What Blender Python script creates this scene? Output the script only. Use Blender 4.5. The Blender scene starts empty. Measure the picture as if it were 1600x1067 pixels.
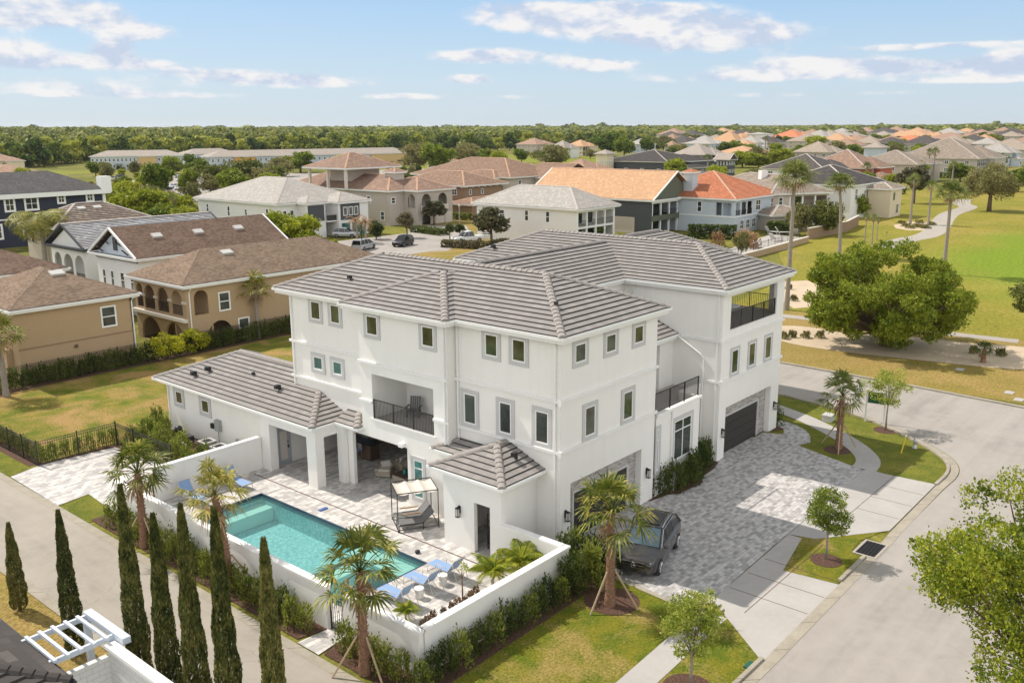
import bpy, math, random
import numpy as np
from mathutils import Vector, Matrix
random.seed(7); RNG = np.random.default_rng(7)
C = bpy.context.scene.collection
SC = bpy.context.scene

# ---------------- camera ----------------
F = 1426.5; PITCH = math.radians(13.19); ROLL = math.radians(-.377); YAW = math.radians(49.56)
CAM = np.array([-30.84, -23.5, 19.0])
_cp, _sp = math.cos(PITCH), math.sin(PITCH)
_f = np.array([0, _cp, -_sp]); _r = np.array([1., 0, 0]); _u = np.array([0, _sp, _cp])
_cr, _sr = math.cos(ROLL), math.sin(ROLL)
_m = np.array([_r*_cr+_u*_sr, -_r*_sr+_u*_cr, _f])
_ca, _sa = math.cos(YAW), math.sin(YAW)
_T = np.array([[_ca, _sa, 0], [-_sa, _ca, 0], [0, 0, 1.]])
M = (_T @ _m.T).T
cam = bpy.data.cameras.new('camera'); camo = bpy.data.objects.new('camera', cam); C.objects.link(camo)
mat = Matrix(((M[0][0], M[1][0], -M[2][0], CAM[0]), (M[0][1], M[1][1], -M[2][1], CAM[1]), (M[0][2], M[1][2], -M[2][2], CAM[2]), (0, 0, 0, 1)))
camo.matrix_world = mat
cam.sensor_width = 36; cam.lens = 36*F/1600; cam.clip_start = .5; cam.clip_end = 40000
SC.camera = camo

def ray(px, py): return M[0]*(px-800)/F - M[1]*(py-533.5)/F + M[2]
def G(px, py, z=0.):
    """point at height z that is seen at that place of the photograph (a real point of the place)"""
    d = ray(px, py); t = (z-CAM[2])/d[2]; q = CAM+t*d
    return float(q[0]), float(q[1])
def ztop(x, y, py):
    d = ray(800, py)
    px, _ = proj((x, y, 5)); d = ray(px, py)
    t = ((x-CAM[0])*d[0]+(y-CAM[1])*d[1])/(d[0]**2+d[1]**2)
    return float(CAM[2]+t*d[2])
def proj(q):
    v = M@(np.array(q, float)-CAM); return 800+F*v[0]/v[2], 533.5-F*v[1]/v[2]

# ---------------- world, sun, exposure ----------------
SUN_TO = Vector((-.155, 1, 1.22)).normalized()
EL = math.asin(SUN_TO.z); AZ = math.atan2(SUN_TO.x, SUN_TO.y)
SKY_STRENGTH = .13; SUN_STRENGTH = 3.5; EXPOSURE = .43
W = bpy.data.worlds.new('World'); SC.world = W; W.use_nodes = True
nt = W.node_tree; nt.nodes.clear()
def N(nt, typ, **kw):
    n = nt.nodes.new(typ)
    for k, v in kw.items():
        if k == 'ins':
            for a, b in v.items():
                if isinstance(b, bpy.types.NodeSocket): nt.links.new(b, n.inputs[a])
                else: n.inputs[a].default_value = b
        else: setattr(n, k, v)
    return n
def MA(nt, op, a, b=None, c=None, clamp=False):
    n = nt.nodes.new('ShaderNodeMath'); n.operation = op; n.use_clamp = clamp
    for i, v in enumerate((a, b, c)):
        if v is None: continue
        if isinstance(v, bpy.types.NodeSocket): nt.links.new(v, n.inputs[i])
        else: n.inputs[i].default_value = v
    return n.outputs[0]
def ramp_w(t, fac, stops):
    r = N(t, 'ShaderNodeValToRGB', ins={0: fac}); e = r.color_ramp.elements
    while len(e) < len(stops): e.new(.5)
    for i, (p, c) in enumerate(stops): e[i].position = p; e[i].color = (c[0], c[1], c[2], 1)
    return r.outputs[0]
sky = N(nt, 'ShaderNodeTexSky'); sky.sky_type = 'NISHITA'; sky.sun_disc = False
sky.sun_elevation = EL; sky.sun_rotation = AZ; sky.air_density = 1.0; sky.dust_density = 1.2; sky.ozone_density = 1.5; sky.altitude = 20
tc = N(nt, 'ShaderNodeTexCoord'); D = tc.outputs['Generated']
sep = N(nt, 'ShaderNodeSeparateXYZ', ins={0: D})
fx, fy = M[2][0], M[2][1]; _l = math.hypot(fx, fy); fx /= _l; fy /= _l
fw = MA(nt, 'ADD', MA(nt, 'MULTIPLY', sep.outputs[0], fx), MA(nt, 'MULTIPLY', sep.outputs[1], fy))
rt = MA(nt, 'SUBTRACT', MA(nt, 'MULTIPLY', sep.outputs[0], fy), MA(nt, 'MULTIPLY', sep.outputs[1], fx))
az = MA(nt, 'ARCTAN2', rt, fw); el = MA(nt, 'ARCSINE', sep.outputs[2])
def azel(px, py):
    d = ray(px, py); d = d/np.linalg.norm(d)
    return math.atan2(d[0]*fy-d[1]*fx, d[0]*fx+d[1]*fy), math.asin(d[2])
# clouds: banks at these directions of the sky (azimuth, elevation, half widths)
CL = [(60, 20, 105, 24, 1.5), (25, 88, 60, 20, 1.15), (175, 80, 30, 14, 1.2), (235, 52, 50, 13, .95), (190, 100, 90, 10, 1.0),
      (370, 118, 110, 11, .95), (500, 130, 110, 10, .9), (120, 135, 160, 14, .7), (930, 28, 170, 24, 1.7), (1110, 58, 130, 20, 1.7),
      (770, 88, 95, 12, 1.2), (935, 102, 70, 10, 1.15), (735, 124, 45, 9, 1.0), (1270, 100, 110, 12, 1.15), (1500, 103, 100, 10, 1.1),
      (1450, 72, 150, 6, .75), (1180, 120, 220, 11, .85), (760, 152, 160, 6, .6), (1250, 148, 240, 6, .6), (240, 150, 200, 6, .55), (1580, 95, 40, 18, 1.1), (780, 8, 30, 12, .5), (620, 150, 60, 6, .5), (1530, 125, 120, 6, .8)]
tot = None
for (px, py, hw, hh, w) in CL:
    a, e = azel(px, py); sa = hw/F*1.05; se = hh/F
    p = MA(nt, 'POWER', MA(nt, 'MULTIPLY', MA(nt, 'SUBTRACT', az, a), 1/sa), 2)
    q = MA(nt, 'POWER', MA(nt, 'MULTIPLY', MA(nt, 'SUBTRACT', el, e), 1/se), 2)
    g = MA(nt, 'MULTIPLY', MA(nt, 'EXPONENT', MA(nt, 'MULTIPLY', MA(nt, 'ADD', p, q), -1)), w)
    tot = g if tot is None else MA(nt, 'ADD', tot, g)
cv = N(nt, 'ShaderNodeCombineXYZ', ins={0: MA(nt, 'MULTIPLY', az, 17.), 1: MA(nt, 'MULTIPLY', el, 36.), 2: 0.})
n1 = N(nt, 'ShaderNodeTexNoise', ins={'Vector': cv.outputs[0], 'Scale': 1.3, 'Detail': 9., 'Roughness': .58, 'Distortion': .25})
cv2 = N(nt, 'ShaderNodeCombineXYZ', ins={0: MA(nt, 'MULTIPLY', az, 17.), 1: MA(nt, 'ADD', MA(nt, 'MULTIPLY', el, 36.), .5), 2: 0.})
n2 = N(nt, 'ShaderNodeTexNoise', ins={'Vector': cv2.outputs[0], 'Scale': 1.3, 'Detail': 9., 'Roughness': .58, 'Distortion': .25})
# unseen cloud added at the sides, behind and overhead, to fill the shade
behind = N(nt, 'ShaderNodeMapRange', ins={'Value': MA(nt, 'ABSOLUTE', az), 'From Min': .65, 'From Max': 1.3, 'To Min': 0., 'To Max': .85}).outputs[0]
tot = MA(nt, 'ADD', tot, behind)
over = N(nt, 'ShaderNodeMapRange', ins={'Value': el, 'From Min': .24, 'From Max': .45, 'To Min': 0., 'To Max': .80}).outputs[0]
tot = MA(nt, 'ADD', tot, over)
dens = MA(nt, 'MULTIPLY', tot, MA(nt, 'MULTIPLY', n1.outputs[0], 1.9))
cov = N(nt, 'ShaderNodeMapRange', ins={'Value': dens, 'From Min': .38, 'From Max': .86, 'To Min': 0., 'To Max': .97}); cov.interpolation_type = 'SMOOTHSTEP'
lit = N(nt, 'ShaderNodeMapRange', ins={'Value': MA(nt, 'SUBTRACT', n1.outputs[0], n2.outputs[0]), 'From Min': -.12, 'From Max': .10, 'To Min': 0., 'To Max': 1.})
ccol = N(nt, 'ShaderNodeMix'); ccol.data_type = 'RGBA'
nt.links.new(lit.outputs[0], ccol.inputs[0]); ccol.inputs[6].default_value = (3.3, 3.8, 4.7, 1); ccol.inputs[7].default_value = (5.3, 5.2, 5.2, 1)
# horizon haze whitens the low sky
hz = N(nt, 'ShaderNodeMapRange', ins={'Value': el, 'From Min': 0., 'From Max': .6, 'To Min': .92, 'To Max': .6}).outputs[0]
mh = N(nt, 'ShaderNodeMix'); mh.data_type = 'RGBA'; nt.links.new(hz, mh.inputs[0]); nt.links.new(sky.outputs[0], mh.inputs[6]); hc = ramp_w(nt, el, [(.0, (3.7, 4.25, 4.6)), (.05, (3.2, 4.1, 4.9)), (.14, (2.05, 3.35, 5.0)), (1., (2.0, 3.1, 4.5))]); nt.links.new(hc, mh.inputs[7])
oc_ = N(nt, 'ShaderNodeMix'); oc_.data_type = 'RGBA'; nt.links.new(MA(nt, 'MULTIPLY', over, 1.05, clamp=True), oc_.inputs[0]); nt.links.new(ccol.outputs[2], oc_.inputs[6]); oc_.inputs[7].default_value = (2.9, 2.9, 2.9, 1)   # added overhead cloud, out of view, toned for soft fill
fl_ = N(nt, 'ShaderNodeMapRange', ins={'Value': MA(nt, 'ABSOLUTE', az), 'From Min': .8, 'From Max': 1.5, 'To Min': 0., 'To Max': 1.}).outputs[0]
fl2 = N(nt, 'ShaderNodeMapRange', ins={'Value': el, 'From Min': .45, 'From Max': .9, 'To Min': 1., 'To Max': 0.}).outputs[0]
bk_ = N(nt, 'ShaderNodeMix'); bk_.data_type = 'RGBA'; nt.links.new(MA(nt, 'MULTIPLY', fl_, fl2), bk_.inputs[0]); nt.links.new(oc_.outputs[2], bk_.inputs[6]); bk_.inputs[7].default_value = (8.6, 8.7, 8.8, 1)   # unseen bright cloud bank added behind the viewer as fill light
mx = N(nt, 'ShaderNodeMix'); mx.data_type = 'RGBA'
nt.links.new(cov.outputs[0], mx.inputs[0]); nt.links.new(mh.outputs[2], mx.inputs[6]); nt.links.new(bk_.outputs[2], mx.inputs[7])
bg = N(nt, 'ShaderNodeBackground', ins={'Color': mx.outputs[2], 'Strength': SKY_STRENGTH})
wo = N(nt, 'ShaderNodeOutputWorld', ins={'Surface': bg.outputs[0]})

sl = bpy.data.lights.new('sun', 'SUN'); sl.energy = SUN_STRENGTH; sl.angle = math.radians(.5); sl.color = (1, .925, .83)
so = bpy.data.objects.new('sun', sl); C.objects.link(so); so.rotation_euler = (-SUN_TO).to_track_quat('-Z', 'Y').to_euler()
so.location = (0, 0, 60)
SC.view_settings.view_transform = 'Standard'; SC.view_settings.look = 'None'; SC.view_settings.gamma = 1; SC.view_settings.exposure = EXPOSURE
SC.render.engine = 'CYCLES'

# ---------------- materials ----------------
MT = {}
def mat_new(name):
    m = bpy.data.materials.new(name); m.use_nodes = True; t = m.node_tree; t.nodes.clear()
    b = N(t, 'ShaderNodeBsdfPrincipled'); o = N(t, 'ShaderNodeOutputMaterial'); t.links.new(b.outputs[0], o.inputs[0]); MT[name] = m
    return m, t, b, o
def c4(c, k=1): return (c[0]*k, c[1]*k, c[2]*k, 1)
def ramp(t, fac, stops):
    r = N(t, 'ShaderNodeValToRGB', ins={0: fac}); e = r.color_ramp.elements
    while len(e) < len(stops): e.new(.5)
    for i, (p, c) in enumerate(stops): e[i].position = p; e[i].color = c4(c)
    return r.outputs[0]
def noise(t, vec, s, d=4., r=.55, dist=0.):
    return N(t, 'ShaderNodeTexNoise', ins={'Vector': vec, 'Scale': s, 'Detail': d, 'Roughness': r, 'Distortion': dist}).outputs[0]
def bump(t, b, h, s, dist=.02):
    n = N(t, 'ShaderNodeBump', ins={'Height': h, 'Strength': s, 'Distance': dist}); t.links.new(n.outputs[0], b.inputs['Normal'])
def mixc(t, f, a, b_):
    n = N(t, 'ShaderNodeMix'); n.data_type = 'RGBA'
    for i, v in ((0, f), (6, a), (7, b_)):
        if isinstance(v, bpy.types.NodeSocket): t.links.new(v, n.inputs[i])
        else: n.inputs[i].default_value = v if i == 0 else c4(v)
    return n.outputs[2]
def simple(name, col, rough=.7, var=.08, scale=3., metal=0., spec=.4, bs=0., bscale=40.):
    m, t, b, o = mat_new(name); b.inputs['Roughness'].default_value = rough; b.inputs['Metallic'].default_value = metal
    b.inputs['Specular IOR Level'].default_value = spec
    obc = N(t, 'ShaderNodeTexCoord').outputs['Object']
    if var:
        n = noise(t, obc, scale); n2 = noise(t, obc, scale*7)
        f = MA(t, 'ADD', MA(t, 'MULTIPLY', n, .65), MA(t, 'MULTIPLY', n2, .35))
        t.links.new(ramp(t, f, [(.3, [x*(1-var) for x in col]), (.7, [min(1, x*(1+var)) for x in col])]), b.inputs['Base Color'])
    else: b.inputs['Base Color'].default_value = c4(col)
    if bs: bump(t, b, noise(t, obc, bscale), bs)
    return m
m, t, b, o = mat_new('stucco'); b.inputs['Roughness'].default_value = .88; b.inputs['Specular IOR Level'].default_value = .2
p = N(t, 'ShaderNodeNewGeometry').outputs['Position']; mp_ = N(t, 'ShaderNodeMapping', ins={'Vector': p}); mp_.inputs['Scale'].default_value = (1., 1., .12)
st = noise(t, mp_.outputs[0], 2.2, 5., .65); bl = noise(t, p, .45, 5., .6)
t.links.new(ramp(t, MA(t, 'ADD', MA(t, 'MULTIPLY', st, .5), MA(t, 'MULTIPLY', bl, .5)), [(.34, (.785, .765, .73)), (.52, (.82, .80, .765)), (.68, (.84, .825, .79))]), b.inputs['Base Color']); bump(t, b, noise(t, p, 28., 3.), .35, .015)
simple('trim_grey', (.53, .525, .52), .8, .03, spec=.2)
simple('white_paint', (.82, .82, .80), .5, .02)
simple('gutter', (.80, .80, .78), .4, .02)
simple('cap', (.80, .79, .77), .8, .05, 2., spec=.2)
simple('black_metal', (.022, .021, .02), .45, .1, spec=.5)
simple('garage_dark', (.035, .031, .028), .55, .1)
simple('lamp_black', (.02, .02, .02), .4, 0)
simple('door_grey', (.38, .40, .43), .5, .03)
simple('concrete', (.41, .39, .365), .9, .10, .5, spec=.2, bs=.2)
simple('kerb', (.345, .31, .25), .9, .2, 1.2, spec=.2, bs=.3)
t = MT['kerb'].node_tree; b = [n for n in t.nodes if n.type == 'BSDF_PRINCIPLED'][0]; src = b.inputs['Base Color'].links[0].from_socket; sx_ = N(t, 'ShaderNodeSeparateXYZ', ins={0: N(t, 'ShaderNodeNewGeometry').outputs['Position']})
jn = MA(t, 'LESS_THAN', MA(t, 'FRACT', MA(t, 'MULTIPLY', MA(t, 'ADD', sx_.outputs[0], sx_.outputs[1]), .4)), .018); t.links.new(mixc(t, MA(t, 'MULTIPLY', jn, .75), src, (.10, .085, .065)), b.inputs['Base Color'])
simple('stain', (.30, .21, .12), .9, .3, 1.2, spec=.2)
simple('cart_path', (.38, .345, .30), .9, .08, .4, spec=.2)
simple('sand', (.52, .42, .30), .95, .12, .6, spec=.1, bs=.4, bscale=8)
simple('wood', (.36, .22, .12), .6, .15, 6.)
simple('cabinet', (.13, .09, .065), .5, .15, 6.)
simple('stake', (.42, .31, .20), .8, .15, 6.)
simple('fabric_tan', (.42, .36, .29), .9, .06, 8.)
simple('fabric_light', (.60, .56, .50), .9, .05, 8.)
simple('pillow', (.62, .60, .55), .9, .2, 20.)
simple('sling_blue', (.24, .36, .58), .6, .05, 8.)
simple('sling_grey', (.15, .15, .15), .7, .05, 8.)
simple('lounger_frame', (.60, .52, .42), .5, .05)
simple('teal_vase', (.03, .22, .20), .4, .1)
simple('chrome', (.62, .62, .62), .25, 0, metal=1.)
simple('rubber', (.02, .02, .02), .8, .1)
simple('alu', (.22, .22, .23), .4, .05, metal=.6)
simple('plastic_grey', (.33, .34, .33), .6, .05)
simple('condenser', (.50, .49, .46), .6, .05)
simple('dark_grille', (.035, .035, .04), .6, 0)
simple('yellow', (.62, .48, .03), .6, .05)
simple('silver_paint', (.50, .50, .49), .35, .03, metal=.5)
simple('sign_green', (.02, .10, .06), .5, .03)
simple('navy_wall', (.030, .036, .055), .8, .06, 1.)
simple('tan_wall', (.43, .31, .19), .9, .05, .5, spec=.15, bs=.2)
simple('cream_wall', (.66, .57, .42), .9, .04, .5, spec=.15)
simple('beige_wall', (.50, .44, .37), .9, .04, .5, spec=.15)
simple('greige_wall', (.47, .42, .37), .9, .04, .5, spec=.15)
simple('brown_wall', (.29, .20, .13), .9, .05, .5, spec=.15)
simple('brick_red_wall', (.42, .12, .07), .9, .05, .5, spec=.15)
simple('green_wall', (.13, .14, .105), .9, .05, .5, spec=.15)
simple('dark_grey_wall', (.085, .09, .095), .9, .05, .5, spec=.15)
simple('pale_blue_wall', (.50, .55, .60), .9, .04, .5, spec=.15)
simple('white_wall', (.74, .73, .71), .9, .03, .5, spec=.15)
simple('yellow_wall', (.60, .42, .20), .9, .04, .5, spec=.15)
simple('orange_wall', (.62, .34, .10), .9, .04, .5, spec=.15)
simple('pale_trim', (.62, .57, .50), .7, .04)
simple('pergola_white', (.60, .66, .74), .6, .03)
simple('bark', (.16, .115, .08), .95, .3, 5., spec=.1, bs=.6, bscale=12)
simple('palm_bark', (.30, .22, .15), .95, .35, 9., spec=.1, bs=.8, bscale=18)
simple('palm_bark_red', (.25, .145, .095), .95, .4, 11., spec=.1, bs=.8, bscale=18)
simple('palm_bark_grey', (.30, .26, .22), .95, .2, 6., spec=.1, bs=.6, bscale=12)
simple('seedling_pot', (.2, .08, .05), .8, .1)
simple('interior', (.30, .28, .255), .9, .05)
simple('dark_recess', (.05, .045, .04), .9, .1)
simple('black_paint', (.012, .012, .014), .3, 0, spec=.6)
simple('blue_paint', (.05, .12, .35), .3, 0, spec=.6)
simple('car_white', (.72, .72, .71), .3, .02, spec=.6)
simple('car_silver', (.45, .46, .47), .3, .02, spec=.6, metal=.4)
simple('tail_red', (.30, .01, .01), .3, 0)
simple('white_stone', (.70, .68, .65), .9, .3, 14., bs=.5, bscale=30)

def glass(name, col, rough=.06, var=.5):
    m, t, b, o = mat_new(name); b.inputs['Roughness'].default_value = rough; b.inputs['Specular IOR Level'].default_value = .75
    oc = N(t, 'ShaderNodeTexCoord').outputs['Object']
    n = noise(t, oc, .8, 2.)
    t.links.new(ramp(t, n, [(.35, [x*(1-var) for x in col]), (.65, [x*(1+var) for x in col])]), b.inputs['Base Color'])
    return m
glass('glass_green', (.055, .072, .040), var=.65); glass('glass_dark', (.035, .045, .038), var=.6); glass('glass_teal', (.05, .17, .15)); glass('car_glass', (.012, .014, .016))
glass('windscreen', (.13, .20, .25), var=.35); glass('glass_far', (.05, .055, .06)); glass('lamp_glass', (.5, .48, .44), .2, .1)

# grass: greens and dry straw in patches, world space
def grass(name, g1, g2, dry, dryamt, s=.18, fine=9., spot=None):
    m, t, b, o = mat_new(name); b.inputs['Roughness'].default_value = .95; b.inputs['Specular IOR Level'].default_value = .1
    p = N(t, 'ShaderNodeNewGeometry').outputs['Position']
    a = noise(t, p, s, 6., .62, .6); f = noise(t, p, fine, 3., .7); h = noise(t, p, fine*3.3, 2., .7)
    base = mixc(t, N(t, 'ShaderNodeMapRange', ins={'Value': noise(t, p, s*2.7, 4.), 'From Min': .38, 'From Max': .62}).outputs[0], g1, g2)
    dm = N(t, 'ShaderNodeMapRange', ins={'Value': MA(t, 'ADD', a, MA(t, 'MULTIPLY', MA(t, 'SUBTRACT', f, .5), .35)), 'From Min': .62-dryamt, 'From Max': .80-dryamt}).outputs[0]
    c = mixc(t, dm, base, dry)
    if spot:   # a mown fairway: (centre, radius, colour), ragged soft edge
        (cx_, cy_), rr_, col_ = spot
        dv = N(t, 'ShaderNodeVectorMath', operation='DISTANCE', ins={0: p, 1: (cx_, cy_, 0)}).outputs['Value']
        dv = MA(t, 'ADD', dv, MA(t, 'MULTIPLY', MA(t, 'SUBTRACT', noise(t, p, .04, 3.), .5), 26.))
        sm_ = N(t, 'ShaderNodeMapRange', ins={'Value': dv, 'From Min': rr_-7, 'From Max': rr_+5, 'To Min': 1., 'To Max': 0.}); c = mixc(t, MA(t, 'MULTIPLY', sm_.outputs[0], .9), c, col_)
    k = ramp(t, MA(t, 'ADD', MA(t, 'MULTIPLY', f, .5), MA(t, 'MULTIPLY', h, .5)), [(.30, (.42, .42, .38)), (.5, (.98, .98, .96)), (.70, (1.5, 1.5, 1.46))])
    mm = N(t, 'ShaderNodeMix'); mm.data_type = 'RGBA'; mm.blend_type = 'MULTIPLY'; mm.inputs[0].default_value = 1
    t.links.new(c, mm.inputs[6]); t.links.new(k, mm.inputs[7]); t.links.new(mm.outputs[2], b.inputs['Base Color'])
    bump(t, b, h, .9, .05)
    return m
grass('grass_lawn', (.115, .15, .016), (.20, .19, .022), (.31, .235, .075), .13, .45)
grass('grass_verge', (.13, .155, .025), (.20, .20, .035), (.32, .25, .08), .06, .35)
grass('grass_dry', (.13, .165, .022), (.24, .21, .04), (.38, .25, .10), .17, .26)
grass('grass_tan', (.23, .19, .045), (.27, .205, .055), (.33, .235, .085), .2, .10, 5.)
grass('grass_golf', (.205, .20, .03), (.265, .23, .04), (.35, .26, .08), .08, .035, 2., spot=((128., -42.), 60., (.165, .245, .02)))
grass('grass_green', (.185, .21, .03), (.22, .23, .035), (.26, .24, .045), .0, .03, 2.)
grass('ground_mix', (.12, .13, .028), (.20, .19, .04), (.30, .24, .09), .08, .02, 1.)
# mulch
m, t, b, o = mat_new('mulch'); b.inputs['Roughness'].default_value = .95
p = N(t, 'ShaderNodeNewGeometry').outputs['Position']; n = noise(t, p, 14., 5., .75)
t.links.new(ramp(t, n, [(.35, (.045, .022, .013)), (.55, (.13, .065, .04)), (.72, (.27, .15, .10))]), b.inputs['Base Color']); bump(t, b, n, 1., .08)
# asphalt
def asphalt(name, col, along=(.045, 1.1, 1.)):
    m, t, b, o = mat_new(name); b.inputs['Roughness'].default_value = .9; b.inputs['Specular IOR Level'].default_value = .15
    p = N(t, 'ShaderNodeNewGeometry').outputs['Position']
    a = noise(t, p, .22, 6., .6, .8); f = noise(t, p, 26., 2.); w = noise(t, p, 1.4, 5., .65, .5)
    mp2 = N(t, 'ShaderNodeMapping', ins={'Vector': p}); mp2.inputs['Scale'].default_value = along; tk = noise(t, mp2.outputs[0], 1., 4., .6, .3)
    f1 = MA(t, 'ADD', MA(t, 'MULTIPLY', MA(t, 'ADD', MA(t, 'MULTIPLY', a, .5), MA(t, 'MULTIPLY', tk, .5)), .62), MA(t, 'ADD', MA(t, 'MULTIPLY', f, .2), MA(t, 'MULTIPLY', w, .18)))
    base = ramp(t, f1, [(.36, [x*.74 for x in col]), (.50, col), (.64, [x*1.14 for x in col])])
    # fine hairline cracks
    v = N(t, 'ShaderNodeTexVoronoi', ins={'Vector': p, 'Scale': .22}); v.feature = 'DISTANCE_TO_EDGE'
    p2 = N(t, 'ShaderNodeVectorMath', operation='ADD', ins={0: p, 1: N(t, 'ShaderNodeTexNoise', ins={'Vector': p, 'Scale': .9, 'Detail': 4.}).outputs['Color']})
    t.links.new(p2.outputs[0], v.inputs['Vector'])
    cr = N(t, 'ShaderNodeMapRange', ins={'Value': v.outputs[0], 'From Min': 0., 'From Max': .006, 'To Min': .35, 'To Max': 0.}).outputs[0]
    gate = N(t, 'ShaderNodeMapRange', ins={'Value': noise(t, p, .13, 2.), 'From Min': .5, 'From Max': .6}).outputs[0]
    t.links.new(mixc(t, MA(t, 'MULTIPLY', cr, gate), base, [x*.5 for x in col]), b.inputs['Base Color']); bump(t, b, f, .3, .01)
asphalt('asphalt', (.345, .318, .287)); asphalt('lane_asphalt', (.345, .31, .265), (1.1, .045, 1.)); asphalt('far_asphalt', (.36, .33, .30))
# pavers: running bond in three greys
def pavers(name, c1, c2, c3, sc=1.):
    m, t, b, o = mat_new(name); b.inputs['Roughness'].default_value = .85; b.inputs['Specular IOR Level'].default_value = .2
    p = N(t, 'ShaderNodeNewGeometry').outputs['Position']
    br = N(t, 'ShaderNodeTexBrick', ins={'Vector': p, 'Color1': (0, 0, 0, 1), 'Color2': (1, 1, 1, 1), 'Mortar': (.5, .5, .5, 1), 'Scale': 1/sc, 'Mortar Size': .012, 'Mortar Smooth': .3, 'Brick Width': .42, 'Row Height': .24, 'Bias': 0.}); br.offset = .5
    f = MA(t, 'ADD', MA(t, 'MULTIPLY', N(t, 'ShaderNodeSeparateColor', ins={0: br.outputs[0]}).outputs[0], .42), MA(t, 'ADD', MA(t, 'MULTIPLY', noise(t, p, 3.2, 4., .6, .4), .75), MA(t, 'MULTIPLY', noise(t, p, .5, 2.), .12)))
    base = ramp(t, f, [(.42, c1), (.62, c2), (.82, c3)])
    t.links.new(mixc(t, MA(t, 'MULTIPLY', br.outputs[1], .45), base, [x*.45 for x in c1]), b.inputs['Base Color']); bump(t, b, br.outputs[1], -.5, .01)
pavers('paver_drive', (.28, .27, .265), (.41, .395, .382), (.54, .52, .50), .72)
pavers('paver_patio', (.38, .365, .355), (.52, .495, .47), (.66, .63, .595))
# roof tile with UV in metres
def rooftile(name, col, var=.16, w=.42, row=.36, rough=.8):
    m, t, b, o = mat_new(name); b.inputs['Roughness'].default_value = rough; b.inputs['Specular IOR Level'].default_value = .25
    uv = N(t, 'ShaderNodeUVMap').outputs[0]
    br = N(t, 'ShaderNodeTexBrick', ins={'Vector': uv, 'Color1': (0, 0, 0, 1), 'Color2': (1, 1, 1, 1), 'Mortar': (.5, .5, .5, 1), 'Scale': 1., 'Mortar Size': .006, 'Brick Width': w, 'Row Height': row}); br.offset = .5
    r = N(t, 'ShaderNodeSeparateColor', ins={0: br.outputs[0]}).outputs[0]
    f = MA(t, 'ADD', MA(t, 'MULTIPLY', MA(t, 'POWER', r, 2.2), .6), MA(t, 'ADD', MA(t, 'MULTIPLY', noise(t, uv, .7, 4.), .35), MA(t, 'MULTIPLY', noise(t, uv, 9., 3.), .25)))
    base = ramp(t, f, [(.25, [x*(1-var) for x in col]), (.55, col), (1., [min(1, x*(1+2.1*var)) for x in col])])
    t.links.new(mixc(t, MA(t, 'MULTIPLY', br.outputs[1], .5), base, [x*.4 for x in col]), b.inputs['Base Color'])
    bump(t, b, noise(t, uv, 30., 3.), .3, .01)
rooftile('tile_grey', (.27, .252, .238), .08)
rooftile('tile_beige', (.33, .27, .215)); rooftile('tile_palegrey', (.37, .345, .315), .12); rooftile('tile_orange', (.56, .20, .10), .14)
rooftile('tile_peach', (.50, .30, .17), .12); rooftile('tile_brown', (.33, .21, .145), .2); rooftile('tile_pinkbrown', (.34, .22, .16), .18); rooftile('tile_dark', (.085, .075, .07), .25)
rooftile('tile_streaked', (.20, .155, .125), .28); rooftile('tile_bluewhite', (.36, .36, .37), .2); rooftile('tile_far', (.34, .295, .255), .12)
for nm, col in (('shingle_brown', (.20, .145, .105)), ('shingle_dark', (.10, .095, .095)), ('shingle_red', (.155, .105, .078))):
    m, t, b, o = mat_new(nm); b.inputs['Roughness'].default_value = .95; b.inputs['Specular IOR Level'].default_value = .15
    uv = N(t, 'ShaderNodeUVMap').outputs[0]
    br = N(t, 'ShaderNodeTexBrick', ins={'Vector': uv, 'Color1': (0, 0, 0, 1), 'Color2': (1, 1, 1, 1), 'Mortar': (.3, .3, .3, 1), 'Scale': 1., 'Mortar Size': .008, 'Brick Width': .30, 'Row Height': .15}); br.offset = .37
    r = N(t, 'ShaderNodeSeparateColor', ins={0: br.outputs[0]}).outputs[0]
    f = MA(t, 'ADD', MA(t, 'MULTIPLY', r, .5), MA(t, 'MULTIPLY', noise(t, uv, .5, 4.), .5))
    t.links.new(ramp(t, f, [(.2, [x*.66 for x in col]), (.8, [x*1.35 for x in col])]), b.inputs['Base Color'])
simple('tile_butt', (.045, .042, .04), .9, .1)  # dark colour carries the shade below each tile edge
simple('tile_butt_warm', (.12, .07, .05), .9, .1)
simple('ridge_cap', (.31, .285, .265), .85, .2, 5.)
simple('ridge_cap_warm', (.55, .36, .25), .85, .15, 5.)
simple('ridge_cap_pale', (.52, .47, .42), .85, .1, 5.)
# ledger stone
m, t, b, o = mat_new('stone'); b.inputs['Roughness'].default_value = .9
oc = N(t, 'ShaderNodeTexCoord').outputs['Object']
mp = N(t, 'ShaderNodeMapping', ins={'Vector': oc}); mp.inputs['Rotation'].default_value = (math.radians(90), 0, 0)
br = N(t, 'ShaderNodeTexBrick', ins={'Vector': mp.outputs[0], 'Color1': (.30, .27, .25, 1), 'Color2': (.58, .55, .52, 1), 'Mortar': (.2, .18, .17, 1), 'Scale': 1., 'Mortar Size': .006, 'Brick Width': .28, 'Row Height': .07})
t.links.new(br.outputs[0], b.inputs['Base Color']); bump(t, b, noise(t, oc, 18.), .8, .03)
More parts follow.
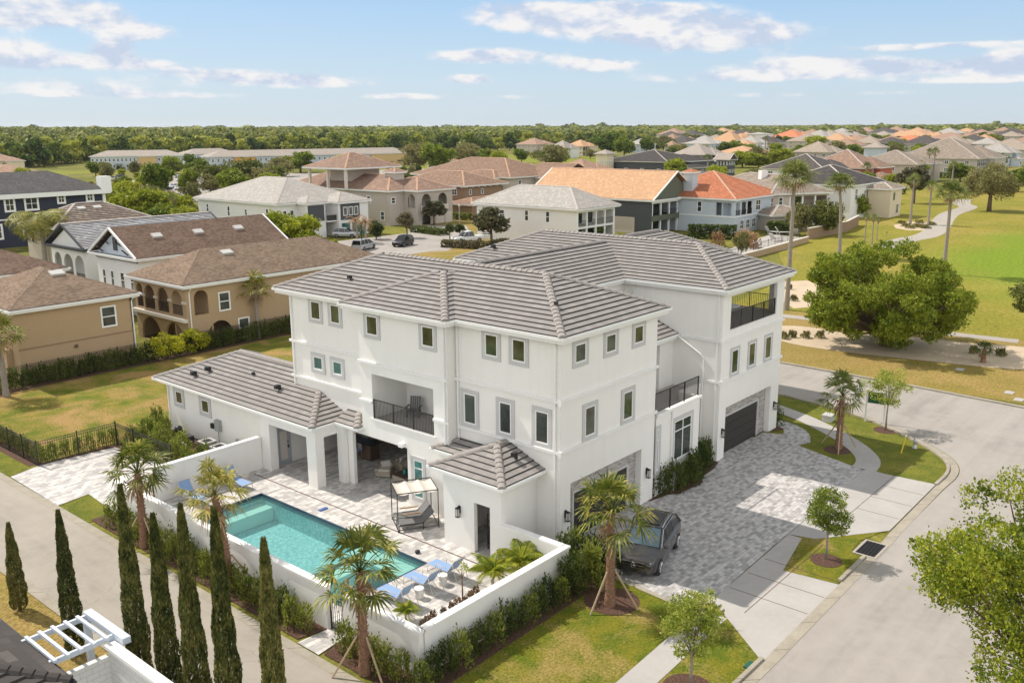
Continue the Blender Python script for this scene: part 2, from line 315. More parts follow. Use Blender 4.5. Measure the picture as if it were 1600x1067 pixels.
# concrete block
m, t, b, o = mat_new('block_wall'); b.inputs['Roughness'].default_value = .9
oc = N(t, 'ShaderNodeTexCoord').outputs['Object']
sp_ = N(t, 'ShaderNodeSeparateXYZ', ins={0: oc})
vv = N(t, 'ShaderNodeCombineXYZ', ins={0: MA(t, 'ADD', sp_.outputs[0], sp_.outputs[1]), 1: sp_.outputs[2], 2: 0.})
br = N(t, 'ShaderNodeTexBrick', ins={'Vector': vv.outputs[0], 'Color1': (.66, .66, .64, 1), 'Color2': (.70, .70, .68, 1), 'Mortar': (.45, .45, .44, 1), 'Scale': 1., 'Mortar Size': .008, 'Brick Width': .4, 'Row Height': .2})
t.links.new(br.outputs[0], b.inputs['Base Color'])
# car paint
m, t, b, o = mat_new('car_paint'); b.inputs['Base Color'].default_value = (.055, .052, .05, 1); b.inputs['Metallic'].default_value = .65; b.inputs['Roughness'].default_value = .33; b.inputs['Coat Weight'].default_value = 1.; b.inputs['Coat Roughness'].default_value = .05
# pool plaster and water
m, t, b, o = mat_new('pool_plaster'); b.inputs['Roughness'].default_value = .8
p = N(t, 'ShaderNodeNewGeometry').outputs['Position']
v = N(t, 'ShaderNodeTexVoronoi', ins={'Vector': N(t, 'ShaderNodeVectorMath', operation='ADD', ins={0: p, 1: N(t, 'ShaderNodeTexNoise', ins={'Vector': p, 'Scale': 2.5}).outputs['Color']}).outputs[0], 'Scale': 5.}); v.feature = 'DISTANCE_TO_EDGE'
t.links.new(ramp(t, noise(t, p, 7., 5., .6, 1.2), [(.40, (.28, .48, .52)), (.60, (.60, .78, .80))]), b.inputs['Base Color'])  # light ripples of the water painted into the plaster as mottled tones
m, t, b, o = mat_new('pool_ledge'); b.inputs['Roughness'].default_value = .8; b.inputs['Base Color'].default_value = (.75, .84, .78, 1)
m, t, b, o = mat_new('pool_tile'); b.inputs['Roughness'].default_value = .3; b.inputs['Base Color'].default_value = (.03, .06, .10, 1)
m, t, b, o = mat_new('water'); t.nodes.remove(b)
p = N(t, 'ShaderNodeNewGeometry').outputs['Position']; nz = noise(t, p, 7., 4., .6, .6)
bn = N(t, 'ShaderNodeBump', ins={'Height': nz, 'Strength': .35, 'Distance': .05})
tr = N(t, 'ShaderNodeBsdfTransparent'); tr.inputs[0].default_value = (.68, .92, .90, 1)
tr2 = N(t, 'ShaderNodeBsdfDiffuse'); tr2.inputs[0].default_value = (.16, .40, .38, 1)
wm0 = N(t, 'ShaderNodeMixShader', ins={0: .18, 1: tr.outputs[0], 2: tr2.outputs[0]})
gl = N(t, 'ShaderNodeBsdfGlossy', ins={'Roughness': .06, 'Normal': bn.outputs[0]})
fr = N(t, 'ShaderNodeFresnel', ins={'IOR': 1.33, 'Normal': bn.outputs[0]})
ms = N(t, 'ShaderNodeMixShader', ins={0: fr.outputs[0], 1: wm0.outputs[0], 2: gl.outputs[0]}); t.links.new(ms.outputs[0], o.inputs[0])
# window screen mesh look of railing glass panels, foliage
def leaf(name, c1, c2, c3, scale=1.2, trans=.35, objvar=.25):
    m, t, b, o = mat_new(name); b.inputs['Roughness'].default_value = .6; b.inputs['Specular IOR Level'].default_value = .3
    p = N(t, 'ShaderNodeNewGeometry'); oi = N(t, 'ShaderNodeObjectInfo')
    n = noise(t, p.outputs['Position'], scale, 3., .7)
    f = MA(t, 'ADD', MA(t, 'MULTIPLY', n, 1.1), MA(t, 'MULTIPLY', MA(t, 'SUBTRACT', p.outputs['Random Per Island'], .5), .35))
    f = MA(t, 'ADD', f, MA(t, 'MULTIPLY', MA(t, 'SUBTRACT', oi.outputs['Random'], .5), objvar))
    c = ramp(t, f, [(.30, c1), (.52, c2), (.74, c3)])
    t.links.new(c, b.inputs['Base Color'])
    tl = N(t, 'ShaderNodeBsdfTranslucent', ins={0: c}); ms = N(t, 'ShaderNodeMixShader', ins={0: trans, 1: b.outputs[0], 2: tl.outputs[0]})
    t.links.new(ms.outputs[0], o.inputs[0])
leaf('leaf_oak', (.042, .085, .008), (.13, .19, .014), (.30, .34, .032), 1.2, .38)
leaf('leaf_oak2', (.07, .09, .018), (.16, .18, .035), (.28, .28, .07))
leaf('leaf_bright', (.12, .16, .012), (.27, .32, .02), (.44, .45, .045))
leaf('leaf_near', (.06, .10, .010), (.20, .26, .018), (.44, .45, .04), 1.1, .42)
leaf('leaf_young', (.12, .17, .02), (.27, .33, .04), (.46, .48, .10), 2., .42)
leaf('leaf_dark', (.03, .05, .012), (.07, .10, .02), (.14, .17, .04))
leaf('leaf_cypress', (.045, .06, .015), (.115, .13, .03), (.25, .23, .07), 2.2, .2)
leaf('leaf_olive', (.11, .11, .035), (.20, .195, .06), (.32, .29, .11))
leaf('leaf_rust', (.05, .06, .025), (.11, .11, .05), (.24, .20, .11))
leaf('leaf_hedge', (.07, .10, .015), (.17, .21, .03), (.34, .36, .07), 3.)
leaf('leaf_yellow', (.22, .24, .015), (.40, .40, .02), (.58, .55, .04), 3.)
leaf('palm_leaf', (.07, .10, .012), (.19, .215, .03), (.50, .42, .12), 3.5, .3)
leaf('palm_leaf_dark', (.05, .085, .018), (.13, .175, .035), (.32, .33, .11), 2., .3)
leaf('palm_dead', (.16, .09, .05), (.30, .19, .10), (.44, .31, .17), 2., .2)
leaf('leaf_tropical', (.14, .20, .02), (.32, .36, .03), (.55, .52, .06), 3.)
leaf('leaf_croton', (.07, .045, .03), (.15, .08, .045), (.26, .17, .08), 6.)
leaf('leaf_bronze', (.20, .11, .05), (.36, .22, .11), (.50, .33, .18), 3.)
leaf('forest', (.06, .09, .016), (.17, .20, .03), (.36, .36, .06), .022, .25, 0.)
leaf('forest_edge', (.055, .095, .013), (.17, .22, .026), (.40, .41, .055), .12, .3, .7)

# ---------------- mesh builder ----------------
class MB:
    def __init__(s): s.v = []; s.f = []; s.m = []; s.uv = []
    def face(s, pts, mi=0, uv=None):
        i = len(s.v); s.v.extend([tuple(map(float, p)) for p in pts]); s.f.append(tuple(range(i, i+len(pts)))); s.m.append(mi)
        s.uv.append(uv if uv else [(0, 0)]*len(pts))
    def box(s, x0, x1, y0, y1, z0, z1, mi=0):
        if x0 > x1: x0, x1 = x1, x0
        if y0 > y1: y0, y1 = y1, y0
        a = [(x0, y0, z0), (x1, y0, z0), (x1, y1, z0), (x0, y1, z0), (x0, y0, z1), (x1, y0, z1), (x1, y1, z1), (x0, y1, z1)]
        i = len(s.v); s.v += [tuple(map(float, p)) for p in a]
        for q in ((3, 2, 1, 0), (4, 5, 6, 7), (0, 1, 5, 4), (1, 2, 6, 5), (2, 3, 7, 6), (3, 0, 4, 7)):
            s.f.append(tuple(i+k for k in q)); s.m.append(mi); s.uv.append([(0, 0)]*4)
        return s
    def obox(s, c, size, ang=0, mi=0, mat=None):
        """oriented box, centre c"""
        R = mat if mat is not None else Matrix.Rotation(ang, 3, 'Z')
        hx, hy, hz = size[0]/2, size[1]/2, size[2]/2; i = len(s.v)
        for (a, b_, d) in ((-1, -1, -1), (1, -1, -1), (1, 1, -1), (-1, 1, -1), (-1, -1, 1), (1, -1, 1), (1, 1, 1), (-1, 1, 1)):
            p = R@Vector((a*hx, b_*hy, d*hz)); s.v.append((c[0]+p.x, c[1]+p.y, c[2]+p.z))
        for q in ((3, 2, 1, 0), (4, 5, 6, 7), (0, 1, 5, 4), (1, 2, 6, 5), (2, 3, 7, 6), (3, 0, 4, 7)):
            s.f.append(tuple(i+k for k in q)); s.m.append(mi); s.uv.append([(0, 0)]*4)
        return s
    def bar(s, p, q, r, r2=None, n=8, mi=0, cap=True):
        p = Vector(p); q = Vector(q); r2 = r if r2 is None else r2; d = (q-p)
        if d.length < 1e-6: return s
        d.normalize(); a = d.orthogonal().normalized(); b_ = d.cross(a); i = len(s.v)
        for k in range(n):
            t_ = 2*math.pi*k/n; o = a*math.cos(t_)+b_*math.sin(t_); s.v.append(tuple(p+o*r)); s.v.append(tuple(q+o*r2))
        for k in range(n):
            j = (k+1) % n; s.f.append((i+2*k, i+2*j, i+2*j+1, i+2*k+1)); s.m.append(mi); s.uv.append([(0, 0)]*4)
        if cap:
            s.f.append(tuple(i+2*k for k in range(n))[::-1]); s.m.append(mi); s.uv.append([(0, 0)]*n)
            s.f.append(tuple(i+2*k+1 for k in range(n))); s.m.append(mi); s.uv.append([(0, 0)]*n)
        return s
    def tube(s, pts, rs, n=8, mi=0):
        """smooth tapering tube through points"""
        pts = [Vector(p) for p in pts]; i0 = len(s.v); prev = None
        for k, p in enumerate(pts):
            d = (pts[min(k+1, len(pts)-1)]-pts[max(k-1, 0)]).normalized()
            a = (prev-d*prev.dot(d)).normalized() if prev is not None and (prev-d*prev.dot(d)).length > 1e-4 else d.orthogonal().normalized()
            prev = a; b_ = d.cross(a)
            for j in range(n):
                t_ = 2*math.pi*j/n; s.v.append(tuple(p+(a*math.cos(t_)+b_*math.sin(t_))*rs[k]))
        for k in range(len(pts)-1):
            for j in range(n):
                a = i0+k*n+j; b_ = i0+k*n+(j+1) % n; s.f.append((a, b_, b_+n, a+n)); s.m.append(mi); s.uv.append([(0, 0)]*4)
        s.f.append(tuple(i0+j for j in range(n))[::-1]); s.m.append(mi); s.uv.append([(0, 0)]*n)
        e = i0+(len(pts)-1)*n; s.f.append(tuple(e+j for j in range(n))); s.m.append(mi); s.uv.append([(0, 0)]*n)
        return s
    def lathe(s, prof, c=(0, 0, 0), n=16, mi=0):
        i0 = len(s.v)
        for (r, z) in prof:
            for j in range(n):
                t_ = 2*math.pi*j/n; s.v.append((c[0]+r*math.cos(t_), c[1]+r*math.sin(t_), c[2]+z))
        for k in range(len(prof)-1):
            for j in range(n):
                a = i0+k*n+j; b_ = i0+k*n+(j+1) % n; s.f.append((a, b_, b_+n, a+n)); s.m.append(mi); s.uv.append([(0, 0)]*4)
        s.f.append(tuple(i0+j for j in range(n))[::-1]); s.m.append(mi); s.uv.append([(0, 0)]*n)
        e = i0+(len(prof)-1)*n; s.f.append(tuple(e+j for j in range(n))); s.m.append(mi); s.uv.append([(0, 0)]*n)
        return s
    def build(s, name, mats, parent=None, smooth=False, loc=None):
        me = bpy.data.meshes.new(name); me.from_pydata(s.v, [], s.f)
        if not isinstance(mats, (list, tuple)): mats = [mats]
        for m_ in mats: me.materials.append(MT[m_])
        me.polygons.foreach_set('material_index', s.m)
        if any(u[0] != (0, 0) or (len(u) > 1 and u[1] != (0, 0)) for u in s.uv):
            l = me.uv_layers.new(name='UVMap'); flat = [c for u in s.uv for q in u for c in q]; l.data.foreach_set('uv', flat)
        if smooth: me.polygons.foreach_set('use_smooth', [True]*len(s.f))
        me.update()
        o = bpy.data.objects.new(name, me); C.objects.link(o)
        if parent is not None: o.parent = parent
        if loc is not None: o.location = loc
        return o
def np_mesh(name, V, FQ, mats, parent=None, smooth=False):
    """numpy quads mesh"""
    me = bpy.data.meshes.new(name); V = np.asarray(V, np.float32); FQ = np.asarray(FQ, np.int32); k = FQ.shape[1]
    me.vertices.add(len(V)); me.vertices.foreach_set('co', V.ravel()); me.loops.add(FQ.size); me.loops.foreach_set('vertex_index', FQ.ravel())
    me.polygons.add(len(FQ)); me.polygons.foreach_set('loop_start', np.arange(0, FQ.size, k, dtype=np.int32)); me.polygons.foreach_set('loop_total', np.full(len(FQ), k, np.int32))
    for m_ in (mats if isinstance(mats, (list, tuple)) else [mats]): me.materials.append(MT[m_])
    me.update(calc_edges=True)
    if name is None: return me
    o = bpy.data.objects.new(name, me); C.objects.link(o)
    if parent is not None: o.parent = parent
    return o
def tag(o, label=None, cat=None, group=None, kind=None):
    if label: o['label'] = label
    if cat: o['category'] = cat
    if group: o['group'] = group
    if kind: o['kind'] = kind
    return o
def thing(name, label, cat, loc=(0, 0, 0), rz=0, group=None, scale=None):
    o = bpy.data.objects.new(name, None); C.objects.link(o); o.empty_display_size = .2
    o.location = loc; o.rotation_euler = (0, 0, rz)
    if scale: o.scale = scale if isinstance(scale, (tuple, list)) else (scale,)*3
    return tag(o, label, cat, group)
KIDS = {}
def dup(root, loc, rz=0, label=None, cat=None, group=None, scale=None):
    r = root.copy(); C.objects.link(r); r.location = loc; r.rotation_euler = (0, 0, rz)
    if scale is not None: r.scale = scale if isinstance(scale, (tuple, list)) else (scale,)*3
    for k in ('label', 'category', 'group'):
        if k in r and {'label': label, 'category': cat, 'group': group}[k] is None and k == 'label': pass
    if label: r['label'] = label
    if cat: r['category'] = cat
    if group: r['group'] = group
    if root.name not in KIDS: KIDS[root.name] = list(root.children)
    for ch in KIDS[root.name]:
        c = ch.copy(); C.objects.link(c); c.parent = r
        if ch.name not in KIDS: KIDS[ch.name] = list(ch.children)
        for g in KIDS[ch.name]:
            d = g.copy(); C.objects.link(d); d.parent = c
    return r
USED = set()
def place(proto, loc, rz=0, label=None, group=None, scale=None, cat=None):
    """the first use moves the prototype itself, later ones copy it"""
    if proto.name not in USED:
        USED.add(proto.name); KIDS[proto.name] = list(proto.children)
        for ch in proto.children: KIDS[ch.name] = list(ch.children)
        proto.location = loc; proto.rotation_euler = (0, 0, rz)
        if scale is not None: proto.scale = scale if isinstance(scale, (tuple, list)) else (scale,)*3
        tag(proto, label, cat, group); return proto
    return dup(proto, loc, rz, label, cat, group, scale)
def sheet(name, pts, z, m, kind='structure', holes=None):
    me = bpy.data.meshes.new(name); me.from_pydata([(p[0], p[1], z) for p in pts], [], [tuple(range(len(pts)))]); me.materials.append(MT[m]); me.update()
    if me.polygons[0].normal.z < 0: me.flip_normals()
    o = bpy.data.objects.new(name, me); C.objects.link(o)
    if kind: o['kind'] = kind
    return o
def arc(cx, cy, r, a0, a1, n=14):
    return [(cx+r*math.cos(math.radians(a0+(a1-a0)*i/n)), cy+r*math.sin(math.radians(a0+(a1-a0)*i/n))) for i in range(n+1)]

# ---------------- roofs ----------------
def clip(poly, v0, v1):
    def half(pl, c, sgn):
        out = []
        for i in range(len(pl)):
            a = pl[i]; b = pl[(i+1) % len(pl)]; da = sgn*(a[1]-c); db = sgn*(b[1]-c)
            if da >= -1e-9: out.append(a)
            if (da > 1e-9 and db < -1e-9) or (da < -1e-9 and db > 1e-9):
                t = da/(da-db); out.append((a[0]+(b[0]-a[0])*t, a[1]+(b[1]-a[1])*t))
        return out
    p = half(poly, v0, 1)
    return half(p, v1, -1) if len(p) > 2 else []
def tiled(mb, pts, course=.36, t=.05, mi=0, mb_=1, flat=False):
    P = [Vector(p) for p in pts]; u = (P[1]-P[0]).normalized(); nrm = u.cross(P[2]-P[0]).normalized()
    if nrm.z < 0: nrm = -nrm
    v = nrm.cross(u); 
    if v.z < 0: v = -v
    Q = [((p-P[0]).dot(u), (p-P[0]).dot(v)) for p in P]
    if flat:
        mb.face([tuple(p+nrm*t) for p in P], mi, [(a+50, b+36) for a, b in Q]); return
    vm = max(q[1] for q in Q); k = 0
    while k*course < vm-1e-4:
        v0 = k*course; v1 = min(vm, v0+course); c = clip(Q, v0, v1); k += 1
        if len(c) < 3: continue
        def W3(q, top=None):
            o = t*(1-(q[1]-v0)/course)+.004 if top is None else top
            return tuple(P[0]+u*q[0]+v*q[1]+nrm*o)
        mb.face([W3(q) for q in c], mi, [(q[0]+50, q[1]*.36/course*.9995+36.0001) for q in c])
        lo = sorted([q for q in c if abs(q[1]-v0) < 1e-5])
        if len(lo) >= 2:
            a, b = lo[0], lo[-1]; mb.face([W3(a, -.002), W3(b, -.002), W3(b), W3(a)], mb_)
            # joint and shade under the lap, painted as a dark strip
            e = .042; mb.face([W3((a[0], a[1]-e), t*.35), W3((b[0], b[1]-e), t*.35), W3(b, t*.30+.012), W3(a, t*.30+.012)], mb_) if k > 1 else None
def caps(mb, p, q, mi=0, w=.20, L=.36):
    p = Vector(p); q = Vector(q); d = q-p; n = max(1, int(d.length/L)); d.normalize(); side = d.cross(Vector((0, 0, 1))).normalized(); up = side.cross(d)
    for i in range(n):
        a = p+d*(i*L); b = p+d*(i*L+L*1.08); h0 = .13; h1 = .085
        A = [a-side*w+up*.0, a-side*w*.6+up*h0*.8, a+up*h0, a+side*w*.6+up*h0*.8, a+side*w]
        B = [b-side*w*.85, b-side*w*.5+up*h1*.8, b+up*h1, b+side*w*.5+up*h1*.8, b+side*w*.85]
        for k in range(4): mb.face([A[k], A[k+1], B[k+1], B[k]], mi)
        mb.face(A[::-1], mi)
def hip_faces(x0, x1, y0, y1, z, pitch):
    w, d = x1-x0, y1-y0
    if w <= d:
        h = w/2*pitch; xm = (x0+x1)/2; A = (xm, y0+w/2, z+h); B = (xm, y1-w/2, z+h)
        F_ = [[(x0, y1, z), (x0, y0, z), A, B], [(x1, y0, z), (x1, y1, z), B, A], [(x0, y0, z), (x1, y0, z), A], [(x1, y1, z), (x0, y1, z), B]]
        E_ = [((x0, y0, z), A), ((x1, y0, z), A), ((x0, y1, z), B), ((x1, y1, z), B), (A, B)]
    else:
        h = d/2*pitch; ym = (y0+y1)/2; A = (x0+d/2, ym, z+h); B = (x1-d/2, ym, z+h)
        F_ = [[(x0, y0, z), (x1, y0, z), B, A], [(x1, y1, z), (x0, y1, z), A, B], [(x0, y1, z), (x0, y0, z), A], [(x1, y0, z), (x1, y1, z), B]]
        E_ = [((x0, y0, z), A), ((x0, y1, z), A), ((x1, y0, z), B), ((x1, y1, z), B), (A, B)]
    return F_, E_
def gable_faces(x0, x1, y0, y1, z, pitch, axis):
    if axis == 'y':
        xm = (x0+x1)/2; h = (x1-x0)/2*pitch; A = (xm, y0, z+h); B = (xm, y1, z+h)
        return [[(x0, y1, z), (x0, y0, z), A, B], [(x1, y0, z), (x1, y1, z), B, A]], [(A, B)]
    ym = (y0+y1)/2; h = (y1-y0)/2*pitch; A = (x0, ym, z+h); B = (x1, ym, z+h)
    return [[(x0, y0, z), (x1, y0, z), B, A], [(x1, y1, z), (x0, y1, z), A, B]], [(A, B)]
def ring(mb, x0, x1, y0, y1, z0, z1, w, mi=0):
    mb.box(x0, x1, y0, y0+w, z0, z1, mi); mb.box(x0, x1, y1-w, y1, z0, z1, mi)
    mb.box(x0, x0+w, y0+w, y1-w, z0, z1, mi); mb.box(x1-w, x1, y0+w, y1-w, z0, z1, mi)
def hip_roof(parent, x0, x1, y0, y1, z, pitch, mat='tile_grey', cap='ridge_cap', butt='tile_butt', course=.36, gut='gutter', flat=False, faces=None, edges=None, capw=.2, name='roof', t=.05, gz=0.):
    if faces is None: faces, edges = hip_faces(x0, x1, y0, y1, z, pitch)
    mb = MB()
    for f in faces: tiled(mb, f, course, t=t, flat=flat)
    r = mb.build(name, [mat, butt], parent)
    if edges and cap:
        for a, b in edges: c = MB(); caps(c, a, b, w=capw, L=.36 if capw < .3 else .8); c.build('ridge_cap', [cap], r)
    if gut:
        g = MB(); ring(g, x0-.10, x1+.10, y0-.10, y1+.10, z-.15+gz, z-.015+gz, .12)
        g.box(x0+.02, x1-.02, y0+.02, y1-.02, z-.17+gz, z-.10+gz)
        ring(g, x0+.02, x1-.02, y0+.02, y1-.02, z-.32+gz, z-.17+gz, .05)
        g.build('gutter', gut, r)
    return r

# ---------------- wall helpers ----------------
def fb(mb, face, c, u0, u1, d0, d1, z0, z1, mi=0):
    if face == 'S': mb.box(u0, u1, c-d1, c-d0, z0, z1, mi)
    elif face == 'N': mb.box(u0, u1, c+d0, c+d1, z0, z1, mi)
    elif face == 'W': mb.box(c-d1, c-d0, u0, u1, z0, z1, mi)
    else: mb.box(c+d0, c+d1, u0, u1, z0, z1, mi)
def wallp(mb, face, c, u0, u1, z0, z1, holes=(), th=.2, mi=0):
    us = sorted({u0, u1, *[h[0] for h in holes], *[h[1] for h in holes]}); us = [u for u in us if u0 <= u <= u1]
    for a, b in zip(us, us[1:]):
        hs = sorted([(h[2], h[3]) for h in holes if h[0] <= a+1e-6 and h[1] >= b-1e-6]); z = z0
        for (h0, h1) in hs:
            if h0 > z+1e-6: fb(mb, face, c, a, b, -th, 0, z, h0, mi)
            z = h1
        if z < z1-1e-6: fb(mb, face, c, a, b, -th, 0, z, z1, mi)
def fring(mb, face, c, u0, u1, z0, z1, w, d0, d1, mi=0):
    fb(mb, face, c, u0, u1, d0, d1, z0, z0+w, mi); fb(mb, face, c, u0, u1, d0, d1, z1-w, z1, mi)
    fb(mb, face, c, u0, u0+w, d0, d1, z0+w, z1-w, mi); fb(mb, face, c, u1-w, u1, d0, d1, z0+w, z1-w, mi)
def window(parent, face, c, u0, u1, z0, z1, trim=.19, tm='trim_grey', gm='glass_green', fw=.065, mull=(), muz=(), proud=.05, fm='white_paint'):
    a = MB()
    if trim: fring(a, face, c, u0, u1, z0, z1, trim, .0, proud)
    else: fring(a, face, c, u0, u1, z0, z1, .03, .0, proud)
    w = a.build('window', tm, parent); i = trim or .03
    b = MB(); fring(b, face, c, u0+i, u1-i, z0+i, z1-i, fw, .0, max(proud-.012, .02))
    for f in mull: u = u0+(u1-u0)*f; fb(b, face, c, u-fw*.45, u+fw*.45, .0, max(proud-.015, .018), z0+i+fw, z1-i-fw)
    for f in muz: z = z0+(z1-z0)*f; fb(b, face, c, u0+i+fw, u1-i-fw, .0, max(proud-.017, .016), z-fw*.4, z+fw*.4)
    b.build('frame', fm, w)
    p = MB(); fb(p, face, c, u0+i+fw*.5, u1-i-fw*.5, .0, .012, z0+i+fw*.5, z1-i-fw*.5); p.build('pane', gm, w)
    return w
def railing(parent, p, q, z, h=1.05, m='black_metal', gap=.11, post=1.5, name='railing', r=.009):
    p = Vector((p[0], p[1], 0)); q = Vector((q[0], q[1], 0)); d = q-p; L = d.length; ang = math.atan2(d.y, d.x); d.normalize(); mid = (p+q)/2
    a = MB(); a.obox((mid.x, mid.y, z+h-.02), (L, .05, .04), ang); a.obox((mid.x, mid.y, z+.08), (L, .035, .03), ang)
    n = int(L/gap)
    for i in range(1, n): c = p+d*(L*i/n); a.obox((c.x, c.y, z+(h+.06)/2), (2*r, 2*r, h-.1), ang)
    o = a.build(name, m, parent); k = max(1, round(L/post))
    for i in range(k+1):
        c = p+d*(L*i/k); b = MB(); b.obox((c.x, c.y, z+h/2), (.05, .05, h), ang); b.build('post', m, o)
    return o
def sconce(parent, face, c, u, z):
    """black box lantern: arm and cage round a lit-looking glass"""
    a = MB(); fb(a, face, c, u-.07, u+.07, 0, .03, z-.05, z+.30); fb(a, face, c, u-.02, u+.02, .03, .16, z+.24, z+.28)
    fb(a, face, c, u-.09, u+.09, .05, .23, z+.20, z+.24); fb(a, face, c, u-.09, u+.09, .05, .23, z-.22, z-.19)
    for du in (-.08, .065):
        for dd in (.055, .205): fb(a, face, c, u+du, u+du+.016, dd, dd+.016, z-.19, z+.20)
    o = a.build('wall_lantern', 'lamp_black', parent)
    g = MB(); fb(g, face, c, u-.055, u+.055, .085, .185, z-.18, z+.17); g.build('lantern_glass', 'lamp_glass', o)
def downpipe(parent, x, y, z0, z1, dx=-1, dy=0):
    a = MB(); a.box(x-.045, x+.045, y-.045, y+.045, z0, z1-.45); a.bar((x, y, z1-.45), (x+dx*.35, y+dy*.35, z1-.12), .05, n=6)
    a.build('downpipe', 'gutter', parent)
def door(parent, face, c, u0, u1, z0, z1, hand=1):
    a = MB(); fring(a, face, c, u0, u1, z0-.0, z1, .09, 0, .05); fb(a, face, c, u0+.09, u1-.09, 0, .025, z0+.09, z1-.09); d = a.build('door', 'door_grey', parent)
    n = 1 if (u1-u0) < 1.4 else 2
    for k in range(n):
        w = (u1-u0-.18)/n; s = u0+.09+k*w
        g = MB(); fb(g, face, c, s+w*.2, s+w*.8, .025, .035, z0+.28, z1-.25); g.build('door_glass', 'fabric_light', d)
    um = u0+.09+w if n == 2 else (u1-.2 if hand > 0 else u0+.2)
    h = MB(); fb(h, face, c, um-.03, um+.03, .03, .09, z0+.95, z0+1.12); fb(h, face, c, um-.025, um+.025, .03, .07, z0+1.28, z0+1.36); h.build('door_handle', 'black_metal', d)
    return d

# ---------------- the white house ----------------
H = thing('white_house', 'large white stucco three-storey house with grey tile hip roofs in the centre', 'house')
def wall_part(fn, name='wall', m='stucco', parent=None):
    mb = MB(); fn(mb); return mb.build(name, m, parent or H)
ZE = 10.2; ZW = 9.9
def w1(mb):   # near block
    wallp(mb, 'W', 0, 0, 6.35, 0, ZW); wallp(mb, 'S', 0, .2, 8.0, 0, ZW, [(.8, 6.82, 0, 3.07)])
    wallp(mb, 'E', 8.0, .2, 6.6, 0, ZW); 
    mb.box(.2, .4, .2, 6.3, .0, ZW-.1); 
wall_part(w1)
def w2(mb):   # middle bay with balcony and covered terrace below
    wallp(mb, 'W', -.65, 6.35, 12.75, 0, ZW, [(7.33, 11.86, 4.13, 6.56), (9.33, 12.75, 0, 3.05)])
    wallp(mb, 'W', -.65, 12.75, 14.6, 0, 3.5, [(12.75, 13.62, 0, 3.05)])
    mb.box(-.45, 0.0, 6.35, 6.55, 0, ZW); mb.box(-.45, 0, 12.55, 12.75, 3.2, ZW)
wall_part(w2)
def w3(mb):   # far bay
    wallp(mb, 'W', 0, 12.75, 19.5, 3.2, ZW); mb.box(0.2, 8, 19.3, 19.5, 3.2, ZW)
    wallp(mb, 'E', 8.0, 13.8, 19.3, 0, ZW); mb.box(-2.0, 4.8, 19.2, 19.3, 0, 3.2)
wall_part(w3)
def w4(mb):   # garage tower
    wallp(mb, 'S', 0, 15.0, 23.0, 0, ZW, [(15.93, 21.95, 7.66, 9.62), (15.85, 21.85, 0, 3.07)])
    wallp(mb, 'W', 15.0, .2, 19.9, 0, ZW); wallp(mb, 'E', 23.0, .2, 19.9, 0, ZW, [(.9, 3.6, 7.66, 9.62)]); mb.box(15.2, 22.8, 19.7, 19.9, 0, ZW)
wall_part(w4)
def w5(mb):   # link between the towers, and the lower block with the roof terrace
    mb.box(8.2, 15.0, 6.6, 13.8, 0, ZW); 
    wallp(mb, 'S', 0, 8.2, 12.7, 0, 4.55); mb.box(12.5, 12.7, .2, 1.15, 0, 4.55); wallp(mb, 'S', 1.15, 12.7, 15.0, 0, 4.55)
    # room behind the terrace
    mb.box(8.2, 13.5, 3.35, 6.6, 4.1, 7.1); mb.box(13.5, 15.0, 3.12, 6.6, 4.1, 7.1)
wall_part(w5)
# string courses
def band(name, lst):
    mb = MB()
    for (f, c, u0, u1, z, h, d) in lst: fb(mb, f, c, u0, u1, 0, d, z, z+h)
    mb.build('string_course', 'cap', H)
band('b', [('W', 0, -.1, 6.35, 7.08, .14, .11), ('S', 0, .0, 8.1, 7.08, .14, .11), ('E', 8, 0, 2.3, 7.08, .14, .11)])
band('b', [('W', -.65, 6.25, 12.85, 7.08, .14, .11)]); band('b', [('W', 0, 12.86, 19.6, 7.08, .14, .11)]); band('b', [('S', 15-.0, 0, 0, 0, 0, 0)][:0] + [('S', 0, 14.9, 23.1, 7.08, .14, .11), ('W', 15, .0, 2.6, 7.08, .14, .11)])
band('b', [('W', 0, -.1, 6.24, 4.68, .14, .11), ('S', 0, .0, 8.1, 4.68, .14, .11)]); band('b', [('S', 0, 14.9, 23.1, 4.68, .14, .11), ('W', 15, .0, .9, 4.68, .14, .11)])
band('b', [('W', -.65, 6.25, 7.33, 4.95, .14, .09)]); band('b', [('W', -.65, 11.86, 12.85, 4.95, .14, .09)]); band('b', [('W', 0, 12.86, 19.6, 5.0, .14, .1)])
band('b', [('W', -.65, 7.2, 12.0, 4.05, .09, .05)]); band('b', [('S', 0, 8.12, 12.75, 4.42, .15, .12)])
mb = MB()   # shallow lower panels
for (u0, u1) in ((8.12, 9.6), (9.75, 12.6)): fb(mb, 'S', 0, u0, u1, 0, .03, 4.0, 4.2)
mb.build('pilaster', 'stucco', H)
# windows
for (u0, u1) in ((.85, 2.07), (3.27, 4.48), (5.68, 6.87)): window(H, 'S', 0, u0, u1, 8.5, 9.76)
for (u0, u1) in ((1.66, 2.87), (4.83, 6.05)): window(H, 'S', 0, u0, u1, 4.82, 6.63)
for (u0, u1) in ((1.79, 2.96), (3.46, 4.63)): window(H, 'W', 0, u0, u1, 8.42, 9.86)
for (u0, u1) in ((.45, 1.6), (2.65, 3.78), (4.88, 6.05)): window(H, 'W', 0, u0, u1, 4.82, 6.72, gm='glass_dark')
for (u0, u1) in ((6.98, 8.19), (11.03, 12.28)): window(H, 'W', -.65, u0, u1, 8.46, 9.86)
for (u0, u1) in ((14.82, 16.0), (16.5, 17.72)):
    window(H, 'W', 0, u0, u1, 8.46, 9.88); window(H, 'W', 0, u0, u1, 5.57, 6.72, gm='glass_teal', proud=.08)
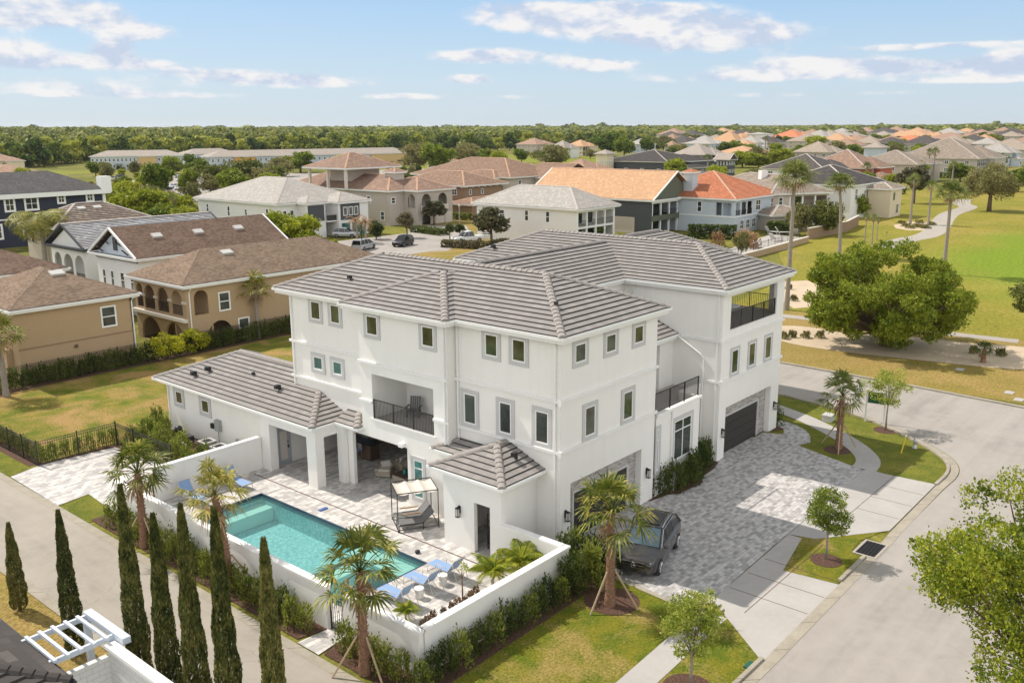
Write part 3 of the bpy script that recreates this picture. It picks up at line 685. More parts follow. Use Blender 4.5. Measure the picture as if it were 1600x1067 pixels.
window(H, 'W', -.65, 8.0, 9.05, .35, 2.78, gm='glass_teal', muz=(.74,))
for u0 in (16.1, 18.3, 20.5): window(H, 'S', 0, u0, u0+1.14, 4.82, 6.56, gm='glass_green', trim=.16)
window(H, 'S', 0, 9.8, 12.0, 1.3, 3.9, gm='glass_dark', mull=(.5,), muz=(.7,)); window(H, 'S', 0, 7.15+.95, 8.62, 1.3, 3.9, gm='glass_dark', muz=(.7,), trim=.16)
window(H, 'S', 6.6, 12.2, 13.2, 8.45, 9.7, gm='glass_teal')
# garages
def garage(x0, x1, dx0, dx1):
    mb = MB(); wallp(mb, 'S', .34, x0-.05, x1+.05, 0, 3.1, [(dx0, dx1, 0, 2.28)], th=.12); s = mb.build('stone_surround', 'stone', H)
    mb = MB(); mb.box(x0-.06, x0, .2, .34, 0, 3.07); mb.box(x1, x1+.06, .2, .34, 0, 3.07); mb.box(x0-.06, x1+.06, .2, .34, 3.07, 3.13); mb.build('reveal', 'stucco', H)
    mb = MB()
    for (a, b) in ((dx0-.12, dx0), (dx1, dx1+.12)): fb(mb, 'S', .34, a, b, 0, .04, 0, 2.4)
    fb(mb, 'S', .34, dx0, dx1, 0, .04, 2.28, 2.4); mb.build('door_trim', 'trim_grey', s)
    mb = MB(); n = 4
    for k in range(n): fb(mb, 'S', .40, dx0-.03, dx1+.03, 0, .03, .01+k*.57, .01+k*.57+.555)
    fb(mb, 'S', .44, dx0-.03, dx1+.03, 0, .03, 0, 2.3); mb.build('garage_door', 'garage_dark', H)
garage(.8, 6.82, 1.5, 6.0); garage(15.85, 21.85, 16.05, 20.75)
for u in (.42, 7.34, 15.48, 22.42): sconce(H, 'S', 0, u, 1.6)
# terrace over the link
mb = MB(); mb.box(8.2, 12.5, .2, 3.35, 3.95, 4.1); mb.box(12.5, 15.0, 1.35, 3.35, 3.95, 4.1); mb.build('terrace_floor', 'concrete', H)
railing(H, (8.12, .08), (12.62, .08), 4.56, 1.1, gap=.10)
door(H, 'S', 3.35, 12.2, 13.35, 4.1, 6.7)
mb = MB(); mb.tube([(14.9, 2.75, 7.1), (14.9, 1.24, 6.25), (14.93, 1.08, 6.0), (14.93, 1.08, .1)], [.06]*4, 6); mb.build('downpipe', 'gutter', H)
# tower terrace
mb = MB(); mb.box(15.2, 22.8, .2, 5.0, 7.45, 7.60); mb.build('terrace_floor', 'concrete', H)
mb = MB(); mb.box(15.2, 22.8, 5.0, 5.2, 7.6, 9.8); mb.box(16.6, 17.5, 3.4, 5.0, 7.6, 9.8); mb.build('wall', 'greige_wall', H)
railing(H, (15.95, .1), (21.93, .1), 7.6, 1.05, gap=.11, r=.010, post=1.5)
railing(H, (22.9, .92), (22.9, 3.58), 7.6, 1.05, gap=.12)
# balcony
mb = MB(); mb.box(-.45, 1.8, 7.1, 12.0, 3.95, 4.12); mb.build('balcony_floor', 'concrete', H)
mb = MB(); mb.box(1.8, 1.95, 7.1, 12.0, 4.12, 6.7); mb.box(-.45, 1.8, 11.87, 12.0, 4.12, 6.7); mb.box(-.45, 1.8, 7.15, 7.3, 4.12, 6.7); mb.box(-.45, 1.95, 7.1, 12.0, 6.7, 6.85); mb.build('wall', 'stucco', H)
railing(H, (-.6, 7.36), (-.6, 11.83), 4.14, 1.05, gap=.105)
door(H, 'W', 1.8, 7.6, 9.35, 4.12, 6.35)
for s in ((-.65, 9.9, 3.55),): mb = MB(); fb(mb, 'W', -.65, 9.45, 9.75, 0, .25, 3.1, 3.3); mb.build('flood_light', 'white_paint', H)
# covered terrace behind the openings
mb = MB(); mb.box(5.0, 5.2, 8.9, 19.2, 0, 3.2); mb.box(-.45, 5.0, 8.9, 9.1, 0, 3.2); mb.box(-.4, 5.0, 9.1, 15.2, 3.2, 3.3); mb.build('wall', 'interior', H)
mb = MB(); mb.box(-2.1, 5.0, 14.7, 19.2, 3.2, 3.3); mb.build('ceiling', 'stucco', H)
mb = MB(); mb.box(4.92, 4.99, 10.2, 13.2, .2, 2.6); mb.build('sliding_door', 'glass_dark', H)
mb = MB(); mb.box(2.2, 2.9, 15.6, 18.4, 0, .95); mb.box(4.6, 5.0, 15.0, 18.6, .95, 2.5); mb.build('kitchen_cabinet', 'cabinet', H)
mb = MB(); mb.box(2.15, 2.95, 15.55, 18.45, .951, 1.0); mb.build('worktop', 'black_metal', H)

# left wing
def w6(mb):
    wallp(mb, 'W', -2.1, 19.0, 30.2, 0, 3.3); mb.box(-1.9, 4.8, 30.0, 30.2, 0, 3.3); mb.box(4.6, 4.8, 19.6, 30.0, 0, 3.3)
    mb.box(-2.42, -1.9, 18.8, 19.6, 0, 2.8)      # pier
    mb.box(-2.42, -1.85, 14.6, 15.38, 0, 2.8)    # corner column
    mb.box(-2.42, -1.9, 14.6, 19.6, 2.8, 3.35); mb.box(-1.9, -.1, 14.6, 14.9, 2.8, 3.35)
    mb.box(-.95, -.68, 14.05, 14.6, 0, 3.3)
wall_part(w6)
for (u0, u1) in ((25.2, 26.5), (28.25, 29.5)): window(H, 'W', -2.1, u0, u1, 1.75, 3.05, trim=.24)
door(H, 'S', 19.2, -1.72, -.75, 0, 2.25)
hip_roof(H, -2.6, 5.3, 14.7, 30.9, 3.5, .40, faces=[
    [(-2.6, 30.9, 3.5), (-2.6, 14.6, 3.5), (.0, 17.2, 4.54), (.0, 19.5, 4.54), (.0, 28.3, 4.54)][:0] or [(-2.6, 30.9, 3.5), (-2.6, 14.6, 3.5), (1.35, 18.55, 5.08), (1.35, 26.95, 5.08)],
    [(5.3, 19.6, 3.5), (5.3, 30.9, 3.5), (1.35, 26.95, 5.08), (1.35, 19.6, 5.08)],
    [(-2.6, 14.6, 3.5), (0.0, 14.6, 3.5), (0.0, 17.2, 4.54)],
    [(5.3, 30.9, 3.5), (-2.6, 30.9, 3.5), (1.35, 26.95, 5.08)]],
    edges=[((-2.6, 14.6, 3.5), (0, 17.2, 4.54)), ((-2.6, 30.9, 3.5), (1.35, 26.95, 5.08)), ((1.35, 26.95, 5.08), (1.35, 19.6, 5.08)), ((5.3, 30.9, 3.5), (1.35, 26.95, 5.08))], gut=None)
g = MB(); g.box(-2.72, -2.6, 14.48, 31.02, 3.35, 3.485); g.box(-2.6, -1.0, 14.48, 14.6, 3.35, 3.485); g.box(-2.6, 5.4, 30.9, 31.02, 3.35, 3.485); g.box(-2.6, 5.3, 14.6, 30.9, 3.3, 3.42); g.build('gutter', 'gutter', H)
# pent roof against the middle bay
mb = MB(); tiled(mb, [(-1.05, 14.7, 3.5), (-1.05, 12.75, 3.5), (-.0, 13.8, 3.92), (0, 14.7, 3.92)]); tiled(mb, [(-1.05, 12.75, 3.5), (-.65, 12.75, 3.5), (-.0, 13.4, 3.76), (-.0, 13.8, 3.92)][:3]); o = mb.build('roof', ['tile_grey', 'tile_butt'], H)
g = MB(); caps(g, (-1.05, 12.75, 3.5), (0, 13.8, 3.92)); g.build('ridge_cap', 'ridge_cap', o)
g = MB(); g.box(-1.15, -1.05, 12.65, 14.48, 3.35, 3.485); g.box(-1.05, -.65, 12.65, 12.75, 3.35, 3.485); g.box(-1.05, -.66, 12.75, 14.6, 3.3, 3.42); g.build('gutter', 'gutter', H)
# the high roofs
hip_roof(H, -.42, 8.42, -.42, 20.3, ZE, .41)
hip_roof(H, -1.1, 6.6, 5.95, 13.65, ZE, .41, edges=[((-1.1, 5.95, ZE), (2.75, 9.8, ZE+3.85*.41)), ((-1.1, 13.65, ZE), (2.75, 9.8, ZE+3.85*.41))], gz=.004)
hip_roof(H, 14.6, 23.42, -.42, 20.4, ZE, .41)
f_, e_ = gable_faces(5.0, 18.0, 6.35, 14.05, ZE, .41, 'x'); hip_roof(H, 8.3, 14.7, 6.35, 14.05, ZE, .41, faces=f_, edges=e_, gz=.008)
hip_roof(H, 19.0, 31.3, 7.9, 15.7, 9.95, .42, gz=.002)
mb = MB(); mb.box(23.0, 30.9, 8.4, 15.2, 0, 9.7); mb.build('wall', 'stucco', H)
hip_roof(H, 8.2, 14.9, 2.8, 6.6, 7.25, .41, faces=[[(8.1, 2.8, 7.25), (15.0, 2.8, 7.25), (15.0, 6.6, 8.81), (8.1, 6.6, 8.81)]], edges=[])
for (x, y, z0, z1, dx, dy) in ((-.06, .25, .1, ZE, -.5, 0), (8.06, .1, 4.8, ZE, 0, 0), (-.71, 6.5, 3.9, ZE, -.4, 0), (-.06, 19.3, 4.6, ZE, -.6, 0), (14.94, .25, .1, ZE, -.5, 0), (-.06, 6.2, 4.0, ZE, -.4, 0), (-2.16, 19.2, 1.9, 3.5, -.4, 0), (-2.16, 30.1, .1, 3.5, -.4, 0), (14.94, 5.9, 8.7, ZE, -.3, 0), (9.7, -.05, .1, 4.5, 0, 0)):
    downpipe(H, x, y, z0, z1, dx, dy)
for (x, y, z) in ((-.15, -.15, 7.0), (-.15, -.15, 4.6), (14.85, -.15, 7.0), (14.85, -.15, 4.6)): mb = MB(); mb.box(x-.03, x+.12, y-.03, y+.12, z, z+.28); mb.build('corner_block', 'cap', H)
# roof vents
for (x, y, z, s) in ((1.3, 15.5, None, 1), (1.7, 1.5, None, .8), (-1.55, 27.6, None, 1.4), (-.9, 27.0, None, 1.4), (-.2, 23.2, None, .8), (-.75, 19.9, None, 1.4), (16.2, 18.1, None, 1.3), (-.8, 1.9, 4.35, 1.2)):
    if z is None: z = (3.5+(x+2.6)*.40) if y > 19.6 and x < 2 and x != 1.3 else ZE+.41*min(x-(-.42) if x < 10 else x-14.6, 4.4)
    a = MB(); a.bar((x, y, z-.05), (x-.02, y, z+.22*s), .07*s, n=8); a.obox((x-.12*s, y, z+.16*s), (.22*s, .16*s, .16*s)); a.build('roof_vent', 'black_metal', H)
# bath house by the pool
def w7(mb):
    wallp(mb, 'W', -2.55, 1.3, 4.87, 0, 3.62, [(1.98, 2.95, 0, 2.45)], th=.22); mb.box(-2.33, 0, 1.3, 1.5, 0, 3.62); mb.box(-2.33, 0, 4.67, 4.87, 0, 3.62)
    mb.box(-.9, -.02, 4.9, 6.2, 3.3, 3.62)
wall_part(w7)
hip_roof(H, -3.0, 1.5, .85, 5.35, 3.8, .40, faces=[[(-3.0, 5.35, 3.8), (-3.0, .85, 3.8), (-.75, 3.1, 4.7)], [(-3.0, .85, 3.8), (.0, .85, 3.8), (0., 3.1, 4.7), (-.75, 3.1, 4.7)], [(0, 5.35, 3.8), (-3.0, 5.35, 3.8), (-.75, 3.1, 4.7), (0, 3.1, 4.7)]], edges=[((-3., 5.35, 3.8), (-.75, 3.1, 4.7)), ((-3., .85, 3.8), (-.75, 3.1, 4.7)), ((-.75, 3.1, 4.7), (0, 3.1, 4.7))], gut=None)
g = MB(); g.box(-3.1, -3.0, .75, 5.45, 3.65, 3.785); g.box(-3.0, -.02, .75, .85, 3.65, 3.785); g.box(-3.0, -.02, .85, 5.35, 3.62, 3.72); g.box(-3.0, -.02, 5.35, 5.45, 3.65, 3.785); g.build('gutter', 'gutter', H)
mb = MB(); tiled(mb, [(-1.05, 7.15, 3.7), (-1.05, 4.5, 3.7), (0, 4.5, 4.12), (0, 6.1, 4.12)]); tiled(mb, [(0, 7.15, 3.7), (-1.05, 7.15, 3.7), (0, 6.1, 4.12)]); o = mb.build('roof', ['tile_grey', 'tile_butt'], H)
g = MB(); caps(g, (-1.05, 7.15, 3.7), (-.0, 6.1, 4.12)); g.build('ridge_cap', 'ridge_cap', o)
g = MB(); g.box(-1.15, -1.05, 5.46, 7.25, 3.55, 3.685); g.box(-1.05, -.68, 7.15, 7.25, 3.55, 3.685); g.box(-1.05, -.02, 5.46, 7.15, 3.5, 3.6); g.build('gutter', 'gutter', H)
sconce(H, 'W', -2.55, 3.85, 1.75)
mb = MB(); 

# ---------------- ground ----------------
def chaikin(P, it=2, closed=False):
    for _ in range(it):
        Q = [] if closed else [P[0]]; n = len(P)
        for i in range(n if closed else n-1):
            a, b = P[i], P[(i+1) % n]; Q += [(a[0]*.75+b[0]*.25, a[1]*.75+b[1]*.25), (a[0]*.25+b[0]*.75, a[1]*.25+b[1]*.75)]
        if not closed: Q.append(P[-1])
        P = Q
    return P
BEND = chaikin([(19, -11.4), (21.8, -11.5), (24.0, -10.7), (26.0, -8.6), (28.0, -5.8), (29.6, -2.6), (30.9, 3.7), (31.3, 14)], 3)
PX0, PX1, PY0, PY1 = -9.6, -4.75, 3.9, 16.45
def build_ground():
    def lines(a, b):
        L = [-14000, -9000, -6000, -4000, -2600, -1800, -1300, -1000, -700, -400, -150, -60, a, b, 60, 150, 400, 700, 900, 1100, 1300, 1600, 2000, 2600, 3300, 4200, 5500, 8000, 14000]
        return sorted(L)
    xs = lines(PX0, PX1); ys = lines(PY0, PY1); V = []; Fc = []
    for y in ys:
        for x in xs:
            d = math.hypot(x+30, y+23); V.append((x, y, -.03 + rise(x, y)))
    n = len(xs)
    for j in range(len(ys)-1):
        for i in range(n-1):
            if xs[i] == PX0 and ys[j] == PY0: continue
            Fc.append((j*n+i, j*n+i+1, (j+1)*n+i+1, (j+1)*n+i))
    me = bpy.data.meshes.new('ground'); me.from_pydata(V, [], Fc); me.materials.append(MT['ground_mix']); me.update()
    o = bpy.data.objects.new('ground', me); C.objects.link(o); o['kind'] = 'structure'
def rise(x, y):
    d = math.hypot(x+30, y+23)
    if d < 800: return 0.
    left = max(0., min(1., (math.atan2(y+23, x+31)-math.radians(25))/math.radians(55)))
    return min(1., (d-800)/1500)*(2.+13.*left)*(1. if d < 6000 else 1.0)
build_ground()
# lots
sheet('lawn', [(-12.3, 30.4), (-10.5, 30.1), (-2.1, 30.2), (-2.1, 25.0), (-6.0, 25.0), (-6.2, 29.9), (-10.6, 29.9)][:0] or [(-10.6, 30.1), (45, 30.1), (45, 48.9), (-10.6, 48.9)], -.014, 'grass_dry')
sheet('lawn', [(-12.45, 29.6), (-10.6, 30.1), (-10.6, 60), (-12.45, 60)], -.010, 'grass_verge')
sheet('lawn', [(-12.45, 20.0), (-12.45, 23.2), (-10.6, 23.6), (-11.1, 19.8)], -.006, 'grass_verge')
sheet('lawn', [(-12.4, -11.1), (-2.2, -11.1), (-.3, -9.4), (-.5, -2.2), (-12.4, -2.2)], -.008, 'grass_lawn')
sheet('lawn', [(4.78, -8.69), (5.14, -11.0), (8.3, -11.05), (8.6, -10.3), (9.9, -10.2), (11.8, -10.75), (8.9, -8.5), (8.4, -7.6)], -.004, 'grass_lawn')
ring_in = chaikin([(19.3, -10.7), (21.7, -10.9), (23.6, -10.2), (25.5, -8.25), (27.45, -5.5), (29.05, -2.35), (30.35, 3.8), (30.75, 14)], 3)+[(30.75, 48)]
sheet('lawn', ring_in + [(23.2, 48), (23.2, 0.1), (20.6, -2.4), (19.1, -7.1)], -.008, 'grass_verge')
sheet('lawn', [(-300, -20), (-17, -20), (-17, 200), (-300, 200)], -.020, 'grass_tan')
sheet('verge', [(38.7, -60), (38.7, 70), (47.5, 60), (46.5, 25), (60, 25), (60, -60)], -.016, 'grass_tan')
sheet('golf_course', [(60, -260), (60, 22), (90, 26), (115, 36), (150, 44), (230, 48), (420, 40), (420, -260)], -.018, 'grass_golf')
0 and sheet('fairway', [G(*p) for p in ((1600, 322), (1540, 330), (1490, 352), (1468, 380), (1470, 410), (1500, 440), (1545, 470), (1600, 500), (1760, 540), (1760, 322))], -.008, 'grass_green')
sheet('field', [G(*p) for p in ((200, 268), (232, 262), (330, 258), (145, 252), (130, 256), (60, 268), (45, 275))], -.01, 'grass_green')
sheet('field', [G(*p) for p in ((640, 262), (760, 300), (850, 300), (950, 262), (1010, 256), (1010, 238), (860, 234), (700, 240))], -.01, 'grass_green')
sheet('lawn', [G(*p) for p in ((520, 402), (735, 372), (900, 384), (930, 420), (700, 440), (560, 420))], -.012, 'grass_tan')
sheet('lawn', [G(*p) for p in ((640, 330), (800, 330), (860, 372), (760, 372), (650, 366))], -.010, 'grass_tan')
sheet('lawn', [G(*p) for p in ((1216, 395), (1180, 400), (1400, 300), (1500, 290), (1600, 300), (1600, 320), (1480, 345), (1450, 380), (1330, 430), (1240, 450))], -.012, 'grass_golf')
# streets
sheet('road', [(-120, -20.2), (60, -20.2), (60, -60), (75, -60), (75, -20), (37.7, -20.2), (37.7, -60), (30, -60), (30, -20.2)][:0] or [(-120, -11.45)] + BEND + [(31.3, 62), (38.8, 62), (38.7, 7), (38.2, -3.7), (37.5, -11.4), (37.5, -60), (29.5, -60), (29.5, -20.2), (-120, -20.2)], 0., 'asphalt')
sheet('lane', [(-17.0, -11.45), (-12.95, -11.45), (-12.75, 75), (-16.9, 75)], .004, 'lane_asphalt')
for nm, pts in (('lane', [(-12.95, -11.0), (-12.55, -11.0), (-12.3, 75), (-12.75, 75)]), ('lane', [(-17.4, -11.0), (-17.0, -11.0), (-16.9, 75), (-17.3, 75)])):
    sheet('kerb', pts, .012, 'kerb')
def strip(name, a, w, z, m, h=None, label=None):
    """kerb or path along a polyline, left edge a, width w to the left"""
    V = []; Fc = []; n = len(a)
    for i, p in enumerate(a):
        q0 = a[max(0, i-1)]; q1 = a[min(n-1, i+1)]; dx, dy = q1[0]-q0[0], q1[1]-q0[1]; l = math.hypot(dx, dy); V.append((p[0], p[1], z)); V.append((p[0]-dy/l*w, p[1]+dx/l*w, z))
    for i in range(n-1): Fc.append((2*i, 2*i+2, 2*i+3, 2*i+1))
    if h:
        k = len(V); V += [(x, y, z_-h) for x, y, z_ in V]
        for i in range(n-1): Fc.append((k+2*i, k+2*i+2, 2*i+2, 2*i)); Fc.append((2*i+1, 2*i+3, k+2*i+3, k+2*i+1))
        Fc.append((0, 1, k+1, k)); Fc.append((2*n-2, k+2*n-2, k+2*n-1, 2*n-1))
    me = bpy.data.meshes.new(name); me.from_pydata(V, [], Fc); me.materials.append(MT[m]); me.update(); o = bpy.data.objects.new(name, me); C.objects.link(o); o['kind'] = 'structure'; return o
kerbline = [(-12.5, -11.42), (-2.2, -11.55), (5.4, -11.5), (8.5, -11.5), (9.9, -11.5), (12, -11.42)] + [(x-.02, y+.04) for x, y in BEND] + [(31.3, 62)]
strip('gutter_pan', kerbline, .45, .010, 'kerb')
k2 = [(-12.5, -10.97), (-2.2, -11.10), (5.4, -11.04), (8.5, -11.04)]
strip('kerb', k2[:2], .16, .09, 'kerb', .1); strip('kerb', [(5.4, -11.04), (8.3, -11.04)], .16, .09, 'kerb', .1)
strip('kerb', chaikin([(19.3, -10.93), (21.75, -10.98), (23.7, -10.25), (25.6, -8.3), (27.55, -5.55), (29.15, -2.4), (30.45, 3.8), (30.85, 14)], 3)+[(30.85, 62)], .16, .09, 'kerb', .1)
strip('kerb', [(38.85, 62), (38.75, 7), (38.25, -3.7), (37.55, -11.4), (37.55, -60)], .3, .09, 'kerb', .1)
# driveways
sheet('driveway', [(-.25, -3.43), (-.63, -6.56), (.37, -7.55), (6.05, -7.34), (19.0, -7.12), (20.64, -2.5), (20.5, -.3), (20.3, 0.34), (15.0, .34), (15.0, -.15), (13.9, -.45), (12.3, -.55), (11.6, -1.0), (9.4, -.8), (8.95, -.4), (7.6, -.15), (7.4, .34), (.8, .34), (.8, -1.5), (-.2, -1.7)], .006, 'paver_drive')
sheet('paver_border', [(-.35, -3.2), (-.25, -3.43), (-.63, -6.56), (.37, -7.55), (.30, -7.75), (-.85, -6.6), (-.55, -3.3)], .011, 'kerb')
sheet('pavement', [(.37, -7.55), (.3, -7.8), (-2.4, -11.15), (5.1, -11.1), (4.78, -8.69), (8.4, -8.0), (8.4, -7.33)], .005, 'concrete')
sheet('pavement', [(8.4, -7.33), (8.73, -8.53), (11.86, -10.9), (19.4, -10.85), (19.21, -8.24), (19.34, -7.1)], .007, 'concrete')
walk = [(19.25, -7.7), (20.6, -7.55), (21.9, -6.9), (23.4, -5.6), (25.0, -3.6), (26.6, -1.0), (27.6, 1.4), (28.6, 4.6), (28.9, 14), (28.9, 60)]
strip('pavement', chaikin(walk, 2), 1.35, .009, 'concrete')
strip('pavement', [(-4.0, -8.9), (-4.4, -8.9), (-12.3, -9.2)][::-1][:0] or [(-12.4, -9.05), (-4.05, -8.8), (-.4, -8.7)], 1.15, .003, 'concrete')
mb = MB()
for x in (1.9, 3.6, 5.3): mb.box(x, x+.03, -11.0, -7.6, .0065, .0105)
mb.box(.4, 8.4, -9.05, -9.02, .0065, .0104); mb.box(11.5, 19.4, -8.72, -8.69, .0085, .0115)
for x in (13.5, 15.5, 17.4): mb.box(x, x+.03, -10.8, -8.72, .0085, .0114)
o = mb.build('expansion_joint', 'tile_butt_warm'); o['kind'] = 'structure'
sheet('path', [(20.3, .2), (20.64, -2.5)]+chaikin([(21.6, -2.9), (23.2, -2.2), (24.3, -.9), (24.6, .6), (24.2, 3)], 2)+chaikin([(23.6, 3.2), (23.8, .9), (23.0, -.6), (21.9, -1.0), (21.6, .2)], 2), .012, 'paver_drive')
for p in ((24.9, 3.4), (26.0, 2.5), (27.0, 1.2)): sheet('stepping_slab', [(p[0]-.35, p[1]-.3), (p[0]+.35, p[1]-.25), (p[0]+.3, p[1]+.3), (p[0]-.3, p[1]+.25)], .012, 'concrete')
for p in ((1500, 577), (1577, 613), (1592, 624)): x, y = G(*p); sheet('utility_cover', [(x-.45, y-.3), (x+.45, y-.3), (x+.45, y+.3), (x-.45, y+.3)], .004, 'concrete')
# beds
def bed(pts, z=.010, m='mulch'): sheet('planting_bed', pts, z, m)
bed([(-12.25, -2.3), (-11.1, -2.3), (-11.1, 1.9), (-12.3, 1.6)]); bed([(-12.3, 3.2), (-11.1, 2.9), (-11.1, 20.2), (-12.2, 20.2)])
bed([(-12.2, -3.3), (-.6, -3.25), (-.3, -2.0), (-.3, -1.2), (-2.4, -1.4), (-2.4, -2.2), (-12.0, -2.25)], .002)
bed(arc(-2.2, -4.4, 1.15, 0, 345, 18), .006); bed(arc(*G(1291, 875), .7, 0, 345, 16)); bed(arc(*G(1308, 703), .8, 0, 345, 16), .004); bed(arc(*G(1384, 672), .75, 0, 345, 16), .004); bed(arc(*G(1075, 1075), .9, 0, 345, 16), .007)
bed([(7.55, -.15), (8.95, -.4), (9.4, -.8), (11.6, -1.0), (12.3, -.55), (13.9, -.45), (15.0, -.15), (15.0, 1.0), (12.7, 1.0), (12.7, 0), (7.55, 0)], .012)
bed([(22.0, -.1), (23.0, -.6), (23.8, .9), (23.6, 3.2), (23.0, 3.2), (23.0, 0)], .014); bed([(-10.7, 29.9), (-10.7, 30.4), (-6, 30.1), (-2.2, 28.5), (-2.2, 24), (-7.5, 24), (-6.2, 29.6)], .004)
bed([(-10.8, 47.4), (45, 47.4), (45, 48.8), (-10.8, 48.8)], .002); bed([(-11.0, 30.4), (-10.2, 30.4), (-10.2, 60), (-11.0, 60)], .004)
sand_pts = [(49.7, 13), (46.6, 11.2), (45.6, 8), (45.9, 4), (46.2, 1.6), (47.0, -2), (47.7, -6), (49.0, -9.5), (53.0, -12.5), (57.8, -12.0), (57.6, -7.2), (55.8, -3), (55.6, 1.0), (54.4, 4), (53.2, 7.5), (53.8, 11), (52.2, 13.6)]
sheet('sand', chaikin(sand_pts, 2, True), -.002, 'sand')
sheet('sand', [G(*p) for p in ((1226, 440), (1262, 438), (1290, 452), (1288, 478), (1240, 482), (1222, 470))], -.002, 'sand')
sheet('sand', [G(*p) for p in ((1396, 352), (1412, 347), (1440, 346), (1466, 350), (1471, 355), (1455, 360), (1420, 360), (1400, 357))], -.002, 'sand')
def path_px(name, pts, w, m='cart_path', z=.0):
    return strip(name, chaikin([G(*p) for p in pts], 2), w, z, m)
path_px('cart_path', [(1205, 494), (1290, 503), (1395, 512), (1480, 524), (1590, 536)], 1.7)
path_px('cart_path', [(1402, 388), (1432, 376), (1470, 370), (1486, 356), (1490, 344), (1500, 334), (1522, 328), (1530, 323), (1514, 319), (1520, 312)], 4.0, z=.002)
# far street with parked cars and the far driveways
sheet('street', [G(*p) for p in ((600, 388), (590, 405), (735, 384), (740, 372), (728, 352), (640, 352), (636, 372))], .0, 'far_asphalt')
sheet('street', [G(*p) for p in ((500, 380), (500, 400), (700, 392), (740, 366), (660, 362))], -.004, 'far_asphalt')
sheet('car_park', [G(*p) for p in ((170, 290), (240, 276), (420, 270), (560, 272), (470, 300), (330, 318), (210, 312))], -.004, 'far_asphalt')
sheet('street', [G(*p) for p in ((570, 268), (640, 262), (720, 270), (640, 283), (580, 276))], -.004, 'far_asphalt')
sheet('patio', [G(*p) for p in ((1130, 392), (1205, 366), (1262, 372), (1236, 388), (1160, 404))], -.004, 'concrete')
# ---------------- pool terrace ----------------
def hole_sheet(name, X, Y, z, m, hole):
    x0, x1 = X; y0, y1 = Y; a0, a1, b0, b1 = hole; mb = MB()
    for (p, q, r, s) in ((x0, x1, y0, b0), (x0, x1, b1, y1), (x0, a0, b0, b1), (a1, x1, b0, b1)): mb.face([(p, r, z), (q, r, z), (q, s, z), (p, s, z)])
    o = mb.build(name, m); o['kind'] = 'structure'; return o
hole_sheet('patio', (-11.0, 0.0), (-2.1, 19.7), 0., 'paver_patio', (PX0, PX1, PY0, PY1))
sheet('patio', [(0, 8.9), (5, 8.9), (5, 19.2), (0, 19.2)], .0, 'paver_patio'); sheet('patio', [(-12.45, 1.7), (-12.45, 3.0), (-11.0, 2.85), (-11.0, 1.9)], .014, 'paver_patio')
sheet('patio', [(-12.45, 23.3), (-12.35, 29.5), (-10.5, 30.1), (-6.2, 29.7), (-5.6, 25), (-6.5, 19.85), (-11.0, 19.85), (-10.7, 23.6)], .006, 'paver_patio')
P_ = thing('swimming_pool', 'rectangular turquoise swimming pool sunk in the pale paved terrace', 'swimming pool', ((PX0+PX1)/2, (PY0+PY1)/2, 0)); ox, oy = P_.location.x, P_.location.y
def pb(name, m, fn):
    mb = MB(); fn(mb); mb.v = [(x-ox, y-oy, z) for x, y, z in mb.v]; return mb.build(name, m, P_)
def basin(mb):
    x0, x1, y0, y1 = PX0, PX1, PY0, PY1; d = -1.25
    mb.face([(x0, y0, d), (x1, y0, d), (x1, y1, d), (x0, y1, d)]); mb.face([(x0, y0, d), (x0, y1, d), (x0, y1, -.02), (x0, y0, -.02)]); mb.face([(x1, y0, d), (x1, y1, d), (x1, y1, -.02), (x1, y0, -.02)])
    mb.face([(x0, y0, d), (x1, y0, d), (x1, y0, -.02), (x0, y0, -.02)]); mb.face([(x0, y1, d), (x1, y1, d), (x1, y1, -.02), (x0, y1, -.02)])
pb('basin', 'pool_plaster', basin)
pb('ledge', 'pool_ledge', lambda m: (m.box(PX0+.02, PX1-.02, PY1-1.0, PY1-.02, -1.2, -.5), m.box(PX0+.02, PX1-1.9, PY0+2.3, PY0+3.2, -1.2, -.28), m.box(PX0+.02, PX1-.02, PY0+.02, PY0+.5, -1.2, -.35), m.box(PX1-1.1, PX1-.02, PY0+.5, PY0+4.2, -1.2, -.42)))
pb('spa_wall', 'pool_tile', lambda m: (m.box(PX0+.02, PX0+2.9, PY0+3.2, PY0+3.26, -1.2, -.14), m.box(PX1-1.9, PX1-1.84, PY0+.5, PY0+2.4, -1.2, -.2)))
pb('waterline_tile', 'pool_tile', lambda m: (m.box(PX1-.02, PX1, PY0, PY1, -.28, .0), m.box(PX0, PX0+.02, PY0, PY1, -.28, .0), m.box(PX0, PX1, PY1-.02, PY1, -.28, .0), m.box(PX0, PX1, PY0, PY0+.02, -.28, .0)))
pb('coping', 'tile_far' if False else 'pool_tile', lambda m: (ring(m, PX0-.06, PX1+.06, PY0-.06, PY1+.06, .001, .014, .07)))
o = pb('water', 'water', lambda m: m.face([(PX0+.01, PY0+.01, -.10), (PX1-.01, PY0+.01, -.10), (PX1-.01, PY1-.01, -.10), (PX0+.01, PY1-.01, -.10)]))
mb = MB(); mb.box(-3.35, -3.28, -1.2, 19.2, .001, .006); o = mb.build('trench_drain', 'tile_butt_warm'); o['kind'] = 'structure'
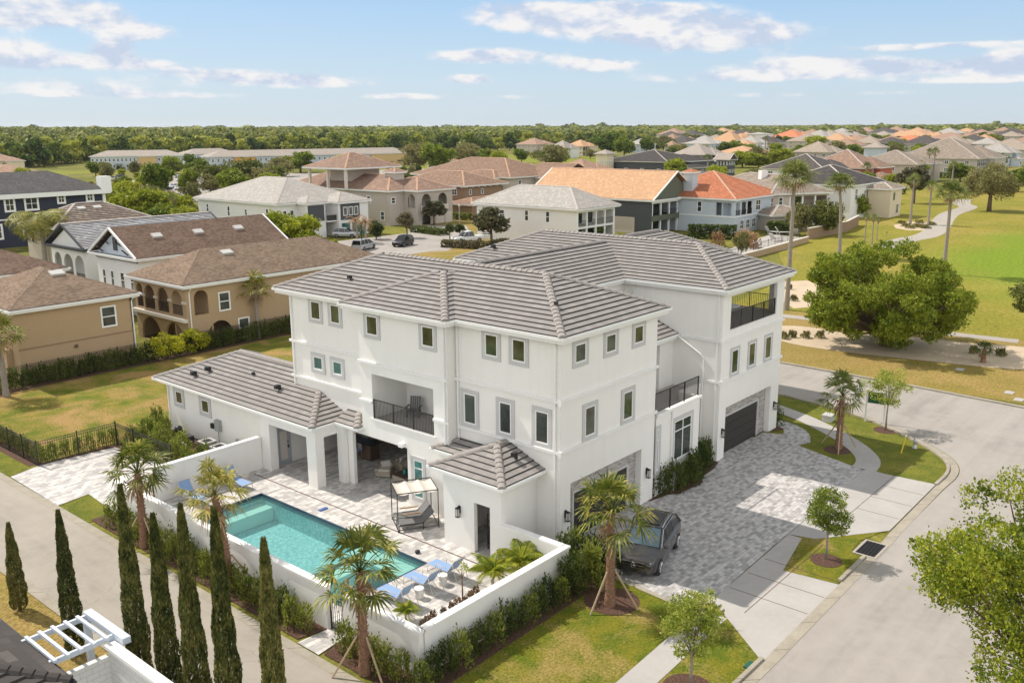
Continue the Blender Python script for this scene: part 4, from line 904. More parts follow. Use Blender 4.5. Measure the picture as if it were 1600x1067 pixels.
# garden walls
def gwall(label, segs, h=1.85):
    g = thing('garden_wall', label, 'wall', (segs[0][0], segs[0][1], 0)); lx, ly = segs[0][0], segs[0][1]
    for (x0, y0, x1, y1) in segs:
        a = MB(); a.box(x0-lx, x1-lx, y0-ly, y1-ly, -.1, h-.1); a.build('wall', 'stucco', g)
        b = MB(); b.box(x0-lx-.05, x1-lx+.05, y0-ly-.05, y1-ly+.05, h-.1, h); b.build('coping', 'cap', g)
    return g
gwall('long white rendered garden wall between the lane hedge and the pool', [(-11.1, 2.85, -10.88, 19.7)])
gwall('white rendered corner wall round the sun loungers and planting bed', [(-11.1, -2.3, -10.88, 1.87), (-10.82, -2.3, -2.35, -2.08), (-2.57, -2.02, -2.35, 1.29)])
gwall('white rendered privacy wall between the pool and the air conditioners', [(-8.9, 19.65, -2.1, 19.87)], 1.9)
def fence(label, pts, h=1.5, gap=.12, z=0., cat='fence', name='metal_fence', post=1.9):
    f = thing(name, label, cat, (pts[0][0], pts[0][1], 0)); lx, ly = pts[0]
    pn = MB(); first = True
    for (p, q) in zip(pts, pts[1:]):
        p = Vector((p[0]-lx, p[1]-ly, 0)); q = Vector((q[0]-lx, q[1]-ly, 0)); d = q-p; L = d.length; ang = math.atan2(d.y, d.x); d.normalize(); mid = (p+q)/2
        for zz in (h-.05, h-.2, .12): pn.obox((mid.x, mid.y, zz), (L, .03, .03), ang)
        n = int(L/gap)
        for i in range(1, n): c = p+d*(L*i/n); pn.obox((c.x, c.y, h/2), (.018, .018, h-.06), ang)
        k = max(1, round(L/post))
        for i in range(k+1):
            c = p+d*(L*i/k); b = MB(); b.obox((c.x, c.y, (h+.06)/2), (.06, .06, h+.06), ang); b.build('post', 'black_metal', f)
    pn.build('picket_panel', 'black_metal', f); return f
fence('small black metal gate in the white wall beside the lane', [(-10.98, 2.0), (-10.98, 2.75)], 1.55, .11, name='metal_gate', cat='gate', post=.8)
fence('black metal gate between the long garden wall and the privacy wall', [(-10.9, 19.9), (-8.95, 19.9)], 1.5, .11, name='metal_gate', cat='gate', post=.95)
fence('black picket fence around the lane end of the dry lawn', [(-10.7, 46), (-10.6, 30.0), (-5.9, 29.95), (-5.9, 23.5)], 1.5, .13)
fence('black picket fence along the tan houses behind the tall hedge', [(-10.6, 48.7), (30.0, 48.7)], 1.6, .16, post=2.4)

# ---------------- furniture and small things ----------------
def make_lounger():
    t = thing('pool_lounger', None, 'sun lounger'); f = MB(); y0 = -.95; w = .33
    for s in (-w, w):
        f.tube([(s, y0, .36), (s, .30, .36)], [.016, .016], 6); f.tube([(s, .30, .36), (s, .76, 1.02)], [.016, .016], 6)
        f.tube([(s, y0+.1, .36), (s, y0+.02, .0)], [.016]*2, 6); f.tube([(s, .1, .36), (s, .55, .0)], [.016]*2, 6); f.tube([(s, .62, .82), (s, .90, .05)], [.014]*2, 6); f.tube([(s, .25, .55), (s, -.35, .55), (s, -.4, .36)], [.016]*3, 6)
    for (y, z) in ((y0, .36), (.30, .36), (.76, 1.02), (y0+.02, .03), (.55, .02)): f.bar((-w, y, z), (w, y, z), .016, n=6)
    f.build('frame', 'lounger_frame', t, smooth=True)
    s = MB(); s.obox((0, (y0+.3)/2, .372), (.62, 1.24, .012)); s.build('seat', 'sling_blue', t)
    b = MB(); a = math.atan2(.66, .46); b.obox((0, .53, .69), (.62, .80, .012), mat=Matrix.Rotation(a, 3, 'X')); b.build('backrest', 'sling_blue', t); return t
L = make_lounger()
grp = 'blue sling sun loungers around the pool'
place(L, (-7.9, 2.35, 0), math.pi, 'blue sling lounger nearest the gate and the low palm crown', grp)
place(L, (-6.4, 2.35, 0), math.pi, 'blue sling lounger between the two white stone side tables', grp)
place(L, (-4.95, 2.35, 0), math.pi, 'blue sling lounger farthest from the lane, beside the pool steps', grp)
place(L, (-7.7, 18.3, 0), 0.0, 'blue lounger against the privacy wall, close to the far metal gate', grp); place(L, (-5.0, 18.3, 0), 0.05, 'blue lounger against the privacy wall, nearer the house pier', grp)
def make_stool():
    t = thing('side_table', None, 'side table'); m_ = MB(); m_.lathe([(.17, 0), (.19, .03), (.19, .17), (.16, .20), (.16, .24), (.19, .27), (.19, .40)], n=18); m_.build('base', 'white_stone', t, smooth=False)
    m_ = MB(); m_.lathe([(.205, .40), (.215, .42), (.215, .445), (.19, .455)], n=18); m_.build('table_top', 'white_paint', t); return t
S_ = make_stool(); place(S_, (-7.1, 1.9, 0), 0, 'white drum side table between the first two blue loungers from the gate', 'white drum side tables'); place(S_, (-5.65, 1.95, 0), 0, 'white drum side table beside the lounger at the pool steps', 'white drum side tables')
# canopy daybed
t = thing('canopy_lounger', 'double chaise under a striped fabric canopy on a dark metal frame', 'daybed', (-2.1, 7.35, 0), math.radians(-32)); w, l, h = 1.0, .82, 1.95
f = MB()
for sx in (-w, w):
    for sy in (-l, l): f.box(sx-.02, sx+.02, sy-.02, sy+.02, 0, h)
ring(f, -w-.02, w+.02, -l-.02, l+.02, h, h+.04, .04); ring(f, -w-.02, w+.02, -l-.02, l+.02, .1, .13, .03); f.build('frame', 'black_metal', t)
c_ = MB(); N_ = 12
for k in range(N_):
    a, b = -w+2*w*k/N_, -w+2*w*(k+1)/N_; za = h+.02-.10*abs(math.sin(k/N_*3*math.pi)); zb = h+.02-.10*abs(math.sin((k+1)/N_*3*math.pi)); c_.face([(a, -l, za), (b, -l, zb), (b, l, zb), (a, l, za)])
c_.build('canopy', 'fabric_light', t)
for sy in (-.40, .40):
    s = MB(); s.box(-.92, .25, sy-.36, sy+.36, .33, .37); s.obox((.52, sy, .58), (.74, .72, .04), mat=Matrix.Rotation(math.radians(-42), 3, 'Y')); s.build('sling', 'sling_grey', t)
s = MB()
for sy in (-.78, 0, .78): s.box(-.94, .3, sy-.02, sy+.02, .30, .33); s.box(-.94, -.90, sy-.02, sy+.02, 0, .3); s.box(.22, .26, sy-.02, sy+.02, 0, .3); s.bar((.25, sy, .34), (.78, sy, .83), .015, n=6)
s.build('chaise_frame', 'black_metal', t); s = MB(); s.box(-.6, .3, -.05, .05, .52, .56); s.box(-.6, .3, .74, .82, .52, .56); s.build('armrest', 'wood', t)
# armchairs
def make_armchair():
    t = thing('armchair', None, 'armchair'); m_ = MB(); m_.obox((0, 0, .22), (.85, .8, .28)); m_.obox((-.38, 0, .42), (.13, .8, .25)); m_.obox((.38, 0, .42), (.13, .8, .25)); m_.obox((0, .34, .48), (.7, .14, .42)); m_.build('seat', 'fabric_tan', t)
    m_ = MB(); m_.obox((0, -.05, .42), (.60, .6, .12)); m_.build('seat_cushion', 'fabric_light', t); m_ = MB(); m_.obox((.02, .2, .62), (.5, .14, .36), mat=Matrix.Rotation(.35, 3, 'X')@Matrix.Rotation(.3, 3, 'Z')); m_.build('pillow', 'pillow', t)
    m_ = MB(); [m_.obox((a, b, .04), (.05, .05, .08)) for a in (-.36, .36) for b in (-.34, .34)]; m_.build('leg', 'black_metal', t); return t
A_ = make_armchair(); place(A_, (1.25, 13.3, 0), math.radians(-60), 'taupe armchair nearest the corner column of the covered terrace', 'taupe lounge chairs'); place(A_, (2.5, 13.0, 0), math.radians(-10), 'taupe armchair with striped pillows behind the coffee table', 'taupe lounge chairs')
t = thing('coffee_table', 'square taupe coffee table under the covered terrace', 'table', (1.5, 11.9, 0)); m_ = MB(); m_.box(-.5, .5, -.5, .5, .04, .34); m_.build('base', 'fabric_tan', t); m_ = MB(); m_.box(-.53, .53, -.53, .53, .34, .38); m_.build('table_top', 'cabinet', t)
m_ = MB(); m_.lathe([(.07, 0), (.11, .05), (.12, .2), (.06, .26), (.08, .3)], n=14); o = m_.build('vase', 'teal_vase', loc=(1.4, 11.8, .38), smooth=True); tag(o, 'teal vase standing on the coffee table', 'vase')
def make_barstool():
    t = thing('bar_stool', None, 'bar stool'); m_ = MB(); [m_.tube([(a*.18, b*.18, 0), (a*.14, b*.14, .7)], [.012]*2, 6) for a in (-1, 1) for b in (-1, 1)]; m_.obox((0, 0, .25), (.3, .3, .02)); m_.build('leg', 'plastic_grey', t)
    m_ = MB(); m_.obox((0, 0, .72), (.38, .38, .05)); m_.build('seat', 'sling_blue', t); m_ = MB(); m_.obox((-.18, 0, .9), (.03, .36, .3)); m_.build('backrest', 'plastic_grey', t); return t
B_ = make_barstool(); [place(B_, (1.75, y, 0), math.pi, 'slim grey bar stool at the outdoor kitchen counter', 'bar stools at the outdoor kitchen') for y in (16.2, 16.9, 17.6)]
t = thing('adirondack_chair', 'dark grey slatted chair standing on the balcony', 'chair', (1.0, 10.5, 4.12), math.radians(-60)); m_ = MB()
for k in range(5): m_.obox((-.24+.12*k, .30, .62), (.10, .03, .8), mat=Matrix.Rotation(math.radians(-18), 3, 'X'))
m_.build('backrest', 'sling_grey', t); m_ = MB(); m_.obox((0, -.02, .34), (.56, .52, .03), mat=Matrix.Rotation(math.radians(8), 3, 'X')); m_.build('seat', 'sling_grey', t)
m_ = MB(); [m_.obox((s*.34, -.02, .54), (.12, .66, .03)) for s in (-1, 1)]; m_.build('armrest', 'sling_grey', t)
for s in (-1, 1): m_ = MB(); m_.obox((s*.32, -.28, .26), (.04, .08, .52)); m_.build('leg', 'sling_grey', t); m_ = MB(); m_.obox((s*.28, .25, .22), (.04, .08, .44)); m_.build('leg', 'sling_grey', t)
t = thing('shelf_rack', 'black metal shelf rack inside the bath house doorway', 'shelf', (-1.6, 2.35, 0)); m_ = MB(); [m_.box(a-.02, a+.02, b-.02, b+.02, 0, 1.75) for a in (-.3, .3) for b in (-.35, .35)]; m_.build('frame', 'black_metal', t)
for z in (.25, .8, 1.35, 1.7): m_ = MB(); m_.box(-.3, .3, -.35, .35, z, z+.03); m_.build('shelf_board', 'cabinet', t)
t = thing('beach_towels', 'small stack of folded white towels on the bath house shelf', 'towels', (-1.6, 2.35, .83)); [MB().box(-.2, .2, -.2, .2, z, z+.06).build('towel', 'fabric_light', t) for z in (.0, .065, .13)]
# pool cleaner port and flowers in the corner bed, speaker
t = thing('terrace_table', 'round white table on the tower roof terrace', 'table', (19.4, 1.9, 7.6)); m_ = MB(); m_.lathe([(.62, .70), (.66, .72), (.66, .75)], n=20); m_.build('table_top', 'white_paint', t); m_ = MB(); m_.lathe([(.25, 0), (.05, .05), (.05, .7)], n=10); m_.build('leg', 'black_metal', t)
# air conditioners, pool pump
def make_ac():
    t = thing('air_conditioner', None, 'air conditioner'); m_ = MB(); m_.box(-.40, .40, -.40, .40, .04, .74); m_.build('cabinet', 'plastic_grey', t); m_ = MB()
    for k in range(11): m_.box(-.405, .405, -.405, .405, .1+k*.056, .115+k*.056)
    m_.build('louvre', 'dark_grille', t); m_ = MB(); ring(m_, -.42, .42, -.42, .42, .74, .80, .12); m_.build('lid', 'condenser', t); m_ = MB(); m_.lathe([(.27, .765), (.27, .775)], n=20)
    for r in (.09, .17, .25):
        m_.lathe([(r, .79), (r+.01, .80)], n=20)
    m_.build('fan_grille', 'dark_grille', t); return t
K_ = make_ac(); place(K_, (-3.15, 22.9, 0), 0, 'air conditioning unit closest to the privacy wall', 'air conditioners'); place(K_, (-3.1, 24.3, 0), 0, 'air conditioning unit below the wall mounted electric box', 'air conditioners')
t = thing('pool_pump', 'black pool pump and filter tank beside the wing wall', 'pool pump', (-3.0, 26.6, 0)); MB().lathe([(.24, .1), (.26, .2), (.26, .8), (.18, .95), (.05, 1.0)], (0, 1.1, 0), 14).build('filter_tank', 'lamp_black', t); m_ = MB(); m_.obox((0, .1, .35), (.5, .7, .45)); m_.build('heater', 'dark_grille', t)
m_ = MB(); [m_.tube(p, [.03]*len(p), 8) for p in ([(-.35, .6, .15), (-.35, -.6, .15), (-.1, -.6, .15)], [(-.45, .9, .3), (-.45, -.4, .3), (0, -.4, .3)], [(0, .8, .5), (0, .3, .55)])]; m_.build('pipe', 'white_paint', t)
t = thing('meter_box', 'grey electric meter box with conduit on the wing wall', 'meter box', (-2.2, 24.4, 0)); MB().box(-.14, .08, -.22, .22, 1.15, 1.85).build('box', 'plastic_grey', t); MB().bar((-.02, 0, .1), (-.02, 0, 1.15), .03).build('conduit', 'plastic_grey', t); MB().box(-.1, .08, .45, .75, 1.2, 1.5).build('box', 'lamp_black', t)
t = thing('utility_post', 'short grey utility post by the second air conditioner', 'post', (-2.35, 22.2, 0)); MB().bar((0, 0, 0), (0, 0, .9), .03).build('pole', 'plastic_grey', t); MB().box(-.07, .07, -.1, .1, .9, 1.15).build('box', 'plastic_grey', t)
# kerbside things
def at(px, py, z=0): x, y = G(px, py, z); return (x, y, z)
t = thing('fire_hydrant', 'silver fire hydrant in the verge by the curve', 'fire hydrant', at(1429, 700)); m_ = MB(); m_.lathe([(.16, 0), (.16, .05), (.10, .06), (.10, .42), (.14, .44), (.14, .48), (.11, .5), (.09, .6), (.03, .66), (.03, .7)], n=14); m_.build('barrel', 'silver_paint', t, smooth=True)
for a in ((1, 0), (-1, 0), (0, -1)): MB().bar((0, 0, .36), (a[0]*.19, a[1]*.19, .36), .055).build('nozzle', 'silver_paint', t)
t = thing('marker_post', 'leaning yellow marker post beside the hydrant', 'post', at(1408, 708)); MB().bar((0, 0, 0), (.25, -.10, 1.0), .045, n=8).build('pole', 'yellow', t); MB().bar((.25, -.10, 1.0), (.27, -.11, 1.1), .055, n=8).build('cap', 'white_paint', t)
t = thing('street_sign', 'double white posts with a dark green sign by the street corner', 'sign', at(1366, 660), math.radians(10)); MB().box(-.05, .05, -.62, -.52, 0, 2.3).build('post', 'white_paint', t); MB().box(-.05, .05, .52, .62, 0, 2.2).build('post', 'white_paint', t); MB().box(-.03, .03, -.50, .50, 1.3, 2.05).build('sign_board', 'sign_green', t)
t = thing('utility_box', 'low grey utility cabinet on the lawn beside the footpath', 'utility box', at(1294, 657)); MB().box(-.35, .35, -.3, .3, 0, .38).build('cabinet', 'condenser', t); MB().box(-.38, .38, -.33, .33, .38, .44).build('lid', 'condenser', t)
t = thing('storm_drain', 'rectangular storm drain grate set in the kerb', 'drain', (9.3, -10.9, 0), 0); m_ = MB(); m_.box(-.75, .75, -.42, .42, .01, .02); m_.build('pit', 'black_metal', t); m_ = MB()
for k in range(11): m_.box(-.72+k*.14, -.69+k*.14, -.42, .42, .02, .045)
for k in range(6): m_.box(-.75, .75, -.42+k*.16, -.39+k*.16, .022, .048)
m_.build('grate', 'black_metal', t); m_ = MB(); ring(m_, -.88, .88, -.54, .54, .008, .03, .11); m_.build('frame', 'cart_path', t)
t = thing('utility_box', 'small green utility box on the grass by the kerb', 'utility box', at(1172, 1040)); MB().box(-.25, .25, -.15, .15, 0, .06).build('lid', 'sign_green', t)
m_ = MB(); m_.box(-.25, .25, -.1, .1, 0, .05); tag(m_.build('sandals', 'blue_paint', loc=at(505, 796)), 'pair of dark blue sandals left on the pool terrace', 'sandals')
t = thing('pool_speaker', 'dark rock-like pool float resting at the pool edge behind the palm crown', 'pool toy', (-4.3, 4.9, 0)); MB().lathe([(.08, 0), (.13, .06), (.10, .14), (.03, .18)], n=12).build('body', 'dark_grille', t, smooth=True)
t = thing('planter_light', 'short pale utility post by the planting bed of the link block', 'post', (9.55, -.35, 0)); MB().bar((0, 0, 0), (0, 0, .75), .04).build('pole', 'plastic_grey', t); MB().box(-.07, .07, -.07, .07, .75, 1.0).build('cap', 'plastic_grey', t)

# ---------------- cars ----------------
def loft(mb, secs, mi=0):
    i0 = len(mb.v); n = len(secs[0])
    for s in secs: mb.v += [tuple(map(float, p)) for p in s]
    for k in range(len(secs)-1):
        for j in range(n-1):
            a = i0+k*n+j; mb.f.append((a, a+1, a+n+1, a+n)); mb.m.append(mi); mb.uv.append([(0, 0)]*4)
    for e in (0, len(secs)-1): mb.f.append(tuple(i0+e*n+j for j in range(n))); mb.m.append(mi); mb.uv.append([(0, 0)]*n)
def make_car(name, paint, L=4.65, W=1.9, Hh=1.64, detail=True, kind='suv', glassm='windscreen'):
    """front towards +x"""
    t = thing(name, None, 'car'); h = W/2; x0 = -L/2; k = L/4.65; zr = Hh
    b = MB(); hood = .98 if kind != 'van' else 1.05
    P = [(-2.32, .42, .62, .70, .80), (-2.25, .32, .88, 1.02, .93), (-2.0, .27, .94, 1.06, .98), (-1.55, .26, .95, 1.07, 1.), (-.4, .24, .95, 1.04, 1.), (.75, .24, .95, 1.02, 1.), (1.15, .25, .95, 1.03, .99), (1.6, .26, .94, hood+.03, .985), (1.95, .26, .92, hood-.01, .965), (2.14, .27, .88, hood-.07, .93), (2.27, .29, .82, hood-.15, .88), (2.33, .34, .70, .76, .80)]
    secs = []
    for (x, zb, zs, zt, wf) in P:
        w = h*wf; s = []
        for (a, z) in ((0, zb), (.80, zb), (.97, zb+.08), (1.0, zb+.22 if zb+.22 < zs else zs-.02), (.995, zs-.05), (.955, zs+(zt-zs)*.5), (.90, zt-.015), (.55, zt+.012 if x > .9 else zt), (0, zt+.028 if x > .9 else zt)): s.append((x*k, w*a, z))
        s = s + [(p[0], -p[1], p[2]) for p in s[::-1][1:]]
        secs.append(s)
    loft(b, secs); body = b.build('body', paint, t, smooth=True)
    m_ = body.modifiers.new('edge', 'EDGE_SPLIT'); m_.split_angle = math.radians(38)
    # greenhouse: glass with painted pillars and roof
    g = MB()
    if kind == 'suv': Q = [(-2.22, 1.03, .80), (-1.80, zr-.13, .71), (-1.45, zr-.035, .70), (-.2, zr, .70), (.22, zr-.045, .70), (1.12, 1.01, .83)]
    elif kind == 'van': Q = [(-2.25, 1.0, .78), (-2.05, zr-.06, .72), (-1.6, zr, .70), (.3, zr-.02, .70), (.6, zr-.1, .70), (1.55, 1.03, .80)]
    elif kind == 'pickup': Q = [(-.75, 1.0, .80), (-.62, zr-.08, .68), (-.35, zr, .66), (.35, zr-.03, .66), (.55, zr-.08, .66), (1.15, 1.01, .80)]
    else: Q = [(-1.75, 1.0, .74), (-1.0, zr-.04, .62), (-.6, zr, .62), (.0, zr-.02, .62), (.25, zr-.08, .63), (1.1, 1.0, .80)]
    def sec(x, z, w, dz=0, dw=0):
        w = w*h+dw; wb = h*.885+dw; f = (z-1.0)/(zr-1.0); wl = wb+(w-wb)*f*1.0
        return [(x*k, wb, 1.0), (x*k, wl+.0, z-.03+dz), (x*k, wl-.07, z+dz), (x*k, -wl+.07, z+dz), (x*k, -wl, z-.03+dz), (x*k, -wb, 1.0)]
    loft(g, [sec(*q) for q in Q]); gh = g.build('window_glass', 'car_glass', t, smooth=False)
    # roof skin
    r = MB(); R_ = [q for q in Q[1:-1]]; S2 = []
    for (x, z, w) in R_:
        wl = sec(x, z, w)[1][1]; S2.append([(x*k, wl+.006, z-.06), (x*k, wl-.02, z-.005), (x*k, wl-.08, z+.012), (x*k, 0, z+.022), (x*k, -wl+.08, z+.012), (x*k, -wl+.02, z-.005), (x*k, -wl-.006, z-.06)])
    loft(r, S2); r.build('roof', paint, t)
    # pillars
    p = MB()
    for s in (1, -1):
        def pt(i, top): q = sec(*Q[i]); a = q[1] if top else q[0]; return Vector((a[0], s*a[1], a[2]))
        p.bar(pt(5, 0), Vector((Q[4][0]*k, s*(sec(*Q[4])[1][1]-.01), Q[4][1]-.03)), .035, n=5); p.bar(pt(0, 0), pt(1, 1), .05, n=5)
        for xx in ((-.05, -1.05) if kind != 'pickup' else (.1,)): p.bar((xx*k+.06, s*h*.885, 1.0), ((xx)*k, s*(h*(.70 if kind in ('suv', 'van') else .655)+.012), zr-.05), .026, n=5)
    p.build('pillar', paint if kind != 'van' else paint, t)
    if detail:
        a = MB(); q4, q5 = sec(*Q[4]), sec(*Q[5]); n_ = (Vector(q5[0])-Vector(q4[1])).cross(Vector((0, 1, 0))).normalized(); n_ = n_ if n_.z > 0 else -n_; n_ *= .012
        V = [Vector((q4[1][0]+.04, q4[1][1]-.07, q4[1][2]-.0)), Vector((q4[4][0]+.04, q4[4][1]+.07, q4[4][2])), Vector((q5[5][0]-.06, q5[5][1]+.09, 1.05)), Vector((q5[0][0]-.06, q5[0][1]-.09, 1.05))]
        a.face([v_+n_ for v_ in V]); a.build('windscreen', glassm, t)
        a = MB(); a.obox((-.62*k, 0, zr+.018), (1.35*k, .92, .022)); a.build('sunroof', 'black_paint', t)
        for s in (1, -1):
            a = MB(); a.tube([(-1.6*k, s*.64, zr-.06), (-1.4*k, s*.64, zr+.035), (-.2*k, s*.64, zr+.06), (.18*k, s*.65, zr-.02)], [.02]*4, 6); a.build('roof_rail', 'chrome', t, smooth=True)
            a = MB(); a.tube([(1.0*k, s*(h*.90), 1.03), (.22*k, s*(h*.745), zr-.085), (-1.3*k, s*(h*.735), zr-.07), (-1.9*k, s*h*.80, zr-.30)], [.014]*4, 5); a.build('window_trim', 'chrome', t)
            a = MB(); [a.lathe([(.02, -.07), (.09, -.05), (.11, 0), (.09, .06), (.02, .08)], (.86*k, s*(h+.08), 1.06), 10)]; a.build('mirror', paint, t, smooth=True); a = MB(); a.box(-1.0*k, -.82*k, s*(h*.99), s*(h*.99)+s*.03, .82, .85); a.build('door_handle', 'chrome', t); a = MB(); a.box(.05*k, .23*k, s*(h*.99), s*(h*.99)+s*.03, .82, .85); a.build('door_handle', 'chrome', t)
        # face: grille, star, plates, vents
        a = MB(); a.obox((2.27*k, 0, .68), (.12, .98, .26)); a.build('grille', 'dark_grille', t)
        a = MB(); a.obox((2.34*k, 0, .68), (.02, .94, .045)); a.obox((2.335*k, 0, .81), (.02, .98, .022)); a.obox((2.335*k, 0, .56), (.02, .9, .02)); a.build('grille_bar', 'chrome', t)
        a = MB(); c0 = Vector((2.37*k, 0, .685)); R0 = .105
        pts = [c0+Vector((0, R0*math.cos(i*math.pi/10), R0*math.sin(i*math.pi/10))) for i in range(21)]; a.tube(pts, [.010]*21, 6)
        for i in range(3): an = math.pi/2+i*2*math.pi/3; a.bar(c0, c0+Vector((0, R0*math.cos(an), R0*math.sin(an))), .016, .004, 6)
        a.build('emblem', 'chrome', t); a = MB(); a.obox((2.30*k, 0, .40), (.05, 1.3, .06)); a.obox((2.28*k, .62, .47), (.05, .26, .05)); a.obox((2.28*k, -.62, .47), (.05, .26, .05)); a.build('bumper_trim', 'chrome', t)
    for s in (1, -1):
        a = MB(); a.obox((2.10*k, s*.70*(h/.95), .79), (.26, .30, .12), -s*.50); hl = a.build('headlight', 'chrome' if detail else 'car_white', t)
        if detail: a = MB(); a.obox((2.125*k, s*.70, .79), (.25, .26, .09), -s*.50); a.build('lamp_glass', 'windscreen', hl)
        a = MB(); a.obox((-2.22*k, s*.68*(h/.95), .85), (.16, .34, .14), s*.3); a.build('tail_light', 'tail_red', t)
        for xx in (1.43, -1.44):
            a = MB(); n = 20; cx = xx*k; r_ = .35
            a.bar((cx, s*(h-.23), r_), (cx, s*(h+.005), r_), r_, n=n); w = a.build('wheel', 'rubber', t)
            if detail:
                a = MB(); a.bar((cx, s*(h-.0), r_), (cx, s*(h+.012), r_), .25, n=16); a.build('rim', 'alu', w)
                a = MB(); [a.bar((cx+.0, s*(h+.014), r_), (cx+.23*math.cos(i*1.2566), s*(h+.014), r_+.23*math.sin(i*1.2566)), .03, n=5) for i in range(5)]; a.build('spoke', 'chrome', w)
            else: a = MB(); a.bar((cx, s*(h-.0), r_), (cx, s*(h+.012), r_), .22, n=12); a.build('rim', 'alu', w)
        a = MB()
        for xx in (1.43, -1.44): a.bar((xx*k, s*(h*.80), .37), (xx*k, s*(h*.995), .37), .40, n=20)
        a.build('wheel_arch', 'dark_grille', t)
    if kind == 'pickup': a = MB(); a.box(-2.1*k, -.85*k, -h*.8, h*.8, 1.035, 1.05); a.build('load_bed', 'dark_grille', t)
    return t
hd = math.atan2(-.80, -2.92)
c_ = make_car('parked_car', 'car_paint'); c_.location = (2.15, -3.45, .008); c_.rotation_euler = (0, 0, hd); tag(c_, 'dark grey SUV with silver roof rails parked on the paved driveway', 'car')
for (nm, pnt, kd, L, Wd, Hh, px, py, ang, lab) in (
    ('parked_car', 'black_paint', 'suv', 4.8, 1.95, 1.75, 630, 384, 200, 'black SUV parked in the far street beside the lawn'),
    ('parked_van', 'car_silver', 'van', 5.1, 1.95, 1.75, 569, 390, 20, 'silver minivan parked in the far street near the brown roof'),
    ('parked_car', 'car_silver', 'suv', 4.7, 1.9, 1.7, 541, 371, -60, 'silver car parked in front of the white modern house garage'),
    ('parked_pickup', 'car_white', 'pickup', 5.6, 2.0, 1.85, 731, 378, 160, 'white pickup truck parked by the clipped hedge at the white hip roofed house')):
    c_ = make_car(nm, pnt, L, Wd, Hh, False, kd); c_.location = at(px, py); c_.rotation_euler = (0, 0, math.radians(ang)); tag(c_, lab, 'car' if 'car' in nm else nm.split('_')[1])
fc = make_car('parked_car', 'car_white', 4.6, 1.85, 1.5, False, 'sedan'); fc2 = make_car('parked_car', 'black_paint', 4.6, 1.85, 1.6, False, 'suv'); fc3 = make_car('parked_car', 'blue_paint', 4.5, 1.85, 1.5, False, 'sedan'); fc4 = make_car('parked_van', 'car_white', 5.6, 2.1, 2.3, False, 'van')
gname = 'cars in the car park behind the houses'
for (pr, px, py, a, lab) in ((fc, 181, 282, 20, 'white car at the left end of the far car park'), (fc2, 190, 279, 20, 'dark car parked behind the white one at the left end of the far car park'), (fc3, 194, 287, 25, 'blue car nearest the white chimney in the far car park'),
    (fc4, 286, 283, 0, 'white van in the far car park between two round trees'), (fc, 283, 297, 10, 'white car in the near row of the far car park'), (fc, 274, 294, 10, 'white car behind another white one in the near row of the car park'), (fc2, 258, 298, 0, 'dark car under the big round tree of the car park'), (fc3, 252, 295, 0, 'blue car partly hidden under the round car park tree'),
    (fc2, 226, 288, 90, 'dark car by itself in the middle of the far car park'), (fc, 716, 255, 30, 'white car in front of the small far pink house'), (fc2, 702, 262, 10, 'dark car on the far street near the brown hip roofs'), (fc, 747, 254, 10, 'white car parked far behind the brown hip roofs'), (fc, 598, 262, 20, 'white car on the far road before the yellow townhouses')):
    place(pr, at(px, py), math.radians(a), lab, gname)

# ---------------- plants ----------------
def leaf_quads(c, size, rng, updown=0., aspect=.55, dirs=None):
    n = len(c); a = rng.normal(size=(n, 3)) if dirs is None else dirs+rng.normal(size=(n, 3))*.35
    a /= np.linalg.norm(a, axis=1, keepdims=True); b = rng.normal(size=(n, 3)); b -= a*np.sum(a*b, 1, keepdims=True); b /= np.linalg.norm(b, axis=1, keepdims=True)
    s = (size*(.65+.7*rng.random(n)))[:, None]; V = np.stack([c-a*s, c+b*s*aspect, c+a*s, c-b*s*aspect], 1).reshape(-1, 3)
    return V, np.arange(4*n).reshape(-1, 4)
def clump_pts(centres, radii, n, rng, shell=.55, flat=.8):
    k = rng.choice(len(centres), n, p=radii**2/np.sum(radii**2)); d = rng.normal(size=(n, 3)); d /= np.linalg.norm(d, axis=1, keepdims=True)
    r = (shell+(1-shell)*rng.random(n)**.7)*(1+.16*rng.normal(size=n)); q = centres[k]+d*(radii[k]*r)[:, None]*np.array([1, 1, flat]); return q
def crown_centres(R, z0, z1, n, rng, cr=(.22, .40), hollow=.35):
    C_ = []; 
    for _ in range(n*30):
        if len(C_) >= n: break
        p = rng.uniform(-1, 1, 3)
        if hollow < np.linalg.norm(p) < 1:
            q = np.array([p[0]*R*.78, p[1]*R*.78, (z0+z1)/2+p[2]*(z1-z0)*.40]); C_.append(q)
    return np.array(C_), R*rng.uniform(cr[0], cr[1], len(C_))
